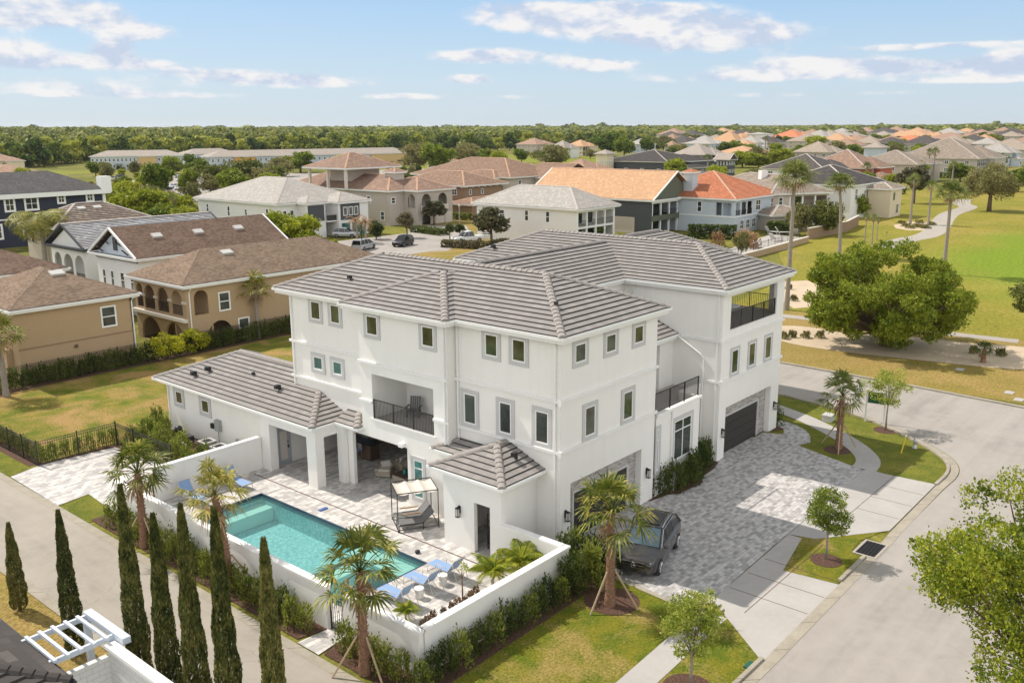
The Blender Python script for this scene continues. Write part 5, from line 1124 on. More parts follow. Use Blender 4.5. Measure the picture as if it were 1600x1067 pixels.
def make_tree(name, hgt=8., R=4., zb=2., clumps=28, leaves=7000, size=.18, mat='leaf_oak', tr=.22, seed=1, bark='bark', cr=(.22, .40), limbs=9, hollow=.35, flat=.8, cat='tree', aspect=.55, twigs=0):
    rng = np.random.default_rng(seed); t = thing(name, None, cat); cen, rad = crown_centres(R, zb, hgt, clumps, rng, cr, hollow)
    if twigs:   # loose sprays outside the clumps
        k = rng.choice(len(cen), twigs); d = rng.normal(size=(twigs, 3)); d /= np.linalg.norm(d, axis=1, keepdims=True); d[:, 2] = np.abs(d[:, 2])*.6; cen = np.vstack([cen, cen[k]+d*(rad[k]*1.15)[:, None]]); rad = np.concatenate([rad, rad[k]*.28])
    q = clump_pts(cen, rad, leaves, rng, flat=flat); q = q[q[:, 2] > max(.25, zb*.5)]; V, Fq = leaf_quads(q, size, rng, aspect=aspect); np_mesh('crown', V, Fq, mat, t)
    m_ = MB(); zf = zb+(hgt-zb)*.18; m_.tube([(0, 0, -.05), (.03*hgt*.2, .02, zf*.5), (0, .03, zf), (0, 0, (zb+hgt)/2)], [tr*1.25, tr, tr*.85, tr*.35], 9)
    for i in range(min(limbs, len(cen))):
        c = cen[i]; m_.tube([(0, 0, zf*.85), (c[0]*.4, c[1]*.4, zf+(c[2]-zf)*.35), tuple(c)], [tr*.55, tr*.3, tr*.08], 6)
    m_.build('trunk', bark, t, smooth=True); t['h'] = hgt; return t
def make_cypress(seed=3, hgt=8.):
    rng = np.random.default_rng(seed); t = thing('cypress_tree', None, 'cypress tree'); n = 15000; u = rng.random(n)**.8; z = .25+u*(hgt-.3); th = rng.random(n)*2*np.pi
    prof = .56*np.minimum(1., (1.02-(z/hgt))**.62*1.25)*np.minimum(1, .55+z/1.2); bumpy = 1+.10*np.sin(z*5.+3*np.sin(th*2))+.10*np.sin(th*5+z*1.7)
    r = prof*bumpy*(.70+.32*rng.random(n)**.4); c = np.stack([r*np.cos(th), r*np.sin(th), z], 1); d = np.stack([np.cos(th)*.22, np.sin(th)*.22, np.ones(n)], 1)
    V, Fq = leaf_quads(c, .085, rng, dirs=d, aspect=.36); np_mesh('crown', V, Fq, 'leaf_cypress', t)
    m_ = MB(); m_.tube([(0, 0, 0), (0, 0, hgt*.9)], [.13, .02], 7); m_.build('trunk', 'bark', t); t['h'] = hgt; return t
def fan_geo(rng, nf, pet, fan, el0, el1, blades=16, droop=.30, zc=0., thin=.045):
    V = []; Fq = []; PV = MB()
    for i in range(nf):
        f = i/(nf-1); e = math.radians(el0+(el1-el0)*f+rng.uniform(-10, 10)); a = i*2.39996+rng.uniform(-.25, .25); pl = pet*rng.uniform(.65, 1.25); fr = fan*rng.uniform(.75, 1.15)
        d = np.array([math.cos(a)*math.cos(e), math.sin(a)*math.cos(e), math.sin(e)]); mid = d*pl*.55+np.array([0, 0, zc]); tip = d*pl+np.array([0, 0, zc-.12*pl*math.cos(e)])
        PV.tube([(0, 0, zc), tuple(mid), tuple(tip)], [.022, .016, .012], 4)
        side = np.cross(d, [0, 0, 1]); ln = np.linalg.norm(side); side = side/ln if ln > .05 else np.array([1., 0, 0]); up = np.cross(side, d); tw = rng.uniform(-.5, .5); s2 = side*math.cos(tw)+up*math.sin(tw); u2 = np.cross(s2, d)
        for k in range(blades):
            g = (k/(blades-1)-.5)*math.radians(205); bd = d*math.cos(g)+s2*math.sin(g); ll = fr*(1-.22*abs(g)/2)*rng.uniform(.88, 1.08)
            fold = u2*(.10*(1 if k % 2 else -1)); w = np.cross(bd, u2); w = w/np.linalg.norm(w)*thin
            p0 = tip; p1 = tip+bd*ll*.5+fold*.3; p2 = tip+bd*ll+np.array([0, 0, -droop*ll*rng.uniform(.5, 1.6)])
            j = len(V); V += [p0-w*.25, p0+w*.25, p1+w, p1-w, p2+w*.12, p2-w*.12]; Fq += [(j, j+1, j+2, j+3), (j+3, j+2, j+4, j+5)]
    return V, Fq, PV
def make_fan_palm(name='palm_tree', hgt=4.2, seed=5, nf=30, pet=1.0, fan=.85, tr=.19, bark='palm_bark_red', mat='palm_leaf', skirt=True, stakes=False, lean=(.0, .0), dead=7, bulge=1., blades=16):
    rng = np.random.default_rng(seed); t = thing(name, None, 'palm tree'); m_ = MB(); n = 14; P = []; Rr = []
    for i in range(n+1): f = i/n; P.append((lean[0]*f*f, lean[1]*f*f, hgt*f)); Rr.append(tr*(1.2-.6*f if f < .12 else 1.05-.38*f)*(1+.05*(i % 2)))
    m_.tube(P, Rr, 12)
    if skirt:   # boots: old leaf bases on the trunk
        for i in range(int(hgt*26)):
            z = hgt*(.04+.95*(i/(hgt*26))); a = i*2.4; f = z/hgt; r = tr*(1.08-.12*f); r = r*(1-.24*f); cx, cy = lean[0]*f*f, lean[1]*f*f; d = (math.cos(a), math.sin(a)); m_.bar((cx+d[0]*r*.8, cy+d[1]*r*.8, z), (cx+d[0]*(r+.055), cy+d[1]*(r+.055), z+.09), .035, .015, 4)
    m_.build('trunk', bark, t)
    V, Fq, PV = fan_geo(rng, nf, pet, fan, 84, -20, blades=blades); off = np.array([lean[0], lean[1], hgt]); V = np.array(V)+off; PV.v = [(x+off[0], y+off[1], z+off[2]) for x, y, z in PV.v]
    k = len(V); V = np.vstack([V, np.array(PV.v)]); Fq = Fq+[tuple(i+k for i in f) for f in PV.f if len(f) == 4]; np_mesh('fronds', V, Fq, mat, t)
    if dead:
        V, Fq, PV = fan_geo(rng, dead, pet*.75, fan*.75, -35, -68, blades=10, droop=.5); V = np.array(V)+off; np_mesh('dead_fronds', V, Fq, 'palm_dead', t)
    if stakes:
        for a in (0.5, 2.6, 4.7): s = MB(); s.bar((math.cos(a)*1.15, math.sin(a)*1.15, 0), (math.cos(a)*.2, math.sin(a)*.2, 1.55), .04, n=6); s.build('stake', 'stake', t)
    t['h'] = hgt+pet+fan*.7; return t
def make_feather_palm(name='palm_tree', hgt=5., seed=8, nf=18, L=2.6, tr=.16, bark='palm_bark_grey', mat='palm_leaf_dark', width=.5, el=(75, -15), droopk=1., lw=1.):
    rng = np.random.default_rng(seed); t = thing(name, None, 'palm tree'); m_ = MB(); m_.tube([(0, 0, 0), (.06, 0, hgt*.5), (0, 0, hgt)], [tr*1.3, tr, tr*.8], 10); m_.build('trunk', bark, t); V = []; Fq = []; R_ = MB()
    for i in range(nf):
        a = i*2.39996; e = math.radians(el[0]+(el[1]-el[0])*i/(nf-1)); l = L*rng.uniform(.85, 1.1); p = np.array([0, 0, hgt]); pts = [p]; ds = []; n = 12
        for k in range(n):
            d = np.array([math.cos(a)*math.cos(e), math.sin(a)*math.cos(e), math.sin(e)]); p = p+d*l/n; pts.append(p); ds.append(d); e -= math.radians(11)*droopk
        R_.tube([tuple(q) for q in pts], [.03*(1-k/(n+1))+.006 for k in range(n+1)], 4)
        for k in range(1, n+1):
            for m2 in (0, .5):
                q = pts[k-1]+(pts[k]-pts[k-1])*m2; d = ds[min(k, n-1)]; s = np.cross(d, [0, 0, 1]); s = s/max(.1, np.linalg.norm(s)); ll = width*math.sin(math.pi*(.12+.80*k/n))*rng.uniform(.85, 1.1)
                for sg in (-1, 1):
                    tip = q+(s*sg+d*.5)*ll+np.array([0, 0, -.35*ll]); w = d*.035*lw; j = len(V); V += [q-w, q+w, (q+tip)/2+w*1.1+np.array([0, 0, .03]), tip]; Fq.append((j, j+1, j+2, j+3))
    k = len(V); V = np.vstack([np.array(V), np.array(R_.v)]); Fq += [tuple(i+k for i in f) for f in R_.f if len(f) == 4]; np_mesh('fronds', V, Fq, mat, t); t['h'] = hgt+L*.6; return t
def make_shrub(name, R=.35, hgt=.9, leaves=420, size=.07, mat='leaf_hedge', seed=1, cat='shrub', up=True):
    rng = np.random.default_rng(seed); t = thing(name, None, cat); n = leaves; z = hgt*rng.random(n)**.8; th = rng.random(n)*6.28; lob = 1+.3*np.sin(th*3+seed)+.2*np.sin(z*9+th); r = R*(.45+.6*rng.random(n)**.5)*lob*(1-.45*(z/hgt)**2)
    c = np.stack([r*np.cos(th), r*np.sin(th), z*(1+.25*rng.normal(size=n)*.5)+.03], 1); c[:, 2] = np.maximum(c[:, 2], .03)
    d = np.stack([np.cos(th)*.6, np.sin(th)*.6, np.ones(n)], 1) if up else None; V, Fq = leaf_quads(c, size, rng, dirs=d, aspect=.4); np_mesh('foliage', V, Fq, mat, t)
    m_ = MB(); [m_.bar((0, 0, 0), (R*.4*math.cos(a), R*.4*math.sin(a), hgt*.7), .02, .006, 4) for a in (0, 2, 4)]; m_.build('stem', 'bark', t); t['h'] = hgt; return t
def pl(proto, px, by, ty=None, rz=0., label=None, group=None, sw=1., pt=None, cat=None):
    x, y = G(px, by) if pt is None else pt
    s = ztop(x, y, ty)/proto['h'] if ty is not None else 1.
    return place(proto, (x, y, rise(x, y)), rz, label, group, (s*sw, s*sw, s), cat)

ONES = 'zeroth first second third fourth fifth sixth seventh eighth ninth tenth eleventh twelfth thirteenth fourteenth fifteenth sixteenth seventeenth eighteenth nineteenth'.split()
def nth(i): return ONES[i] if i < 20 else (['twentieth', 'thirtieth', 'fortieth', 'fiftieth', 'sixtieth'][i//10-2] if i % 10 == 0 else ['twenty', 'thirty', 'forty', 'fifty', 'sixty'][i//10-2]+'-'+ONES[i % 10])
# the row of Italian cypresses along the lane
cyp = [make_cypress(3+i, 8.) for i in range(3)]
tips = [(12, 815, 'shortest cypress at the far left end of the lane row'), (90, 795, 'second short cypress, standing against the lane above the white pergola'), (187, 755, 'tall cypress just behind the pergola, beside the staked palm'), (238, 800, 'slim cypress between two taller ones right of the pergola'), (281, 785, 'tall dark cypress in the middle of the lane row'), (333, 790, 'tall cypress touching the crown of the palm by the pool wall'), (411, 838, 'rightmost cypress in front of the long white pool wall')]
for i, (px, py, lab) in enumerate(tips):
    X = -18.2; d = ray(px, py); t_ = (X-CAM[0])/d[0]; q = CAM+t_*d; s = float(q[2])/8.
    place(cyp[i % 3], (float(q[0]), float(q[1]), -.02), i*1.3, lab, 'cypresses along the lane', ((.46+.19*s,)*2+(s,)))
# palms round the house
pA = make_fan_palm(hgt=3.7, seed=5, stakes=True, nf=26, pet=1.05, fan=.9)
pB = make_fan_palm(hgt=4.2, seed=6, stakes=True, nf=22, pet=1.0, fan=.85, lean=(.3, .3))
pC = make_fan_palm(hgt=4.0, seed=11, stakes=True, nf=25, pet=1.1, fan=.9)
pD = make_fan_palm(hgt=4.0, seed=12, stakes=True, nf=26, dead=2, pet=1.05, fan=.95, lean=(.25, .1))
pE = make_fan_palm(hgt=3.3, seed=13, stakes=True, nf=20, pet=1.05, fan=.85, mat='palm_leaf_dark')
place(pA, (-12.0, 15.2, 0), 0, 'staked fan palm at the far end of the long white garden wall'); place(pB, (-11.75, 8.6, 0), 1, 'staked fan palm leaning over the pool wall behind the cypresses')
place(pC, (*G(570, 1052), 0), 2, 'staked fan palm with red-brown trunk beside the small black gate'); place(pD, (*G(953, 945), 0), .4, 'bushy staked fan palm in front of the garage and parked SUV'); place(pE, (*G(1310, 700), 0), .9, 'staked fan palm on the lawn between the footpath and the driveway')
pS = make_fan_palm(hgt=4.6, seed=14, nf=28, pet=1.1, fan=1.1, tr=.2, blades=13, bark='palm_bark_grey', skirt=True)
pl(pS, 404, 528, None, 0, 'cabbage palm against the long tan house wall'); pl(pS, 8, 640, None, 1.5, 'cabbage palm cut by the left edge beside the tan house', pt=(-5.9, 46.6))
# tall golf course palms
tall = [make_fan_palm(hgt=13, seed=20, nf=54, pet=1.05, fan=1.15, mat='palm_leaf_dark', tr=.19, bark='palm_bark_grey', skirt=False, dead=5, blades=12), make_fan_palm(hgt=11., seed=21, nf=50, pet=1.05, fan=1.2, mat='palm_leaf_dark', tr=.20, bark='palm_bark_grey', skirt=False, dead=6, blades=12, lean=(.2, .5))]
gt = 'tall fan palms along the golf course'
pl(tall[0], 1229, 484, 246, 0, 'tallest fan palm, rising just right of the house tower', gt, 1.15); pl(tall[1], 1311, 400, 266, 1, 'tall fan palm with pale trunk between the tower palm and the big oak', gt, 1.3); pl(tall[1], 1474, 428, 278, 2.2, 'tall leaning fan palm rising from behind the right of the big oak', gt, 1.3)
mp = make_fan_palm(hgt=7.5, seed=23, nf=22, pet=.8, fan=.9, tr=.22, bark='palm_bark_grey', skirt=False, dead=3, blades=10, mat='palm_leaf_dark'); md = make_fan_palm(hgt=7.5, seed=24, nf=10, pet=.8, fan=1.0, tr=.2, bark='palm_bark_grey', skirt=False, dead=12, blades=10, mat='palm_dead')
gm = 'slender palms in the golf course sand island'
for (pr, px, by, ty, lab, g_, sw) in ((mp, 1422, 350, 268, 'thin palm at the left of the round sand island', gm, 1.), (mp, 1450, 352, 278, 'thin palm at the right of the round sand island', gm, 1.), (mp, 1351, 378, 330, 'left one of three small palms on the dry grass', 'three small palms', .9), (mp, 1362, 382, 332, 'middle one of three small palms on the dry grass', 'three small palms', .9), (mp, 1370, 376, 338, 'right one of three small palms on the dry grass', 'three small palms', .8),
    (mp, 1352, 300, 252, 'bushy palm before the brick-red house', None, 1.2), (md, 1401, 305, 268, 'palm with withered brown fronds beside the yellow bush', 'withered palms', 1.), (md, 1378, 312, 272, 'withered palm right of the brick-red house', 'withered palms', 1.), (mp, 1449, 280, 230, 'dark palm in front of the big tan-roofed house, left one', 'pair of dark palms', .9), (mp, 1457, 284, 228, 'dark palm in front of the big tan-roofed house, right one', 'pair of dark palms', .9),
    (mp, 1487, 288, 250, 'pale palm before the screened porch of the tan-roofed house', None, 1.3), (mp, 846, 295, 236, 'single palm behind the white hip roofed house', None, 1.1), (mp, 1105, 276, 240, 'bushy yellow-green palm between the dark roofs', None, 1.6), (mp, 273, 350, 300, 'palm among the bushes behind the dark tiled hip roof', None, 1.2), (mp, 1195, 240, 212, 'small palm before the far white modern house', None, 1.4), (mp, 1385, 372, 362, 'low young palm hidden behind the oak top', None, 1.2)):
    pl(pr, px, by, ty, px*.1, lab, g_, sw)
fp = make_feather_palm(hgt=6., seed=8, nf=28, L=3.6, width=1.1, mat='palm_leaf', droopk=1.2, lw=1.4); pl(fp, 66, 385, 312, 0, 'queen palm with drooping golden fronds before the navy house', None, 1.5, pt=G(72, 424))
fb_ = make_feather_palm(hgt=3.6, seed=9, nf=14, L=2.4, width=.45, mat='leaf_bronze'); pl(fb_, 558, 378, 332, 0, 'bronze feather palm before the white modern house, left one', 'bronze feather palms', 1.); pl(fb_, 572, 380, 334, 1, 'bronze feather palm before the white modern house, right one', 'bronze feather palms', 1.)
sm = make_feather_palm(hgt=.45, seed=10, nf=15, L=1.05, tr=.05, width=.30, mat='leaf_tropical', el=(86, 40), droopk=.75, lw=.35)
place(sm, (*G(815, 878, .8), 0), 0, 'large yellow-green areca palm in the corner bed by the bath house', 'areca palms in the corner bed', 1.5); place(sm, (*G(833, 870, .9), 0), 1, 'areca palm tucked into the wall corner nearest the house', 'areca palms in the corner bed', 1.3); place(sm, (*G(772, 895, .7), 0), 2, 'areca palm at the left end of the bed clump', 'areca palms in the corner bed', 1.35); place(sm, (*G(635, 955, .4), 0), 2, 'small sparse palm seedling in the near wall corner bed', None, .7)
cr_ = make_shrub('croton_plant', .22, .4, 160, .07, 'leaf_croton', 4, 'plant')
for i, q_ in enumerate(((659, 970), (666, 966), (677, 960), (694, 951), (706, 944), (715, 938), (725, 933), (734, 927), (744, 921))): place(cr_, (*G(*q_, .25), 0), i, nth(i+1)+' bronze croton from the near corner inside the garden wall', 'bronze crotons inside the corner wall', .62+.1*(i % 3))
yt = make_tree('potted_sapling', 1.9, .35, .9, 6, 60, .06, 'leaf_young', .03, 3, limbs=2); place(yt, (*G(723, 935), 0), 0, 'bare thin sapling stake beside the third lounger', cat='sapling')
sheet('planting_bed', [(-10.8, -2.0), (-2.6, -2.0), (-2.6, -.2), (-4.6, .3), (-8.2, .75), (-10.2, .2), (-10.8, 1.2)], .008, 'white_stone')
# clipped and loose hedges
hs = [make_shrub('hedge_shrub', .42, 1.25, 650, .075, 'leaf_hedge', s) for s in (1, 2, 3)]
gh = 'shrubs along the lane side of the pool wall'; 
for i, y in enumerate((-1.9, -1.1, -.3, .5, 1.2)): place(hs[i % 3], (-11.6-.1*(i % 2), y, 0), i*1.1, nth(i+1)+' loose shrub from the wall corner towards the small black gate', gh, .85)
for i in range(22): place(hs[i % 3], (-11.65-.18*(i % 2), 3.5+i*.72, 0), i*1.7, nth(i+1)+' shrub beyond the small gate along the long white lane wall', gh, .80+.22*((i*7) % 5)/5)
hd_ = [make_shrub('hedge_shrub', .48, 1.45, 700, .08, 'leaf_dark', s) for s in (4, 5, 6)]; hd_[0].children[0].data.materials[0] = MT['leaf_hedge']
gh2 = 'shrubs below the street side garden wall'
for i in range(17): place(hd_[(i*2) % 3], (-11.6+i*.66, -2.85+.05*(i % 3), 0), i*1.9, nth(i+1)+' shrub from the lane corner below the street side wall', gh2, .72+.2*((i*5) % 4)/4+(.25 if i > 12 else 0))
for i, p in enumerate(((-.75, -1.6), (-1.4, -1.5), (-.9, -2.4), (-1.6, -3.0), (-.4, -2.8))): place(hd_[i % 3], (p[0], p[1], 0), i, nth(i+1)+' dark shrub of the clump between the garage corner and the palm', gh2, 1.15)
gl_ = 'dark shrubs below the link windows'
for i, (x, y) in enumerate(((8.3, -.35+.6), (8.9, .0), (9.6, -.3), (10.3, -.25), (10.9, -.45), (11.5, -.3), (12.1, -.1), (12.8, .0), (13.3, .2), (13.9, .35), (14.3, .5))): place(hd_[(i % 2)+1], (x, y-.1, 0), i, nth(i+1)+' shrub from the near garage in the bed below the link windows', gl_, .85+.1*(i % 3))
for i in range(4): place(hd_[(i % 2)+1], (23.3, .2+i*.7, 0), i, nth(i+1)+' shrub from the front beside the tower garage corner', 'shrubs at the tower corner', .9)
hb = [make_shrub('hedge_shrub', .55, 1.9, 420, .13, 'leaf_dark', s) for s in (7, 8)]; gb = 'tall hedge plants along the black fence of the tan houses'
for i in range(58): place(hb[i % 2], (-10.4+i*.72, 48.0+.1*(i % 3), 0), i*2.1, nth(i+1)+' hedge plant from the left in the row along the tan houses', gb, .66+.16*((i*3) % 5)/5)
for i in range(17): place(hs[i % 3], (-10.2+.15*(i % 2), 30.6+i*.95, 0), i, nth(i+1)+' small hedge plant from the corner inside the left lane fence', 'young hedge plants inside the lane fence', .72)
for i in range(6): place(hs[i % 3], (-9.6+i*.75, 30.4, 0), i, nth(i+1)+' small hedge plant from the lane inside the near lawn fence', 'young hedge plants inside the lane fence', .75)
for i, (x, y) in enumerate(((-5.4, 29.0), (-5.3, 28.0), (-4.6, 28.6), (-5.2, 26.8), (-4.5, 27.4), (-5.4, 25.6), (-4.4, 26.0), (-5.2, 24.2), (-4.5, 24.6), (-5.3, 22.9), (-5.8, 21.5), (-5.0, 21.6), (-6.6, 20.9), (-7.4, 20.5), (-5.4, 20.4), (-3.0, 29.3), (-2.7, 30.8))): place(hs[i % 3], (x, y, 0), i*2., nth(i+1)+' yellow-green shrub counted from the lawn towards the privacy wall gate', 'shrubs round the air conditioners', .95+.15*(i % 3))
yb = make_tree('yellow_bush', 2.4, 1.6, .3, 14, 2200, .10, 'leaf_yellow', .08, 31, cat='bush'); pl(yb, 290, 520, None, 0, 'bright yellow-green bush between the two tan houses', 'yellow bushes between the tan houses', pt=(7.6, 47.6)); pl(yb, 0, 0, None, 2, 'bright yellow-green bush nearer the arched porch of the tan house', 'yellow bushes between the tan houses', pt=(10.0, 47.8)); 
# street trees
st1 = make_tree('street_tree', 3.9, 1.15, .95, 46, 7000, .05, 'leaf_young', .055, 41, cr=(.16, .32), hollow=.1, limbs=12, twigs=30, bark='palm_bark_grey'); pl(st1, 1291, 873, 752, 0, 'young round street tree on the grass tongue of the driveway')
st2 = make_tree('street_tree', 4.0, 1.3, 1.0, 44, 6400, .052, 'leaf_young', .055, 42, cr=(.18, .34), hollow=.05, limbs=14, twigs=60, bark='palm_bark_grey'); pl(st2, 1082, 1072, 918, 1, 'young street tree at the bottom by the footpath', pt=G(1080, 1075))
st3 = make_tree('street_tree', 4.4, 1.5, 1.3, 32, 3600, .055, 'leaf_young', .05, 43, cr=(.16, .30), hollow=.05, limbs=16, twigs=60, bark='palm_bark_grey'); pl(st3, 1384, 672, 564, 2, 'thin young tree beside the street sign')
# the big tree beyond the street
ok = make_tree('oak_tree', 10.0, 10.2, -.6, 150, 84000, .13, 'leaf_oak', .40, 58, cr=(.07, .135), limbs=60, twigs=420, hollow=.40, flat=.66); place(ok, (50.2, 2.4, 0), .6, 'broad dense green tree standing in the sand beyond the street', cat='tree', scale=(.86, .86, .98))
ok2 = make_tree('oak_tree', 7.0, 3.2, 2.2, 26, 9000, .15, 'leaf_oak2', .2, 52, twigs=40); pl(ok2, 1606, 540, 430, 0, 'dark tree cut by the right edge above the golf fairway', pt=G(1612, 530))
moss = make_tree('oak_tree', 14., 9., 4., 50, 16000, .28, 'leaf_olive', .6, 53, cr=(.15, .28), limbs=16, twigs=160, flat=1.1); pl(moss, 1545, 330, 258, 0, 'wide mossy oak with hanging foliage beside the cart path')
nr = make_tree('street_tree', 10.6, 4.9, 2.6, 90, 62000, .055, 'leaf_near', .17, 54, cr=(.09, .19), hollow=.3, limbs=60, twigs=420); place(nr, (*G(1668, 940, 6.4), -.02), 0, 'large leafy tree filling the lower right corner', cat='tree')
yp = make_fan_palm('small_palm', hgt=1.1, seed=25, nf=14, pet=.5, fan=.55, tr=.2, skirt=False, dead=3, blades=10, mat='palm_leaf_dark'); pl(yp, 1536, 566, None, 0, 'stubby young palm in the sand right of the big tree', cat='palm tree')
gr = make_shrub('grass_tuft', .5, .55, 420, .10, 'leaf_olive', 9, 'shrub')
for i, (px, py) in enumerate(((1224, 529), (1237, 527), (1259, 528), (1281, 528), (1564, 556), (1521, 552), (1240, 470), (1232, 452))): pl(gr, px, py, None, i, nth(i+1)+' grassy tuft counted across the pale sand beyond the street', 'grassy tufts in the sand', .8)
for i, (px, py) in enumerate(((1409, 350), (1415, 354), (1423, 357), (1431, 355), (1437, 349), (1446, 357), (1455, 352), (1440, 356))): pl(gr, px, py, None, i, nth(i+1)+' small grassy tuft from the left in the round sand island', 'tufts in the round sand island', 1.6)

# middle distance trees
T_ = {'oak': make_tree('oak_tree', 8, 4.2, 1.6, 30, 4200, .34, 'leaf_oak', .25, 61, limbs=6), 'bright': make_tree('bright_tree', 7, 4.0, .6, 30, 4200, .32, 'leaf_bright', .2, 62, limbs=6), 'olive': make_tree('olive_tree', 8, 4.4, 1.2, 34, 4200, .30, 'leaf_olive', .25, 63, limbs=8, twigs=60), 'mag': make_tree('magnolia_tree', 7, 2.6, 1.5, 26, 3000, .26, 'leaf_rust', .18, 64, limbs=10), 'round': make_tree('round_tree', 5, 1.8, 1.9, 16, 1500, .22, 'leaf_dark', .14, 65, limbs=5, hollow=.1), 'oak2': make_tree('oak_tree', 9, 4.6, 1.2, 34, 4400, .36, 'leaf_oak2', .28, 66, limbs=6), 'dark': make_tree('dark_tree', 8, 3.6, 1.0, 24, 3000, .34, 'leaf_dark', .2, 67, limbs=4)}
TL = [('mag', 768, 388, 318, 1.2, 'magnolia before the white wall of the hip roofed house'), ('round', 703, 378, 348, 1.0, 'round clipped tree at the far hedge, left one'), ('round', 719, 376, 350, 1.0, 'round clipped tree at the far hedge, right one'), ('mag', 678, 352, 310, 1.3, 'magnolia in front of the brown tiled house'), ('mag', 636, 372, 328, .9, 'small magnolia left of the paved far drive'), ('dark', 588, 374, 345, 1.2, 'dark shrub tree at the beige house entrance'), ('oak', 660, 346, 322, 1.1, 'green bush at the brown house corner'),
 ('bright', 437, 398, 330, 1.0, 'bright green tree behind the brown shingle roof, left crown'), ('bright', 470, 400, 336, 1.1, 'bright green tree behind the brown shingle roof, right crown'), ('bright', 520, 402, 375, .9, 'low bright bush by the silver minivan'),
 ('oak', 250, 308, 254, 1.0, 'large round tree in the middle of the far car park'), ('oak', 297, 305, 262, .8, 'round tree right of the white van'), ('bright', 222, 306, 275, .7, 'small tree beside the white and blue parked cars'), ('olive', 168, 282, 255, .9, 'olive tree before the left grey townhouse'), ('olive', 212, 275, 252, .9, 'olive tree before the yellow townhouse end'),
 ('bright', 200, 352, 302, 1.1, 'yellow-green tree right behind the dark tiled roof'), ('bright', 180, 335, 292, .9, 'yellow-green tree beside the white chimney'), ('bright', 228, 356, 294, 1.1, 'yellow-green tree in the middle of the thicket'), ('oak', 262, 362, 318, 1.3, 'green tree low in the thicket'), ('bright', 292, 362, 322, 1.2, 'green tree at the right end of the thicket'), ('oak2', 318, 365, 332, .8, 'slim tree in front of the white house gable wall'), ('oak', 240, 366, 326, 1.2, 'green bush behind the tiled ridge'),
 ('oak2', 345, 300, 254, 1.2, 'large dull green tree left behind the white house'), ('oak2', 385, 298, 245, 1.3, 'tallest dull green tree behind the white house roof'), ('oak2', 425, 296, 256, 1.2, 'dull green tree right behind the white house roof'), ('olive', 405, 300, 262, 1.2, 'grey green tree close behind the white house ridge'), ('olive', 330, 305, 272, 1.1, 'lower olive tree at the left of the group behind the white house'),
 ('olive', 655, 268, 224, 1.3, 'brownish oak before the yellow townhouse, left'), ('oak', 685, 270, 224, 1.3, 'green oak right of the brownish one'), ('olive', 725, 262, 223, 1.3, 'round yellowish oak above the brown roofs'), ('oak2', 642, 302, 265, 1.1, 'loose tree left of the brown tiled house'), ('dark', 548, 258, 242, .8, 'dark pine between the townhouses and beige house'), ('mag', 612, 278, 250, .9, 'dark tree on the far street island'), ('mag', 590, 270, 264, 1.0, 'dark bush at the bend of the far street'),
 ('olive', 860, 264, 226, 1.5, 'wide willowy tree above the palm behind the white roof'), ('oak', 950, 245, 206, 1.4, 'big dark oak right of the far peach-roofed villa'), ('oak', 975, 246, 214, 1.2, 'oak attached to the right of the big dark one'), ('oak', 815, 255, 232, 1.2, 'oak at the left edge of the green field'), ('bright', 780, 262, 236, 1.2, 'light tree left of the green field'), ('oak', 755, 258, 232, 1.2, 'dark round tree above the brown ridge'), 
 ('bright', 1032, 272, 250, 1.3, 'yellow-green tree before the dark roofed villa, left'), ('bright', 1055, 276, 248, 1.3, 'yellow-green tree before the dark roofed villa, right'), ('bright', 1160, 262, 236, 1.7, 'bright thicket right of the grey gable roofs'), ('bright', 1185, 262, 240, 1.4, 'bright thicket next to the dark ridge'), ('olive', 1040, 236, 212, 1.2, 'bare brownish tree among the far roofs'), ('oak', 1010, 240, 214, 1.0, 'dark tree before the far cream house'),
 ('bright', 1276, 236, 212, 1.6, 'bright tree right of the orange hip roof'), ('olive', 1310, 243, 226, 1.7, 'rounded olive tree between tan and dark roofs'), ('oak', 1345, 240, 226, 1.4, 'green hedge trees before the white turret'), ('bright', 1216, 262, 232, 1.4, 'green tree at the left of the dark hip roof'), ('oak', 1400, 244, 226, 1.8, 'green trees left of the tan gable roof'), ('oak', 1440, 240, 224, 1.8, 'green trees beside the tan gable roof'), ('olive', 1385, 262, 240, 1., 'dull tree before the far roofs'),
 ('bright', 1375, 318, 292, 1.5, 'rounded yellow-green tree beside the clipped hedge'), ('mag', 1427, 318, 256, 1.2, 'dark magnolia right of the yellow bush'), ('bright', 1392, 296, 272, 1.1, 'yellow bush next to the brick-red house'), ('olive', 1247, 368, 318, .8, 'blossoming small tree beside the beige porch house'), ('oak2', 1289, 368, 310, .9, 'small green tree before the white two-storey villa'), ('oak', 1590, 300, 262, 1.2, 'dark green tree at the right edge above the oak'), ('oak', 1560, 262, 238, 1.2, 'green tree behind the mossy oak'),
 ('oak', 930, 378, 350, 1.2, 'green shrub before the white hip roofed house porch'), ('olive', 1158, 398, 362, .7, 'orange-brown shrub behind the link roof'), ('bright', 40, 292, 262, 1.2, 'light bush by the far left townhouse'), ('dark', 905, 238, 222, 1., 'dark tree by the far villa')]
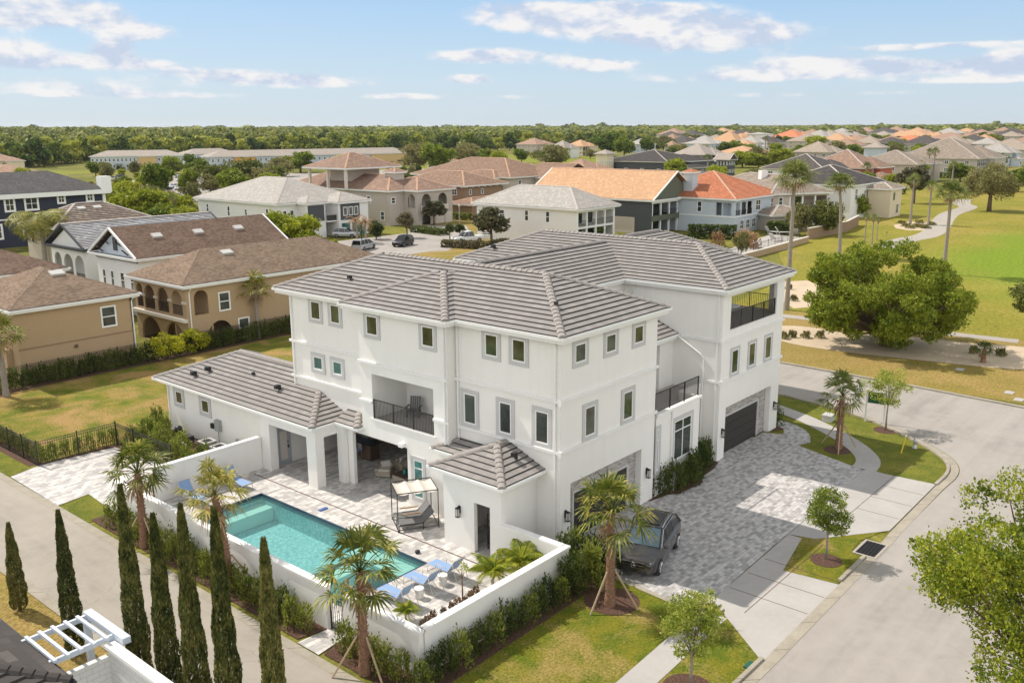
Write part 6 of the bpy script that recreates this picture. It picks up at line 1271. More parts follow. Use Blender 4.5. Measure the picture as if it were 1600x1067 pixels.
TL += [('oak', 1075, 300, 262, 1.2, 'green tree between the orange roofed house and the dark low roof'), ('bright', 1120, 290, 258, 1.2, 'light green tree behind the orange roofed house chimney'), ('oak2', 1180, 292, 262, 1.3, 'dull tree behind the beige roof right of the orange one'), ('bright', 1345, 300, 268, 1.3, 'light tree between the brick-red house and the beige porch house'), ('oak', 1430, 284, 250, 1.3, 'green tree left of the pair of dark palms'), ('oak', 1500, 284, 254, 1.4, 'dark green tree at the right end of the clipped dark hedge'), ('bright', 1335, 340, 300, 1.0, 'bright small tree at the hedge right of the white villa'), ('oak', 470, 270, 236, 1.5, 'green tree before the middle of the long townhouse row'), ('olive', 440, 276, 246, 1.4, 'olive tree before the orange townhouse units'), ('bright', 530, 268, 242, 1.3, 'light green tree left of the beige villa pavilion'), ('oak', 150, 276, 252, 1.2, 'dark tree at the left end of the townhouse row'), ('bright', 270, 272, 244, 1.2, 'light tree before the right end of the left townhouse row'), ('oak', 310, 276, 248, 1.3, 'green tree before the pale blue townhouse row'), ('bright', 600, 330, 296, .9, 'green tree between the beige and brown villas'), ('oak', 300, 268, 240, 1.0, 'tall green tree at the gap between the townhouse rows'), ('bright', 205, 322, 282, 1.1, 'yellow-green tree above the right end of the dark tiled roof'), ('olive', 232, 332, 290, 1.2, 'olive tree in the thicket below the car park'), ('bright', 258, 345, 300, 1.2, 'bright rounded tree low in the thicket beside the small palm'), ('bright', 286, 348, 306, 1.1, 'bright tree between the small palm and the white villa'), ('oak2', 310, 352, 318, 1.1, 'dull green tree touching the white villa side wall'), ('bright', 176, 318, 284, 1., 'light tree just right of the white chimney'), ('bright', 228, 352, 312, 1.3, 'bright bush filling the lower thicket'), ('olive', 272, 338, 298, 1., 'grey-green tree behind the thicket palm'), ('bright', 190, 345, 306, 1.2, 'bright tree hugging the dark tiled roof slope'), ('oak', 335, 335, 300, .9, 'green tree rising over the corner of the white villa roof'), ('olive', 300, 315, 285, 1.1, 'olive tree in front of the car park vans'), ('bright', 420, 306, 270, 1.1, 'light green tree right of the dull green group'), ('oak', 365, 310, 262, 1.1, 'green tree in the dull group behind the white villa')]
for i, (k, px, by, ty, sw, lab) in enumerate(TL): pl(T_[k], px, by, ty, i*1.37, lab, None, sw, cat='bush' if 'bush' in lab or 'shrub' in lab else 'tree')

# clipped hedges and low walls near the houses beyond
def hedge(label, pts, h, w, m='leaf_dark', n=900, size=.16):
    rng = np.random.default_rng(int(abs(pts[0][0])*10) % 9999); t = thing('clipped_hedge', label, 'hedge', (pts[0][0], pts[0][1], 0)); P0 = np.array(pts[0]); C_ = []
    for a, b in zip(pts, pts[1:]):
        a = np.array(a)-P0; b = np.array(b)-P0; d = b-a; L = np.linalg.norm(d); d /= L; s = np.array([-d[1], d[0]]); k = n; u = rng.random(k)*L; v = rng.uniform(-w/2, w/2, k); z = rng.random(k)*h
        f = rng.integers(0, 3, k); z = np.where(f == 0, h, z); v = np.where(f == 1, -w/2, np.where(f == 2, w/2, v)); C_.append(np.stack([a[0]+d[0]*u+s[0]*v, a[1]+d[1]*u+s[1]*v, z], 1)+rng.normal(size=(k, 3))*.06)
    c = np.vstack(C_); c[:, 2] = np.maximum(c[:, 2], .05); V, Fq = leaf_quads(c, size, rng, aspect=.8); np_mesh('foliage', V, Fq, m, t); return t
hedge('dark clipped hedge along the far street before the white hip roofed house', [G(692, 386), G(765, 390), G(790, 384)], 1.1, 1.2, 'leaf_rust', 1400, .2)
hedge('long low dark hedge before the brown tiled house', [G(648, 362), G(694, 368)], 1.0, 2., 'leaf_dark', 1400, .2)
hedge('clipped hedge under the brown house windows', [G(702, 342), G(735, 345)], 1.4, 1.5, 'leaf_hedge', 900, .2)
hedge('dark hedge between the grey porch house and the red roofed house', [G(1075, 372), G(1150, 374)], 2.2, 1.5, 'leaf_dark', 1800, .22)
hedge('tall clipped green hedge right of the white villa', [G(1322, 330), G(1362, 331)], 2.6, 2., 'leaf_hedge', 1500, .25)
hedge('dark hedge along the brick wall behind the garden', [G(1375, 300), G(1410, 304)], 2., 2., 'leaf_dark', 900, .25)
hedge('dark hedge at the foot of the tan house with the screened porch', [G(1440, 277), G(1500, 279)], 1.8, 2., 'leaf_dark', 1200, .25)
hedge('dark hedge beside the beige porch house', [G(1200, 364), G(1235, 366)], 2.0, 1.5, 'leaf_dark', 900, .25)

# ---------------- neighbouring houses ----------------
def house(name, label, x0, x1, y0, y1, ze, wall='white_wall', roof='tile_palegrey', pitch=.42, kind='hip', ov=.6, course=.5, cap='ridge_cap_pale', butt='tile_butt', wins=((), ()), gm='glass_far', rot=0., origin=None, flat=False, gut='white_paint', base=0., extra=None, porch=None, trim=.0, frame='white_paint', z0=-.5, hole=(), holeW=(), band=None, capw=.22, t=.05):
    """x0..x1, y0..y1 the outer walls; wins = (south list, west list) of (u, z, width, height)"""
    ox_, oy_ = (x0, y0) if origin is None else origin
    r = thing(name, label, 'house', (ox_, oy_, base), rot); X0, X1, Y0, Y1 = x0-ox_, x1-ox_, y0-oy_, y1-oy_
    w = MB(); px0 = X0; 
    if porch:   # porch = (side, a, b, depth): open two-storey porch cut out of the south face
        a, b, dp, col, rl = porch
        if a > X0: w.box(X0, a, Y0, Y0+dp, z0, ze)
        if b < X1: w.box(b, X1, Y0, Y0+dp, z0, ze)
        w.box(X0, X1, Y0+dp, Y1, z0, ze); w.box(a, b, Y0, Y0+dp, ze*.47, ze*.47+.35); w.box(a, b, Y0, Y0+dp-.0, ze-.55, ze)
    else:
        wallp(w, 'S', Y0, X0, X1, z0, ze, hole); wallp(w, 'W', X0, Y0+.2, Y1, z0, ze, holeW); w.box(X1-.2, X1, Y0, Y1, z0, ze); w.box(X0+.2, X1-.2, Y1-.2, Y1, z0, ze)
        if hole: w.box(X0+.2, X1-.2, Y0+2.4, Y0+2.6, z0, ze)
        if holeW: w.box(X0+2.4, X0+2.6, Y0+.2, Y1-.2, z0, ze)
    w.build('wall', wall, r)
    if porch:
        n = max(2, int((b-a)/2.6)+1); 
        for i in range(n): c = MB(); u = a+.15+(b-a-.3)*i/(n-1); c.box(u-.15, u+.15, Y0+.02, Y0+.32, -.3, ze-.5); c.build('column', frame, r)
        for z in (ze*.47+.35,): q = MB(); q.box(a, b, Y0+.1, Y0+.14, z+.95, z+1.0); [q.box(a+k*.3, a+k*.3+.04, Y0+.1, Y0+.14, z, z+.95) for k in range(int((b-a)/.3))]; q.build('railing', rl, r)
        for z in (.1, ze*.47+.4): 
            for k in range(int((b-a)/3)): q = MB(); q.box(a+.7+k*3, a+2.6+k*3, Y0+dp-.05, Y0+dp-.02, z, z+2.2); q.build('sliding_door', 'glass_dark', r)
    for face, c, lst in (('S', Y0, wins[0]), ('W', X0, wins[1])):
        for wdw in lst: u, z, ww, hh = wdw[:4]; window(r, face, c, u-ww/2, u+ww/2, z, z+hh, trim=trim, tm=frame, gm=gm, fw=.10, mull=(.5,) if ww > 1.3 else (), muz=(.5,), proud=.06, fm=frame)
    if band: b_ = MB(); b_.box(X0-.08, X1+.08, Y0-.08, Y0+.0, band-.1, band+.1); b_.box(X0-.08, X0, Y0, Y1, band-.1, band+.1); b_.build('band', frame, r)
    R0, R1, R2, R3 = X0-ov, X1+ov, Y0-ov, Y1+ov
    if kind == 'hip': hip_roof(r, R0, R1, R2, R3, ze+.15, pitch, roof, cap, butt, course, gut, flat, capw=capw, t=t)
    else:
        f_, e_ = gable_faces(R0, R1, R2, R3, ze+.15, pitch, kind[-1]); hip_roof(r, R0, R1, R2, R3, ze+.15, pitch, roof, cap, butt, course, gut, flat, faces=f_, edges=e_, capw=capw, t=t)
        if kind[-1] == 'y':
            xm = (X0+X1)/2; hh = (X1-X0)/2*pitch
            for y in (Y0+.02, Y1-.02): g = MB(); g.face([(X0, y, ze), (X1, y, ze), (xm, y, ze+hh+.02)]); g.build('gable', extra or wall, r)
        else:
            ym = (Y0+Y1)/2; hh = (Y1-Y0)/2*pitch
            for x in (X0+.02, X1-.02): g = MB(); g.face([(x, Y0, ze), (x, Y1, ze), (x, ym, ze+hh+.02)]); g.build('gable', extra or wall, r)
        g = MB(); 
        if kind[-1] == 'y':
            for y in (R2, R3-.08):
                for s in (-1, 1):
                    a = Vector((xm, y+.04, ze+.15+(R1-R0)/2*pitch)); b_ = Vector((xm+s*(R1-R0)/2, y+.04, ze+.15)); g.bar(a, b_, .14, n=4)
        else:
            for x in (R0, R1-.08):
                for s in (-1, 1): a = Vector((x+.04, ym, ze+.15+(R3-R2)/2*pitch)); b_ = Vector((x+.04, ym+s*(R3-R2)/2, ze+.15)); g.bar(a, b_, .14, n=4)
        g.build('bargeboard', gut or wall, r)
    return r
def addroof(r, x0, x1, y0, y1, z, pitch=.42, roof='tile_beige', walls=None, zb=0., kind='hip', course=.5, cap='ridge_cap_pale', ov=.5, flat=False, gut='white_paint'):
    if walls: MB().box(x0-.013, x1+.013, y0-.013, y1+.017, zb-.3, z-.02).build('wall', walls, r)
    if kind == 'hip': hip_roof(r, x0-ov, x1+ov, y0-ov, y1+ov, z+.12, pitch, roof, cap, 'tile_butt', course, gut, flat, capw=.22)
    else:
        f_, e_ = gable_faces(x0-ov, x1+ov, y0-ov, y1+ov, z+.12, pitch, kind[-1]); hip_roof(r, x0-ov, x1+ov, y0-ov, y1+ov, z+.12, pitch, roof, cap, 'tile_butt', course, gut, flat, faces=f_, edges=e_, capw=.22)
def skylight(r, x, y, z, slope_dir, ang):
    m_ = MB(); R = Matrix.Rotation(ang, 3, slope_dir); m_.obox((x, y, z), (1.1 if slope_dir == 'X' else .7, .7 if slope_dir == 'X' else 1.1, .22), mat=R); m_.build('skylight', 'condenser', r)
def arches(r, face, c, lst, zb, zt, m, th=.2):
    """round heads of wall openings cut square to zt: fills the spandrels with real wall"""
    q = MB(); f3 = (lambda u, z, d: (u, c+d, z)) if face == 'S' else (lambda u, z, d: (c+d, u, z))
    for (u0, u1) in lst:
        rr = (u1-u0)/2; um = (u0+u1)/2; zs = zt-rr; A = [(um-rr*math.cos(math.radians(a)), zs+rr*math.sin(math.radians(a))) for a in range(0, 181, 12)]
        for a, b in zip(A, A[1:]):
            q.face([f3(a[0], a[1], .001), f3(b[0], b[1], .001), f3(b[0], zt, .001), f3(a[0], zt, .001)]); q.face([f3(a[0], a[1], .001), f3(b[0], b[1], .001), f3(b[0], b[1], th), f3(a[0], a[1], th)])
            q.face([f3(a[0], a[1], th-.001), f3(b[0], b[1], th-.001), f3(b[0], zt, th-.001), f3(a[0], zt, th-.001)])
    q.build('arch', m, r)
# tan houses behind the lawn
r = house('tan_house', 'plain tan stucco house with brown shingle hip roof at the left edge', -3.7, 5.6, 49.1, 59.5, 5.7, 'tan_wall', 'shingle_brown', .42, ov=.5, cap=None, flat=True, wins=(((7.2, 3.3, 1.3, 1.75),), ((5.0, 3.6, .9, 1.4),)), band=None, gm='glass_far', course=.3)
MB().box(-.5, 0, 1.2, 5.5, 0, 2.6).build('entrance_porch', 'tan_wall', r); MB().box(-.05, .02, 5.8, 8.8, 0, 2.3).build('garage_door', 'cabinet', r); MB().box(0, 9.3, -.03, 0, 2.6, 2.72).build('control_joint', 'brown_wall', r); skylight(r, 5.0, 3.6, 7.66, 'X', .35); downpipe(r, 9.2, -.06, 0, 5.6, 0, -1)
MB().box(4.2, 4.45, -.12, 0, 2.1, 2.35).build('wall_vent', 'cabinet', r)
r = house('tan_house', 'tan stucco house with two-storey arched porch and big brown shingle roof', 10.4, 32.5, 49.0, 58.0, 5.7, 'tan_wall', 'shingle_brown', .46, ov=.5, cap=None, flat=True, course=.3, wins=(((3.75, 3.0, 1.2, 1.75), (5.6, .2, 1.2, 1.9), (13., 3.3, 1.2, 1.7)), ()), hole=((.75, 2.15, 3.0, 5.2), (1.9, 4.4, 0, 2.2)), holeW=((.7, 2.4, 3.0, 5.2), (3.0, 4.9, 3.0, 5.2), (5.4, 7.2, 3.0, 5.2), (7.5, 8.6, 3.0, 5.2), (.8, 4.0, 0, 2.2), (4.8, 8.2, 0, 2.2)))
arches(r, 'W', 0, ((.7, 2.4), (3.0, 4.9), (5.4, 7.2), (7.5, 8.6)), 2.9, 5.2, 'tan_wall'); arches(r, 'S', 0, ((.75, 2.15),), 2.9, 5.2, 'tan_wall'); arches(r, 'S', 0, ((1.9, 4.4),), 0, 2.2, 'tan_wall'); arches(r, 'W', 0, ((.8, 4.0), (4.8, 8.2)), 0, 2.2, 'tan_wall')
MB().box(-.35, -.0, -.1, 9.1, 2.5, 2.8).build('balcony_slab', 'pale_trim', r); MB().box(.2, 2.4, .2, 8.8, 2.5, 2.7).build('balcony_floor', 'tan_wall', r); q = MB(); [q.box(.06, .09, .7+k*.15, .73+k*.15, 2.9, 3.85) for k in range(53)]; q.box(.05, .1, .7, 8.6, 3.85, 3.9); q.build('railing', 'black_metal', r)
q = MB(); [q.box(-.10, -.0, y-.32, y+.32, 4.1, 4.3) for y in (.35, 2.7, 5.15, 7.35)]; q.build('column_cap', 'pale_trim', r); downpipe(r, .3, -.06, 0, 5.6, 0, -1)
x, y = G(1, 1); skylight(r, 6.5, 3.4, 7.75, 'X', .35)
r = house('brown_roof_house', 'long house with brown shingle gable roof, grey bracketed gable and shutters', 15.3, 33.2, 66.3, 75.3, 6.0, 'white_wall', 'shingle_red', .56, 'gable_x', ov=.6, cap=None, flat=True, extra='pale_blue_wall', wins=((), ((1.6, 2.6, .8, 1.8), (3.6, 2.6, 1., 1.8), (5.8, 2.6, .8, 1.8), (7.6, 2.6, .8, 1.8))), course=.3)
MB().box(-.12, 0, 0, 9, 5.6, 6.1).build('band', 'dark_grey_wall', r); MB().box(-.08, 0, 4.1, 4.9, 6.6, 8.0).build('shutter', 'dark_grey_wall', r); [MB().bar((-.1, y, z), (-.7, y, z+.6), .09, n=4).build('bracket', 'lamp_black', r) for y, z in ((1.8, 6.3), (7.2, 6.3), (3.2, 7.2), (5.8, 7.2))]
for u in (3.6, 8.5, 13.6): skylight(r, u, 2.4, 8.0, 'X', .5)
MB().box(-2.5, 0, 0, 9, 2.1, 2.4).build('deck', 'condenser', r); q = MB(); [q.box(-2.5, -2.42, y, y+.08, 2.4, 3.4) for y in range(0, 10, 2)]; q.box(-2.5, -2.4, 0, 9, 3.4, 3.48); q.build('railing', 'sling_grey', r)
r = house('arched_house', 'white house with arched loggia and pale barrel tile gable roof', 15.6, 33.5, 78.4, 87.2, 6.0, 'white_wall', 'tile_bluewhite', .50, 'gable_x', ov=.55, course=.34, wins=((), ()), gut='dark_grey_wall', cap='ridge_cap_pale', holeW=((.8, 3.0, 2.2, 5.2), (3.6, 5.8, 2.2, 5.2), (6.4, 8.2, 2.2, 5.2)))
arches(r, 'W', 0, ((.8, 3.0), (3.6, 5.8), (6.4, 8.2)), 2.2, 5.2, 'white_wall'); MB().box(.2, 2.4, .2, 8.6, 1.9, 2.1).build('loggia_floor', 'cream_wall', r); q = MB(); [q.box(.05, .08, .8+k*.2, .83+k*.2, 2.2, 3.1) for k in range(37)]; q.box(.04, .09, .8, 8.2, 3.1, 3.16); q.build('railing', 'black_metal', r)
r = house('tiled_house', 'beige house with streaked dark tile hip roof behind the queen palm', 23.5, 37.5, 103.5, 113.5, 6.1, 'beige_wall', 'tile_streaked', .46, ov=.7, course=.5, wins=(((2., 3.6, 1.2, 1.8), (5., 3.6, 1.9, 1.8)), ((3., 3.5, 1.2, 1.8), (8., 3.5, 1.2, 1.8))), cap='ridge_cap_pale', t=.05)
for a in (5.2, 7.5): skylight(r, a, 3.6, 8.3, 'X', .4)
house('brown_shingle_house', 'house with plain brown shingle hip roof cut by the left edge', -14, 8, 67.5, 81, 5.8, 'beige_wall', 'shingle_red', .42, cap=None, flat=True, course=.3)
r = house('navy_house', 'dark navy house with white trim, arched windows and grey shingle roof', 0, 47.5, 139, 152, 8.6, 'navy_wall', 'shingle_dark', .45, ov=.8, cap=None, flat=True, course=.3, band=4.6, trim=.22, frame='white_paint', wins=(((31.5, 5.8, 1.8, 2.4), (35, 5.8, 2.4, 2.4), (40, 6.6, 1.5, 1.8), (45, 6.6, 1.5, 1.8), (29, 1.4, 1.9, 2.6), (34.5, 1.2, 3., 3.)), ()))
MB().box(-.9, 48.4, -.95, -.8, 8.0, 8.75).build('fascia', 'white_paint', r); MB().box(46.9, 48.7, -.9, .9, 8.2, 11.0).build('chimney', 'white_paint', r); MB().box(47.2, 47.7, -.3, .3, 0, 8).build('corner_board', 'white_paint', r)
# white villa with pale grey roof
r = house('white_villa', 'large white modern villa with pale grey roofs and a dark grey window bay', 64.2, 82, 110.8, 136, 6.2, 'white_wall', 'tile_palegrey', .40, ov=.6, course=.5, flat=True, wins=(((1.5, 3.2, .9, 1.9), (3., 3.2, .9, 1.9)), ((3, 3.6, .8, 1.8), (9.5, 3.8, .8, 1.2), (15, 3.4, .8, 1.9), (22, 3.8, .8, 1.6))))
addroof(r, 4.2, 8.3, -2.6, 2, 6.2, .4, 'tile_palegrey', 'white_wall', flat=True); addroof(r, 10.5, 17.5, -3.5, 3, 6.0, .4, 'tile_palegrey', 'white_wall', flat=True); MB().box(11., 15.4, -3.62, -3.5, 2.9, 5.8).build('window_bay', 'dark_grey_wall', r)
for u in (12., 13.25, 14.5): window(r, 'S', -3.62, u-.5, u+.5, 3.6, 5.2, trim=0, gm='glass_far', proud=.08, fw=.09)
MB().box(4.5, 8, -2.7, -2.6, 3, 5.8).build('shutter', 'dark_grey_wall', r); MB().box(8.3, 10.5, -3.0, 0, 2.7, 2.9).build('balcony_floor', 'white_paint', r); q = MB(); q.box(8.3, 10.5, -3., -2.95, 2.9, 3.9); q.build('railing', 'black_metal', r)
q = MB(); q.box(11.2, 13., -3.6, -3.5, 0, 2.3); q.box(13.6, 16.8, -3.6, -3.5, 0, 2.3); q.build('garage_door', 'glass_teal', r); MB().box(-.05, 0, -.1, 25, 3., 3.25).build('band', 'white_paint', r)
# beige villa with roof pavilion
r = house('beige_villa', 'beige villa with pinkish tile roofs, arched balconies and a roof pavilion', 92.5, 104.5, 113.5, 146, 6.8, 'greige_wall', 'tile_pinkbrown', .40, ov=.7, course=.5, wins=(((1.2, 4.3, 1.1, 1.3),), ((6, 4.2, 1.2, 1.5), (14, 4.2, 1.2, 1.5), (2., 1., 1.2, 1.8))), cap='ridge_cap_warm')
addroof(r, 4., 14, -4., 8, 6.8, .4, 'tile_pinkbrown', None, cap='ridge_cap_warm'); q = MB(); wallp(q, 'S', -4., 4., 14., -.5, 6.9, ((5.2, 7.8, 3.4, 6.1), (9.8, 12.4, 3.4, 6.1), (5.2, 7.6, 0, 2.3))); wallp(q, 'W', 4., -3.8, -.02, -.5, 6.9, ((-3.3, -1.2, 3.4, 6.1),)); q.box(13.8, 14., -3.8, 8., -.5, 6.9); q.box(4.2, 13.8, -1.6, -1.4, -.5, 6.8); q.box(4.2, 13.8, -3.8, -1.6, 3.1, 3.3); q.box(12.05, 13.8, 0.1, 8., -.5, 6.85); q.build('wall', 'greige_wall', r)
arches(r, 'S', -4.0, ((5.2, 7.8), (9.8, 12.4)), 3.6, 6.1, 'greige_wall'); arches(r, 'W', 4.0, ((-3.3, -1.2),), 3.6, 6.1, 'greige_wall'); arches(r, 'S', -4.0, ((5.2, 7.6),), 0, 2.3, 'greige_wall')
q = MB(); q.box(5., 8., -4.2, -4., 2.9, 3.8); q.box(9.6, 12.6, -4.2, -4, 2.9, 3.8); q.build('balustrade', 'pale_trim', r); q = MB(); q.box(9, 11.4, -4.06, -4, 0, 2.2); q.box(11.8, 13.6, -4.06, -4, 0, 2.2); q.build('garage_door', 'pale_trim', r)
MB().box(5.0, 7.6, 3.5, 6.5, 8, 10.3).build('chimney', 'greige_wall', r); addroof(r, 5., 7.6, 3.5, 6.5, 10.2, .4, 'tile_pinkbrown', None, cap='ridge_cap_warm', ov=.4)
q = MB(); q.box(2.5, 10, 14, 21, 8, 11.0); q.build('wall', 'greige_wall', r); addroof(r, -1.5, 13, 11, 24, 11.0, .4, 'tile_pinkbrown', None, cap='ridge_cap_warm'); q = MB(); [q.box(x_, x_+.5, y_, y_+.5, 6.8, 11) for x_ in (-1.4, 12.4) for y_ in (11.2, 17, 23)]; q.build('column', 'pale_trim', r)
# brown tiled pair
r = house('brown_villa', 'brown stucco villa with stepped tile roofs and bracketed eaves', 118, 131, 117, 138, 6.4, 'brown_wall', 'tile_brown', .36, ov=1.0, course=.5, wins=(((2., 4.4, .9, 1.2), (6., 4.4, .9, 1.2)), ((3, 4.3, 1.6, 1.4), (8, 4.3, 1.8, 1.2), (15, 4.2, .9, 1.8))), cap='ridge_cap_warm')
[MB().box(-.9, 0, y_, y_+.2, 6.0, 6.4).build('bracket', 'pale_trim', r) for y_ in range(0, 21, 2)]; [MB().box(x_, x_+.2, -.9, 0, 6.0, 6.4).build('bracket', 'pale_trim', r) for x_ in range(0, 13, 2)]
addroof(r, -7, -.6, 3, 20, 2.9, .3, 'tile_brown', 'brown_wall', cap='ridge_cap_warm'); addroof(r, -5, 8, -7, -.6, 2.9, .32, 'tile_brown', 'brown_wall', cap='ridge_cap_warm')
for (u, ww) in ((-3, 1.6), (1, 1.6), (4, 1.2)): window(r, 'S', -7, u-ww/2, u+ww/2, .8, 2.4, trim=0, gm='glass_far')
r = house('brown_villa', 'wide grey-brown house with large brown hip roof above the bracketed villa', 150, 172, 131, 166, 6.4, 'greige_wall', 'tile_brown', .36, ov=1.0, course=.5, cap='ridge_cap_warm', wins=(((4, 4, 1.3, 1.6),), ()))
addroof(r, -2.5, 6, 3, 16, 6.3, .36, 'tile_brown', 'greige_wall', cap='ridge_cap_warm'); addroof(r, 10, 26, -8, 4, 6.0, .40, 'tile_brown', 'beige_wall', cap='ridge_cap_warm', kind='gable_y')
# white hip roofed house
r = house('white_hip_house', 'white house with pale hip roof and deep corner porch, left of the big peach gable', 88.4, 99.2, 64.2, 86, 6.0, 'white_wall', 'tile_palegrey', .50, ov=.7, course=.5, flat=True, porch=(0.1, 10.7, 3.2, 'white_paint', 'black_metal'), wins=((), ((6, 3.6, .9, 1.9), (10.5, 3.6, .9, 1.9), (16, 3.8, 1.2, 1.5), (19.5, .6, 2.4, .8))))
# peach gable house
r = house('gable_house', 'dark grey house with a huge peach tile gable roof and white columned porches', 111, 126.2, 64.2, 92, 6.0, 'dark_grey_wall', 'tile_peach', .58, 'gable_y', ov=.7, course=.45, flat=True, extra='green_wall', porch=(.1, 15.1, 3.5, 'white_paint', 'black_metal'), cap='ridge_cap_warm', butt='tile_butt_warm')
MB().box(-.12, 15.4, -.12, -.0, 2.3, 3.3).build('band', 'green_wall', r); MB().box(-.3, 15.5, -.3, -.12, 5.5, 6.1).build('beam', 'white_paint', r); MB().box(-.1, 0, 3.6, 27.8, 0, 2.9).build('wall', 'beige_wall', r)
# red roofed house
r = house('red_roof_house', 'pale house with bright orange tile hip roof, chimney and corner balcony', 120.5, 139, 52.9, 72, 6.1, 'pale_blue_wall', 'tile_orange', .44, ov=.6, course=.42, cap='ridge_cap_warm', butt='tile_butt_warm', wins=(((9.5, 3.6, 2., 2.), (16, 3.6, 2.2, 2.), (3.2, .6, 1.5, 1.7), (5.6, .6, 1.5, 1.7), (8., .6, 1.5, 1.7), (12.5, .5, 2., 2.1)), ((7., 3.6, 1.0, 2.),)), band=3.0, hole=((.6, 7.4, 3.2, 5.5),), holeW=((.6, 3.6, 3.2, 5.5),), extra=None)
q = MB(); [q.box(x_, x_+.25, .02, .25, 3.2, 5.5) for x_ in (.4, 2.6, 4.9, 7.2)]; q.build('column', 'white_paint', r); q = MB(); q.box(.6, 7.4, .05, .1, 4.1, 4.16); [q.box(.6+k*.2, .63+k*.2, .05, .1, 3.2, 4.1) for k in range(34)]; q.build('railing', 'black_metal', r)
MB().box(1.5, 3.6, 9.5, 11.5, 6, 10.6).build('chimney', 'pale_blue_wall', r); addroof(r, 1.5, 3.6, 9.5, 11.5, 10.6, .4, 'tile_orange', None, ov=.3, cap=None)
# beige roofed porch house, and white villa by the golf course
r = house('beige_roof_house', 'house with wide beige tile hip roof and porch columns behind the orange roof', 136, 149, 53, 78, 6.2, 'beige_wall', 'tile_beige', .42, ov=.8, course=.5, porch=(4., 12.9, 3.5, 'beige_wall', 'black_metal'), wins=(((2, 4, 1., 1.6),), ()), rot=-.55)
addroof(r, -4.6, 3.2, -7.5, -.3, 2.9, .36, 'tile_beige', 'beige_wall'); window(r, 'S', -7.52, -2, -.6, .9, 2.3, trim=0, gm='glass_far'); MB().box(4, 5.4, 10, 11.2, 7, 10.2).build('chimney', 'white_wall', r)
r = house('white_gabled_villa', 'white two-storey villa with dark gable roof right of the tower palm', 158, 176, 46, 62, 6.9, 'white_wall', 'tile_dark', .42, ov=.6, course=.5, wins=(((3, 3.8, 1.4, 2.4), (8, 4, 1., 1.6)), ((3, .4, 1.8, 2.4), (5.5, 3.9, 1.4, 1.8), (12.5, .4, 2.4, 2.6))), cap='ridge_cap_pale')
addroof(r, -3, 8, 10.5, 15.5, 6.6, .6, 'tile_dark', 'white_wall', kind='gable_x', zb=.3); g = MB(); g.face([(-3.02, 10.5, 6.5), (-3.02, 15.5, 6.5), (-3.02, 13., 8.3)]); g.build('gable', 'white_wall', r); MB().box(-.08, -.02, 7.6, 9.8, 3.4, 5.8).build('balcony_door', 'glass_dark', r); q = MB(); q.box(-1.0, -.95, 7.2, 10.2, 4.2, 4.25); q.box(-1.0, -.02, 7.2, 10.2, 3.0, 3.2); [q.box(-1., -.96, 7.2+k*.2, 7.23+k*.2, 3.2, 4.2) for k in range(15)]; q.build('balcony', 'black_metal', r)
addroof(r, 9, 16, -5, -.3, 5.9, .42, 'tile_beige', 'cream_wall'); window(r, 'S', -5.02, 10.5, 12, 3.4, 5.2, trim=0); window(r, 'S', -5.02, 13, 14.5, .6, 2.6, trim=0)
# garden walls and pool deck of the golf side houses
def lowwall(label, pts, h, m='brick_red_wall', wd=.3, cat='wall'):
    t = thing('retaining_wall', label, cat, (pts[0][0], pts[0][1], 0))
    for a, b in zip(pts, pts[1:]):
        a = Vector((a[0]-pts[0][0], a[1]-pts[0][1], 0)); b = Vector((b[0]-pts[0][0], b[1]-pts[0][1], 0)); d = b-a; mid = (a+b)/2; ang = math.atan2(d.y, d.x)
        q = MB(); q.obox((mid.x, mid.y, h/2-.05), (d.length, wd, h), ang); q.build('wall', m, t); q = MB(); q.obox((mid.x, mid.y, h-.02), (d.length, wd+.15, .12), ang); q.build('coping', 'pale_trim', t)
lowwall('long tan retaining wall of the garden behind the orange roofed house', [G(1140, 412), G(1200, 396), G(1262, 378)], .9, 'tan_wall'); lowwall('dark brick garden wall right of the tower palm', [G(1262, 374), G(1322, 362), G(1340, 352)], 1.9, 'brown_wall')
fence('black iron railing on the retaining wall behind the orange roofed house', [G(1140, 406), G(1200, 389), G(1258, 371)], 1.5, .5, name='metal_fence', post=3.)
q = make_shrub('fountain_grass', .9, 2.2, 500, .18, 'leaf_bronze', 12, 'shrub')
for i, (px, py) in enumerate(((1120, 386), (1158, 384), (1168, 386), (1175, 388))): pl(q, px, py, None, i, 'bronze ornamental grass beside the garden railing' if i else 'single bronze ornamental grass left of the garden railing', 'bronze ornamental grasses', 1.3)
def make_chaise():
    t = thing('deck_chair', None, 'deck chair'); m_ = MB(); m_.obox((0, -.3, .35), (.7, 1.3, .08)); m_.obox((0, .65, .65), (.7, .08, .8), mat=Matrix.Rotation(-.6, 3, 'X')); m_.build('seat', 'condenser', t); m_ = MB(); [m_.obox((a, b, .17), (.06, .06, .34)) for a in (-.3, .3) for b in (-.8, .4)]; m_.build('leg', 'condenser', t); return t
ch = make_chaise()
for i, (px, py) in enumerate(((1206, 366), (1222, 367), (1212, 377), (1244, 368), (1288, 363), (1298, 361))): place(ch, (*G(px, py), 0), i*.6, nth(i+1)+' pale deck chair from the left behind the golf side walls', 'deck chairs on the golf side pool decks', 1.4)

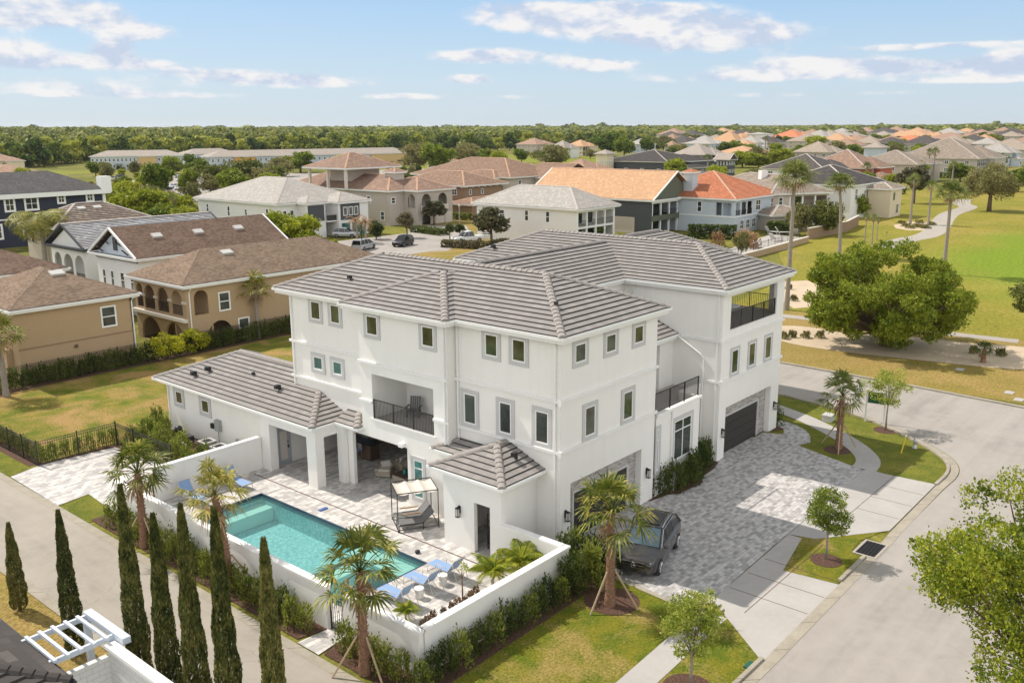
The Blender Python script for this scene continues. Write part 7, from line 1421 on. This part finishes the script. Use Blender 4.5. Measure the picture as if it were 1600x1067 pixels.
# ---------------- farther houses, one by one ----------------
def far(label, name, px0, px1, ye, yr, wall, roof, ze=6.0, kind='hip', rows=2, flat=True, turn=0., dep=1.0, cap=None, turret=None, porch=False, chim=False, nw=4):
    """px0..px1 the eaves seen on the photograph, ye the eave row, yr the ridge row"""
    xm, ym = G((px0+px1)/2, ye, ze); hgt0 = 0.
    dd = math.hypot(xm-CAM[0], ym-CAM[1]); wpx = (px1-px0)*dd/F*1.03
    S = wpx/(math.cos(YAW)+math.sin(YAW)*dep); hw = S/2; hd = S*dep/2; pit = min(.7, max(.22, ((ye-yr)*dd/F)/(min(hw, hd)+.01)))
    g = rise(xm, ym)
    x, y = xm+.0, ym+.0; fwx, fwy = (xm-CAM[0])/dd, (ym-CAM[1])/dd; x += fwx*hw*.5; y += fwy*hw*.5
    wn = ([], [])
    for z in ((1.0, 3.9) if ze > 5 else (1.,))[:rows]:
        for i in range(nw): wn[0].append((S*(i+.5)/nw, z, min(1.6, S*.1), 1.4)); wn[1].append((S*dep*(i+.5)/nw, z, min(1.6, S*.1), 1.4))
    pr = (.1, S*.98, 2.5, 'white_paint', 'black_metal') if porch else None
    r = house(name, label, x-hw, x+hw, y-hd, y+hd, ze, wall, roof, pit, kind, ov=.8, course=.6, cap=cap, flat=flat, wins=((), wn[1]) if porch else wn, gut='pale_trim', base=g, porch=pr, origin=None, z0=-1.5)
    if S > 13 and not porch:
        e2 = ze*.55; addroof(r, S*.12, S*.62, -S*.28, -.3, e2, pit*.9, roof, wall, flat=flat, cap=None, zb=-1.); window(r, 'S', -S*.28-.02, S*.25, S*.45, .8, 2.2, trim=0)
    if S > 12: addroof(r, S*.45, S*1.05, -S*.10, S*.5, ze-.03, pit, roof, wall, flat=flat, cap=None, zb=-1.)
    if turret:
        tx, ty, ts, tz = turret; MB().box(S*tx-ts, S*tx+ts, S*dep*ty-ts, S*dep*ty+ts, ze-.5, ze+tz).build('turret', wall, r); addroof(r, S*tx-ts, S*tx+ts, S*dep*ty-ts, S*dep*ty+ts, ze+tz, .45, roof, None, flat=True, cap=None)
        window(r, 'S', S*dep*ty-ts, S*tx-ts*.4, S*tx+ts*.4, ze+tz-1.5, ze+tz-.4, trim=0, gm='glass_far')
    if chim: MB().box(S*.55, S*.55+1.4, S*dep*.5, S*dep*.5+1.4, ze+1, ze+5).build('chimney', wall, r)
    return r
n_ = 'villa'
FARL = [('far villa with dusty brown hip roof above the willowy tree', n_, 812, 858, 226, 218, 'beige_wall', 'tile_pinkbrown', {}), ('far white villa with pale pink roof left of the peach villa', n_, 862, 897, 232, 222, 'white_wall', 'tile_far', {}), ('far villa with peach roof, roof turret and tall porch', n_, 888, 926, 229, 221, 'cream_wall', 'tile_peach', dict(turret=(.5, .5, 1.8, 2.6), porch=True)),
 ('grey-white far villa right of the big dark oak', n_, 985, 1018, 226, 219, 'pale_blue_wall', 'tile_palegrey', {}), ('far cream house with tall brown gabled roof above white shrubs', n_, 1034, 1068, 221, 209, 'cream_wall', 'tile_brown', {}), ('brown far house beside the cream gabled one', n_, 1066, 1090, 222, 214, 'beige_wall', 'tile_brown', {}),
 ('long pale blue house with grey hip roof', n_, 1073, 1128, 225, 218, 'pale_blue_wall', 'tile_palegrey', {}), ('far villa with tall peach pyramid roof and porch', n_, 1114, 1166, 222, 208, 'cream_wall', 'tile_peach', dict(porch=True)), ('peach roofed villa between the pyramid roof and the white modern house', n_, 1156, 1176, 214, 207, 'cream_wall', 'tile_peach', {}), ('far flat-topped white modern house', n_, 1170, 1202, 211, 209, 'white_wall', 'tile_palegrey', dict(ze=9.)),
 ('villa with wide orange hip roof and dark porch', n_, 1210, 1262, 215, 206, 'beige_wall', 'tile_orange', dict(porch=True)), ('far house with grey hip roof right of the orange one', n_, 1262, 1300, 214, 206, 'white_wall', 'tile_palegrey', {}), ('long far house with pinkish roof', n_, 1290, 1345, 214, 208, 'beige_wall', 'tile_far', {}), ('house with rust red roofs behind the bright tree', n_, 1300, 1345, 227, 219, 'cream_wall', 'tile_brown', {}),
 ('house with broad tan hip roof in front of the rust red roofs', n_, 1248, 1308, 238, 225, 'beige_wall', 'tile_beige', {}), ('peach roofed bungalow left of the bright thicket', n_, 1120, 1200, 241, 231, 'cream_wall', 'tile_peach', dict(ze=4.)), ('peach turret house in front of the pyramid roof', n_, 1152, 1178, 226, 221, 'cream_wall', 'tile_peach', {}), ('grey-brown gabled house behind the dark roofs', n_, 1058, 1122, 242, 228, 'dark_grey_wall', 'tile_far', dict(kind='hip')), ('grey house with steep pale gable next to the dark gable', n_, 1122, 1146, 250, 236, 'dark_grey_wall', 'tile_far', dict(kind='gable_y')),
 ('sprawling villa with very dark hip roofs', n_, 955, 1090, 252, 238, 'dark_grey_wall', 'tile_dark', dict(cap='ridge_cap_pale', flat=False, ze=5.)), ('cream turret with pale pyramid roof left of the dark roofs', n_, 934, 957, 241, 237, 'cream_wall', 'tile_far', dict(ze=8.)), ('house with dark red hip roof behind the peach gable', n_, 872, 945, 266, 252, 'beige_wall', 'tile_brown', dict(ze=4.)), ('low house with orange-tan roof left of the peach gable', n_, 845, 922, 275, 266, 'beige_wall', 'tile_peach', dict(ze=4.)),
 ('brown roofed house with small gable left of the orange-tan roof', n_, 792, 868, 276, 260, 'greige_wall', 'tile_brown', dict(ze=5.)), ('dark low roof behind the orange roofed house', n_, 1070, 1125, 280, 270, 'dark_grey_wall', 'shingle_dark', dict(ze=5.)), ('house with dark hip roof right of the tower palm', n_, 1205, 1312, 264, 246, 'white_wall', 'tile_dark', dict(cap='ridge_cap_pale')), ('brick-red house with broad tan hip roof', n_, 1272, 1372, 262, 240, 'brick_red_wall', 'tile_pinkbrown', dict(flat=False, cap='ridge_cap_pale')), ('house with long beige roof and big porch windows', n_, 1350, 1447, 256, 240, 'beige_wall', 'tile_beige', dict(porch=True, flat=False, cap='ridge_cap_pale')),
 ('white turret with pyramid roof above the long beige roof', n_, 1354, 1383, 231, 226, 'pale_blue_wall', 'tile_far', dict(ze=9.)), ('large tan house with high hip roof and screened porch', n_, 1420, 1542, 247, 222, 'greige_wall', 'tile_beige', dict(porch=True, flat=False, cap='ridge_cap_pale')), ('white house with grey hip roof right of the tan porch house', n_, 1535, 1582, 239, 228, 'pale_blue_wall', 'tile_palegrey', {}), ('villa with broad tan roof and dark porches at the right edge', n_, 1540, 1620, 234, 221, 'beige_wall', 'tile_beige', dict(porch=True)), ('cream turret house with peach cap behind the tan roof', n_, 1526, 1550, 219, 213, 'cream_wall', 'tile_peach', {}),
 ('white villa with bright orange roof at the right edge', n_, 1568, 1612, 210, 206, 'white_wall', 'tile_orange', {}), ('wide far house with peach roof and two chimneys', n_, 1396, 1460, 214, 205, 'cream_wall', 'tile_peach', dict(chim=True)), ('far house with orange-red roof before the two chimneys', n_, 1392, 1452, 221, 214, 'brick_red_wall', 'tile_orange', dict(ze=5.)), ('far house with pink hip roofs right of the chimneys', n_, 1448, 1520, 219, 210, 'beige_wall', 'tile_pinkbrown', {}), ('far villa with small cupola and pale roof', n_, 1362, 1398, 214, 208, 'beige_wall', 'tile_far', {}),
 ('dark roofed house among the far roofs', n_, 1372, 1412, 224, 217, 'dark_grey_wall', 'tile_dark', {}), ('grey roofed house among the far roofs', n_, 1346, 1372, 222, 216, 'greige_wall', 'tile_far', {}), ('far brown roof at the right of the pink roofs', n_, 1498, 1530, 216, 210, 'beige_wall', 'tile_brown', {}), ('tiny dark roof before the forest', n_, 1518, 1542, 209, 204, 'dark_grey_wall', 'tile_dark', {}), ('brown roof at the right edge below the orange one', n_, 1580, 1625, 224, 217, 'beige_wall', 'tile_brown', {}), ('far brown roof left of the forest house', n_, 1040, 1060, 228, 222, 'beige_wall', 'tile_brown', {}),
 ('small pink far house beside the round oaks', n_, 672, 712, 252, 247, 'cream_wall', 'tile_pinkbrown', dict(ze=4.)), ('cream house at the far left edge beside the field', n_, -20, 24, 252, 245, 'cream_wall', 'tile_pinkbrown', {}), ('low brown roof before the cream house at the left edge', n_, -30, 50, 272, 262, 'beige_wall', 'tile_brown', dict(ze=4.))]
for (lab, nm, a, b, ye, yr, wl, rf, kw) in FARL:
    ex = (b-a)*.08; far(lab, nm, a-ex, b+ex, ye, yr-.8, wl, rf, **kw)
rk = np.random.default_rng(123); RC = [('tan', 'beige_wall', 'tile_beige'), ('pinkish', 'cream_wall', 'tile_pinkbrown'), ('grey', 'white_wall', 'tile_palegrey'), ('peach', 'cream_wall', 'tile_peach'), ('brown', 'beige_wall', 'tile_brown'), ('dark', 'greige_wall', 'tile_dark')]
for i in range(44):
    px = 1045+i*13.2+rk.uniform(-8, 8); ye = rk.uniform(206.5, 213) if i % 2 else rk.uniform(213, 226)
    k = RC[int(rk.integers(0, 6))]; w_ = rk.uniform(26, 44)*(1+(ye-206)*.035); r = far(k[0]+' hip roof showing between the trees of the far villa quarter', 'villa', px-w_/2, px+w_/2, ye, ye-w_*.17, k[1], k[2], nw=3); r['group'] = k[0]+' roofs deep in the far villa quarter'
gf = 'garden trees among the far villas'; rg = np.random.default_rng(77); kinds = ['oak', 'oak2', 'bright', 'olive', 'dark', 'oak']
for i in range(300):
    px = rg.uniform(850, 1640); py = rg.uniform(212, 231) if i % 4 else rg.uniform(228, 262)
    if px > 1440 and py > 236: continue
    k = kinds[int(rg.integers(0, 6))]; x, y = G(px, py); s = rg.uniform(.6, 1.25)
    place(T_[k], (x, y, rise(x, y)), i*1.3, 'leafy garden tree between the roofs of the far villas', gf, (s*rg.uniform(.9, 1.5),)*2+(s,))
for i in range(46):
    px = rg.uniform(140, 660); py = rg.uniform(262, 300) if px < 480 else rg.uniform(252, 275); k = kinds[int(rg.integers(0, 6))]; x, y = G(px, py); s = rg.uniform(.3, .55)
    place(T_[k], (x, y, 0), i*1.3, 'small leafy tree around the far car park and townhouses', 'small trees around the far car park', (s*rg.uniform(.9, 1.4),)*2+(s,))
# townhouse rows
def row(label, pa, pb_, ye, depth, walls, ze=6.3, pitch=.34, roof='tile_far'):
    A = np.array(G(pa[0], pa[1], ze)); B = np.array(G(pb_[0], pb_[1], ze)); L = float(np.linalg.norm(B-A)); ang = math.atan2(B[1]-A[1], B[0]-A[0]); n = len(walls); wn = ([], [])
    r = house('townhouse_row', label, A[0], A[0]+L, A[1], A[1]+depth, ze, walls[0][0], roof, pitch, ov=.6, cap='ridge_cap_pale', flat=True, rot=ang, wins=([(L*(i+.5)/22, z, 1.1, 1.5) for i in range(22) for z in (3.9,)]+[(L*(i+.5)/14, .8, 1.2, 1.6) for i in range(14)], [(3, 3.9, 1.1, 1.5), (9, 3.9, 1.1, 1.5)]), gut='white_paint', z0=-2.)
    for (m_, a, b) in walls[1:]: MB().box(L*a, L*b, -.9, 0, -1, ze-.1).build('wall', m_, r); addroof(r, L*a, L*b, -.9, 6, ze-.05, pitch, roof, None, flat=True, cap=None)
    q = MB(); [q.box(L*(i+.3)/5, L*(i+.75)/5, -2.5, -.95, 2.5, 2.8) for i in range(5)]; q.build('porch_roof', 'dark_grey_wall', r); return r
row('grey townhouse row with yellow unit left of the dark oaks', (141, 245.5), (283, 243.5), 0, 14, [('pale_blue_wall', 0, 1), ('yellow_wall', .52, .72)])
row('pale blue townhouse row right of the dark oaks', (292, 242), (372, 240), 0, 14, [('pale_blue_wall', 0, 1)])
row('long townhouse row with orange units behind the dull green trees', (328, 246), (505, 242), 0, 14, [('pale_blue_wall', 0, 1), ('orange_wall', .2, .38), ('yellow_wall', .6, .75)])
row('townhouse row with yellow end units above the beige villa', (470, 243), (642, 239), 0, 14, [('pale_blue_wall', 0, 1), ('yellow_wall', .62, .98)])
# street lamp, mailbox and signs far away
t = thing('street_lamp', 'black street lamp by the silver minivan in the far street', 'street lamp', (*G(566, 392), 0)); MB().bar((0, 0, 0), (0, 0, 4.6), .09, .06).build('pole', 'black_metal', t); MB().lathe([(.1, 4.6), (.28, 5.0), (.1, 5.3), (.02, 5.5)], n=8).build('lantern', 'lamp_glass', t)
t = thing('street_lamp', 'pale ball street lamp before the yellow townhouse', 'street lamp', (*G(574, 262), 0)); MB().bar((0, 0, 0), (0, 0, 5), .12).build('pole', 'plastic_grey', t); MB().lathe([(.1, 5), (.5, 5.4), (.1, 5.8)], n=8).build('lantern', 'lamp_glass', t)
t = thing('street_lamp', 'thin street lamp in the middle of the far grass before the hedge', 'street lamp', (*G(718, 352), 0)); MB().bar((0, 0, 0), (0, 0, 3.6), .08).build('pole', 'plastic_grey', t); MB().lathe([(.1, 3.6), (.3, 3.9), (.1, 4.2)], n=8).build('lantern', 'lamp_glass', t)

# ---------------- pergola and neighbour in the lower left ----------------
t = thing('white_pergola', 'pale blue-white timber pergola in the lower left corner', 'pergola', (-19.0, 5.4, 0)); b0 = 2.95
q = MB(); q.box(.02, .30, -2.35, .35, b0, b0+.22); q.build('beam', 'pergola_white', t); q = MB(); q.box(-2.05, .0, .12, .22, b0-.02, b0+.16); q.build('beam', 'pergola_white', t); q = MB(); q.box(-2.0, .0, -1.75, -1.65, b0-.02, b0+.16); q.build('beam', 'pergola_white', t)
for i in range(5):
    q = MB(); x_ = -1.95+i*.41; q.box(x_, x_+.10, -1.95, .2, b0+.165, b0+.25); q.build('slat', 'pergola_white', t)
q = MB(); q.box(-.1, .1, -1.85, -1.6, -.1, b0-.03); q.build('post', 'pergola_white', t); q = MB(); q.box(-.1, .1, .0, .2, -.1, b0-.03); q.build('post', 'pergola_white', t)
t = thing('garden_wall', 'unpainted white block wall with coping below the pergola', 'wall', (-19.3, 3.7, 0)); q = MB(); q.box(.0, .2, -9, -.25, -.1, 2.85); q.build('wall', 'block_wall', t); q = MB(); q.box(-.08, .28, -9, -.2, 2.85, 2.97); q.build('coping', 'cap', t); q = MB(); q.box(-2.3, .0, -.25, -.05, -.1, 2.55); q.build('wall', 'block_wall', t)
sheet('patio', [(-25, -8), (-19.3, -8), (-19.3, 6), (-25, 6)], .0, 'concrete')
r = thing('dark_roof_house', 'corner of a dark flat-tiled roof at the bottom left', 'house', (-20.95, 2.35, 0)); z_ = 3.0; h_ = 5*.36
q = MB(); tiled(q, [(0, 12, z_), (0, 0, z_), (-5, 5, z_+h_), (-5, 7, z_+h_)], .40, .06); tiled(q, [(-12, 0, z_), (0, 0, z_), (-5, 5, z_+h_), (-7, 5, z_+h_)], .40, .06); tiled(q, [(-12, 12, z_), (0, 12, z_), (-5, 7, z_+h_), (-7, 7, z_+h_)], .40, .06); q.build('roof', ['tile_dark', 'tile_butt'], r)
q = MB(); caps(q, (0, 0, z_), (-5, 5, z_+h_)); q.build('ridge_cap', 'tile_dark', r); q = MB(); q.box(.0, .12, -.12, 12, z_-.2, z_-.03); q.box(-12, .0, -.12, 0, z_-.2, z_-.03); q.build('gutter', 'black_metal', r); q = MB(); q.box(-12, -.6, .6, 11.5, -.1, z_-.1); q.build('wall', 'white_wall', r)

# ---------------- the forest ----------------
fe = [make_tree('forest_tree', 14, 6.5, .5, 22, 900, .95, 'forest_edge', .3, 70+i, limbs=3, aspect=.8) for i in range(3)]
rngf = np.random.default_rng(5)
EDGE = [(-30, 252), (20, 262), (60, 262), (110, 256), (160, 250), (290, 244), (430, 240), (560, 240), (660, 236), (760, 238), (860, 230), (1000, 222), (1200, 217.5), (1400, 215), (1640, 213)]
def edge_y(px): return float(np.interp(px, [e[0] for e in EDGE], [e[1] for e in EDGE]))
i = 0
for px in list(range(-15, 660, 11))+list(range(664, 1010, 16)):
    for dy in (0, -2.2):
        p = px+rngf.uniform(-4, 4); x, y = G(p, edge_y(p)+dy+rngf.uniform(-.6, .6)); i += 1; d = math.hypot(x+31, y+23); s = rngf.uniform(.75, 1.15)
        place(fe[i % 3], (x, y, rise(x, y)-.3), i*1.1, 'broad leaved tree at the front edge of the far forest', 'trees along the edge of the far forest', (s*1.05, s*1.05, s))
def forest():
    V_ = []; F_ = []; base = 0; rng = np.random.default_rng(9); protos = []
    for k, (nq, sz) in enumerate(((85, .20), (30, .34))):
        for j in range(3):
            th = rng.random(nq)*6.283; zz = rng.random(nq)*1.15-.15; r = np.sqrt(np.maximum(0, 1-zz**2))*(.85+.3*rng.random(nq)); c = np.stack([r*np.cos(th), r*np.sin(th), np.maximum(zz, -.2)], 1)
            nrm = c/np.linalg.norm(c, axis=1, keepdims=True)+rng.normal(size=c.shape)*.45; nrm /= np.linalg.norm(nrm, axis=1, keepdims=True); a = np.cross(nrm, rng.normal(size=c.shape)); a /= np.linalg.norm(a, axis=1, keepdims=True); b = np.cross(nrm, a)
            protos.append((k, np.stack([c-a*sz, c+b*sz, c+a*sz, c-b*sz], 1).reshape(-1, 3)))
    d = 0; 
    d0 = 560.
    while d0 < 9500:
        step = max(9, d0*.026); naz = int(1.36*d0/max(8.5, d0*.0088)); 
        for j in range(naz):
            az_ = -.68+1.36*(j+rng.random())/naz; ph = math.radians(90)-YAW  # azimuth of view
            fx_, fy_ = M[2][0], M[2][1]; l = math.hypot(fx_, fy_); fx_ /= l; fy_ /= l; dirx = fx_*math.cos(az_)+fy_*math.sin(az_); diry = fy_*math.cos(az_)-fx_*math.sin(az_)
            dd = d0*(1+rng.uniform(-.02, .02)); x = CAM[0]+dirx*dd; y = CAM[1]+diry*dd
            pp = proj((x, y, 0)); 
            if pp[1] > edge_y(pp[0])-3.2: continue
            W_ = max(8.5, dd*.0088)*rng.uniform(.55, .85); Hh = rng.uniform(9.5, 15.5)*(1.+.12*math.sin(x*.004)+.1*math.sin(y*.006))
            if rng.random() < .03: Hh *= 1.3
            near = dd < 1500; cand = [p for k, p in protos if (k == 0) == near]; P = cand[rng.integers(len(cand))]; a = rng.random()*6.28; ca, sa = math.cos(a), math.sin(a)
            q = P.copy(); X = (q[:, 0]*ca-q[:, 1]*sa)*W_+x; Y = (q[:, 0]*sa+q[:, 1]*ca)*W_+y; Z = rise(x, y)+Hh*.45+q[:, 2]*Hh*.55
            V_.append(np.stack([X, Y, Z], 1))
        d0 += step
    V_ = np.vstack(V_); o = np_mesh('forest', V_, np.arange(len(V_)).reshape(-1, 4), 'forest'); o['kind'] = 'stuff'; return len(V_)//4
nf_ = forest(); print('forest quads', nf_)
t = None

# ---------------- air ----------------
HZ = MB(); HZ.box(-14500, 14500, -14500, 14500, -2, 60); m = bpy.data.materials.new('haze'); m.use_nodes = True; t = m.node_tree; t.nodes.clear()
pv = N(t, 'ShaderNodeVolumePrincipled', ins={'Color': (.90, .95, 1., 1), 'Density': .000045, 'Anisotropy': .3}); o = N(t, 'ShaderNodeOutputMaterial'); t.links.new(pv.outputs[0], o.inputs['Volume']); MT['haze'] = m
o = HZ.build('haze', 'haze'); o['kind'] = 'stuff'

# ---------------- tidy ----------------
for o in list(SC.objects):
    if 'h' in o: del o['h']
tot = sum(len(o.data.polygons) for o in SC.objects if o.type == 'MESH'); print('objects', len(SC.objects), 'polys', tot)
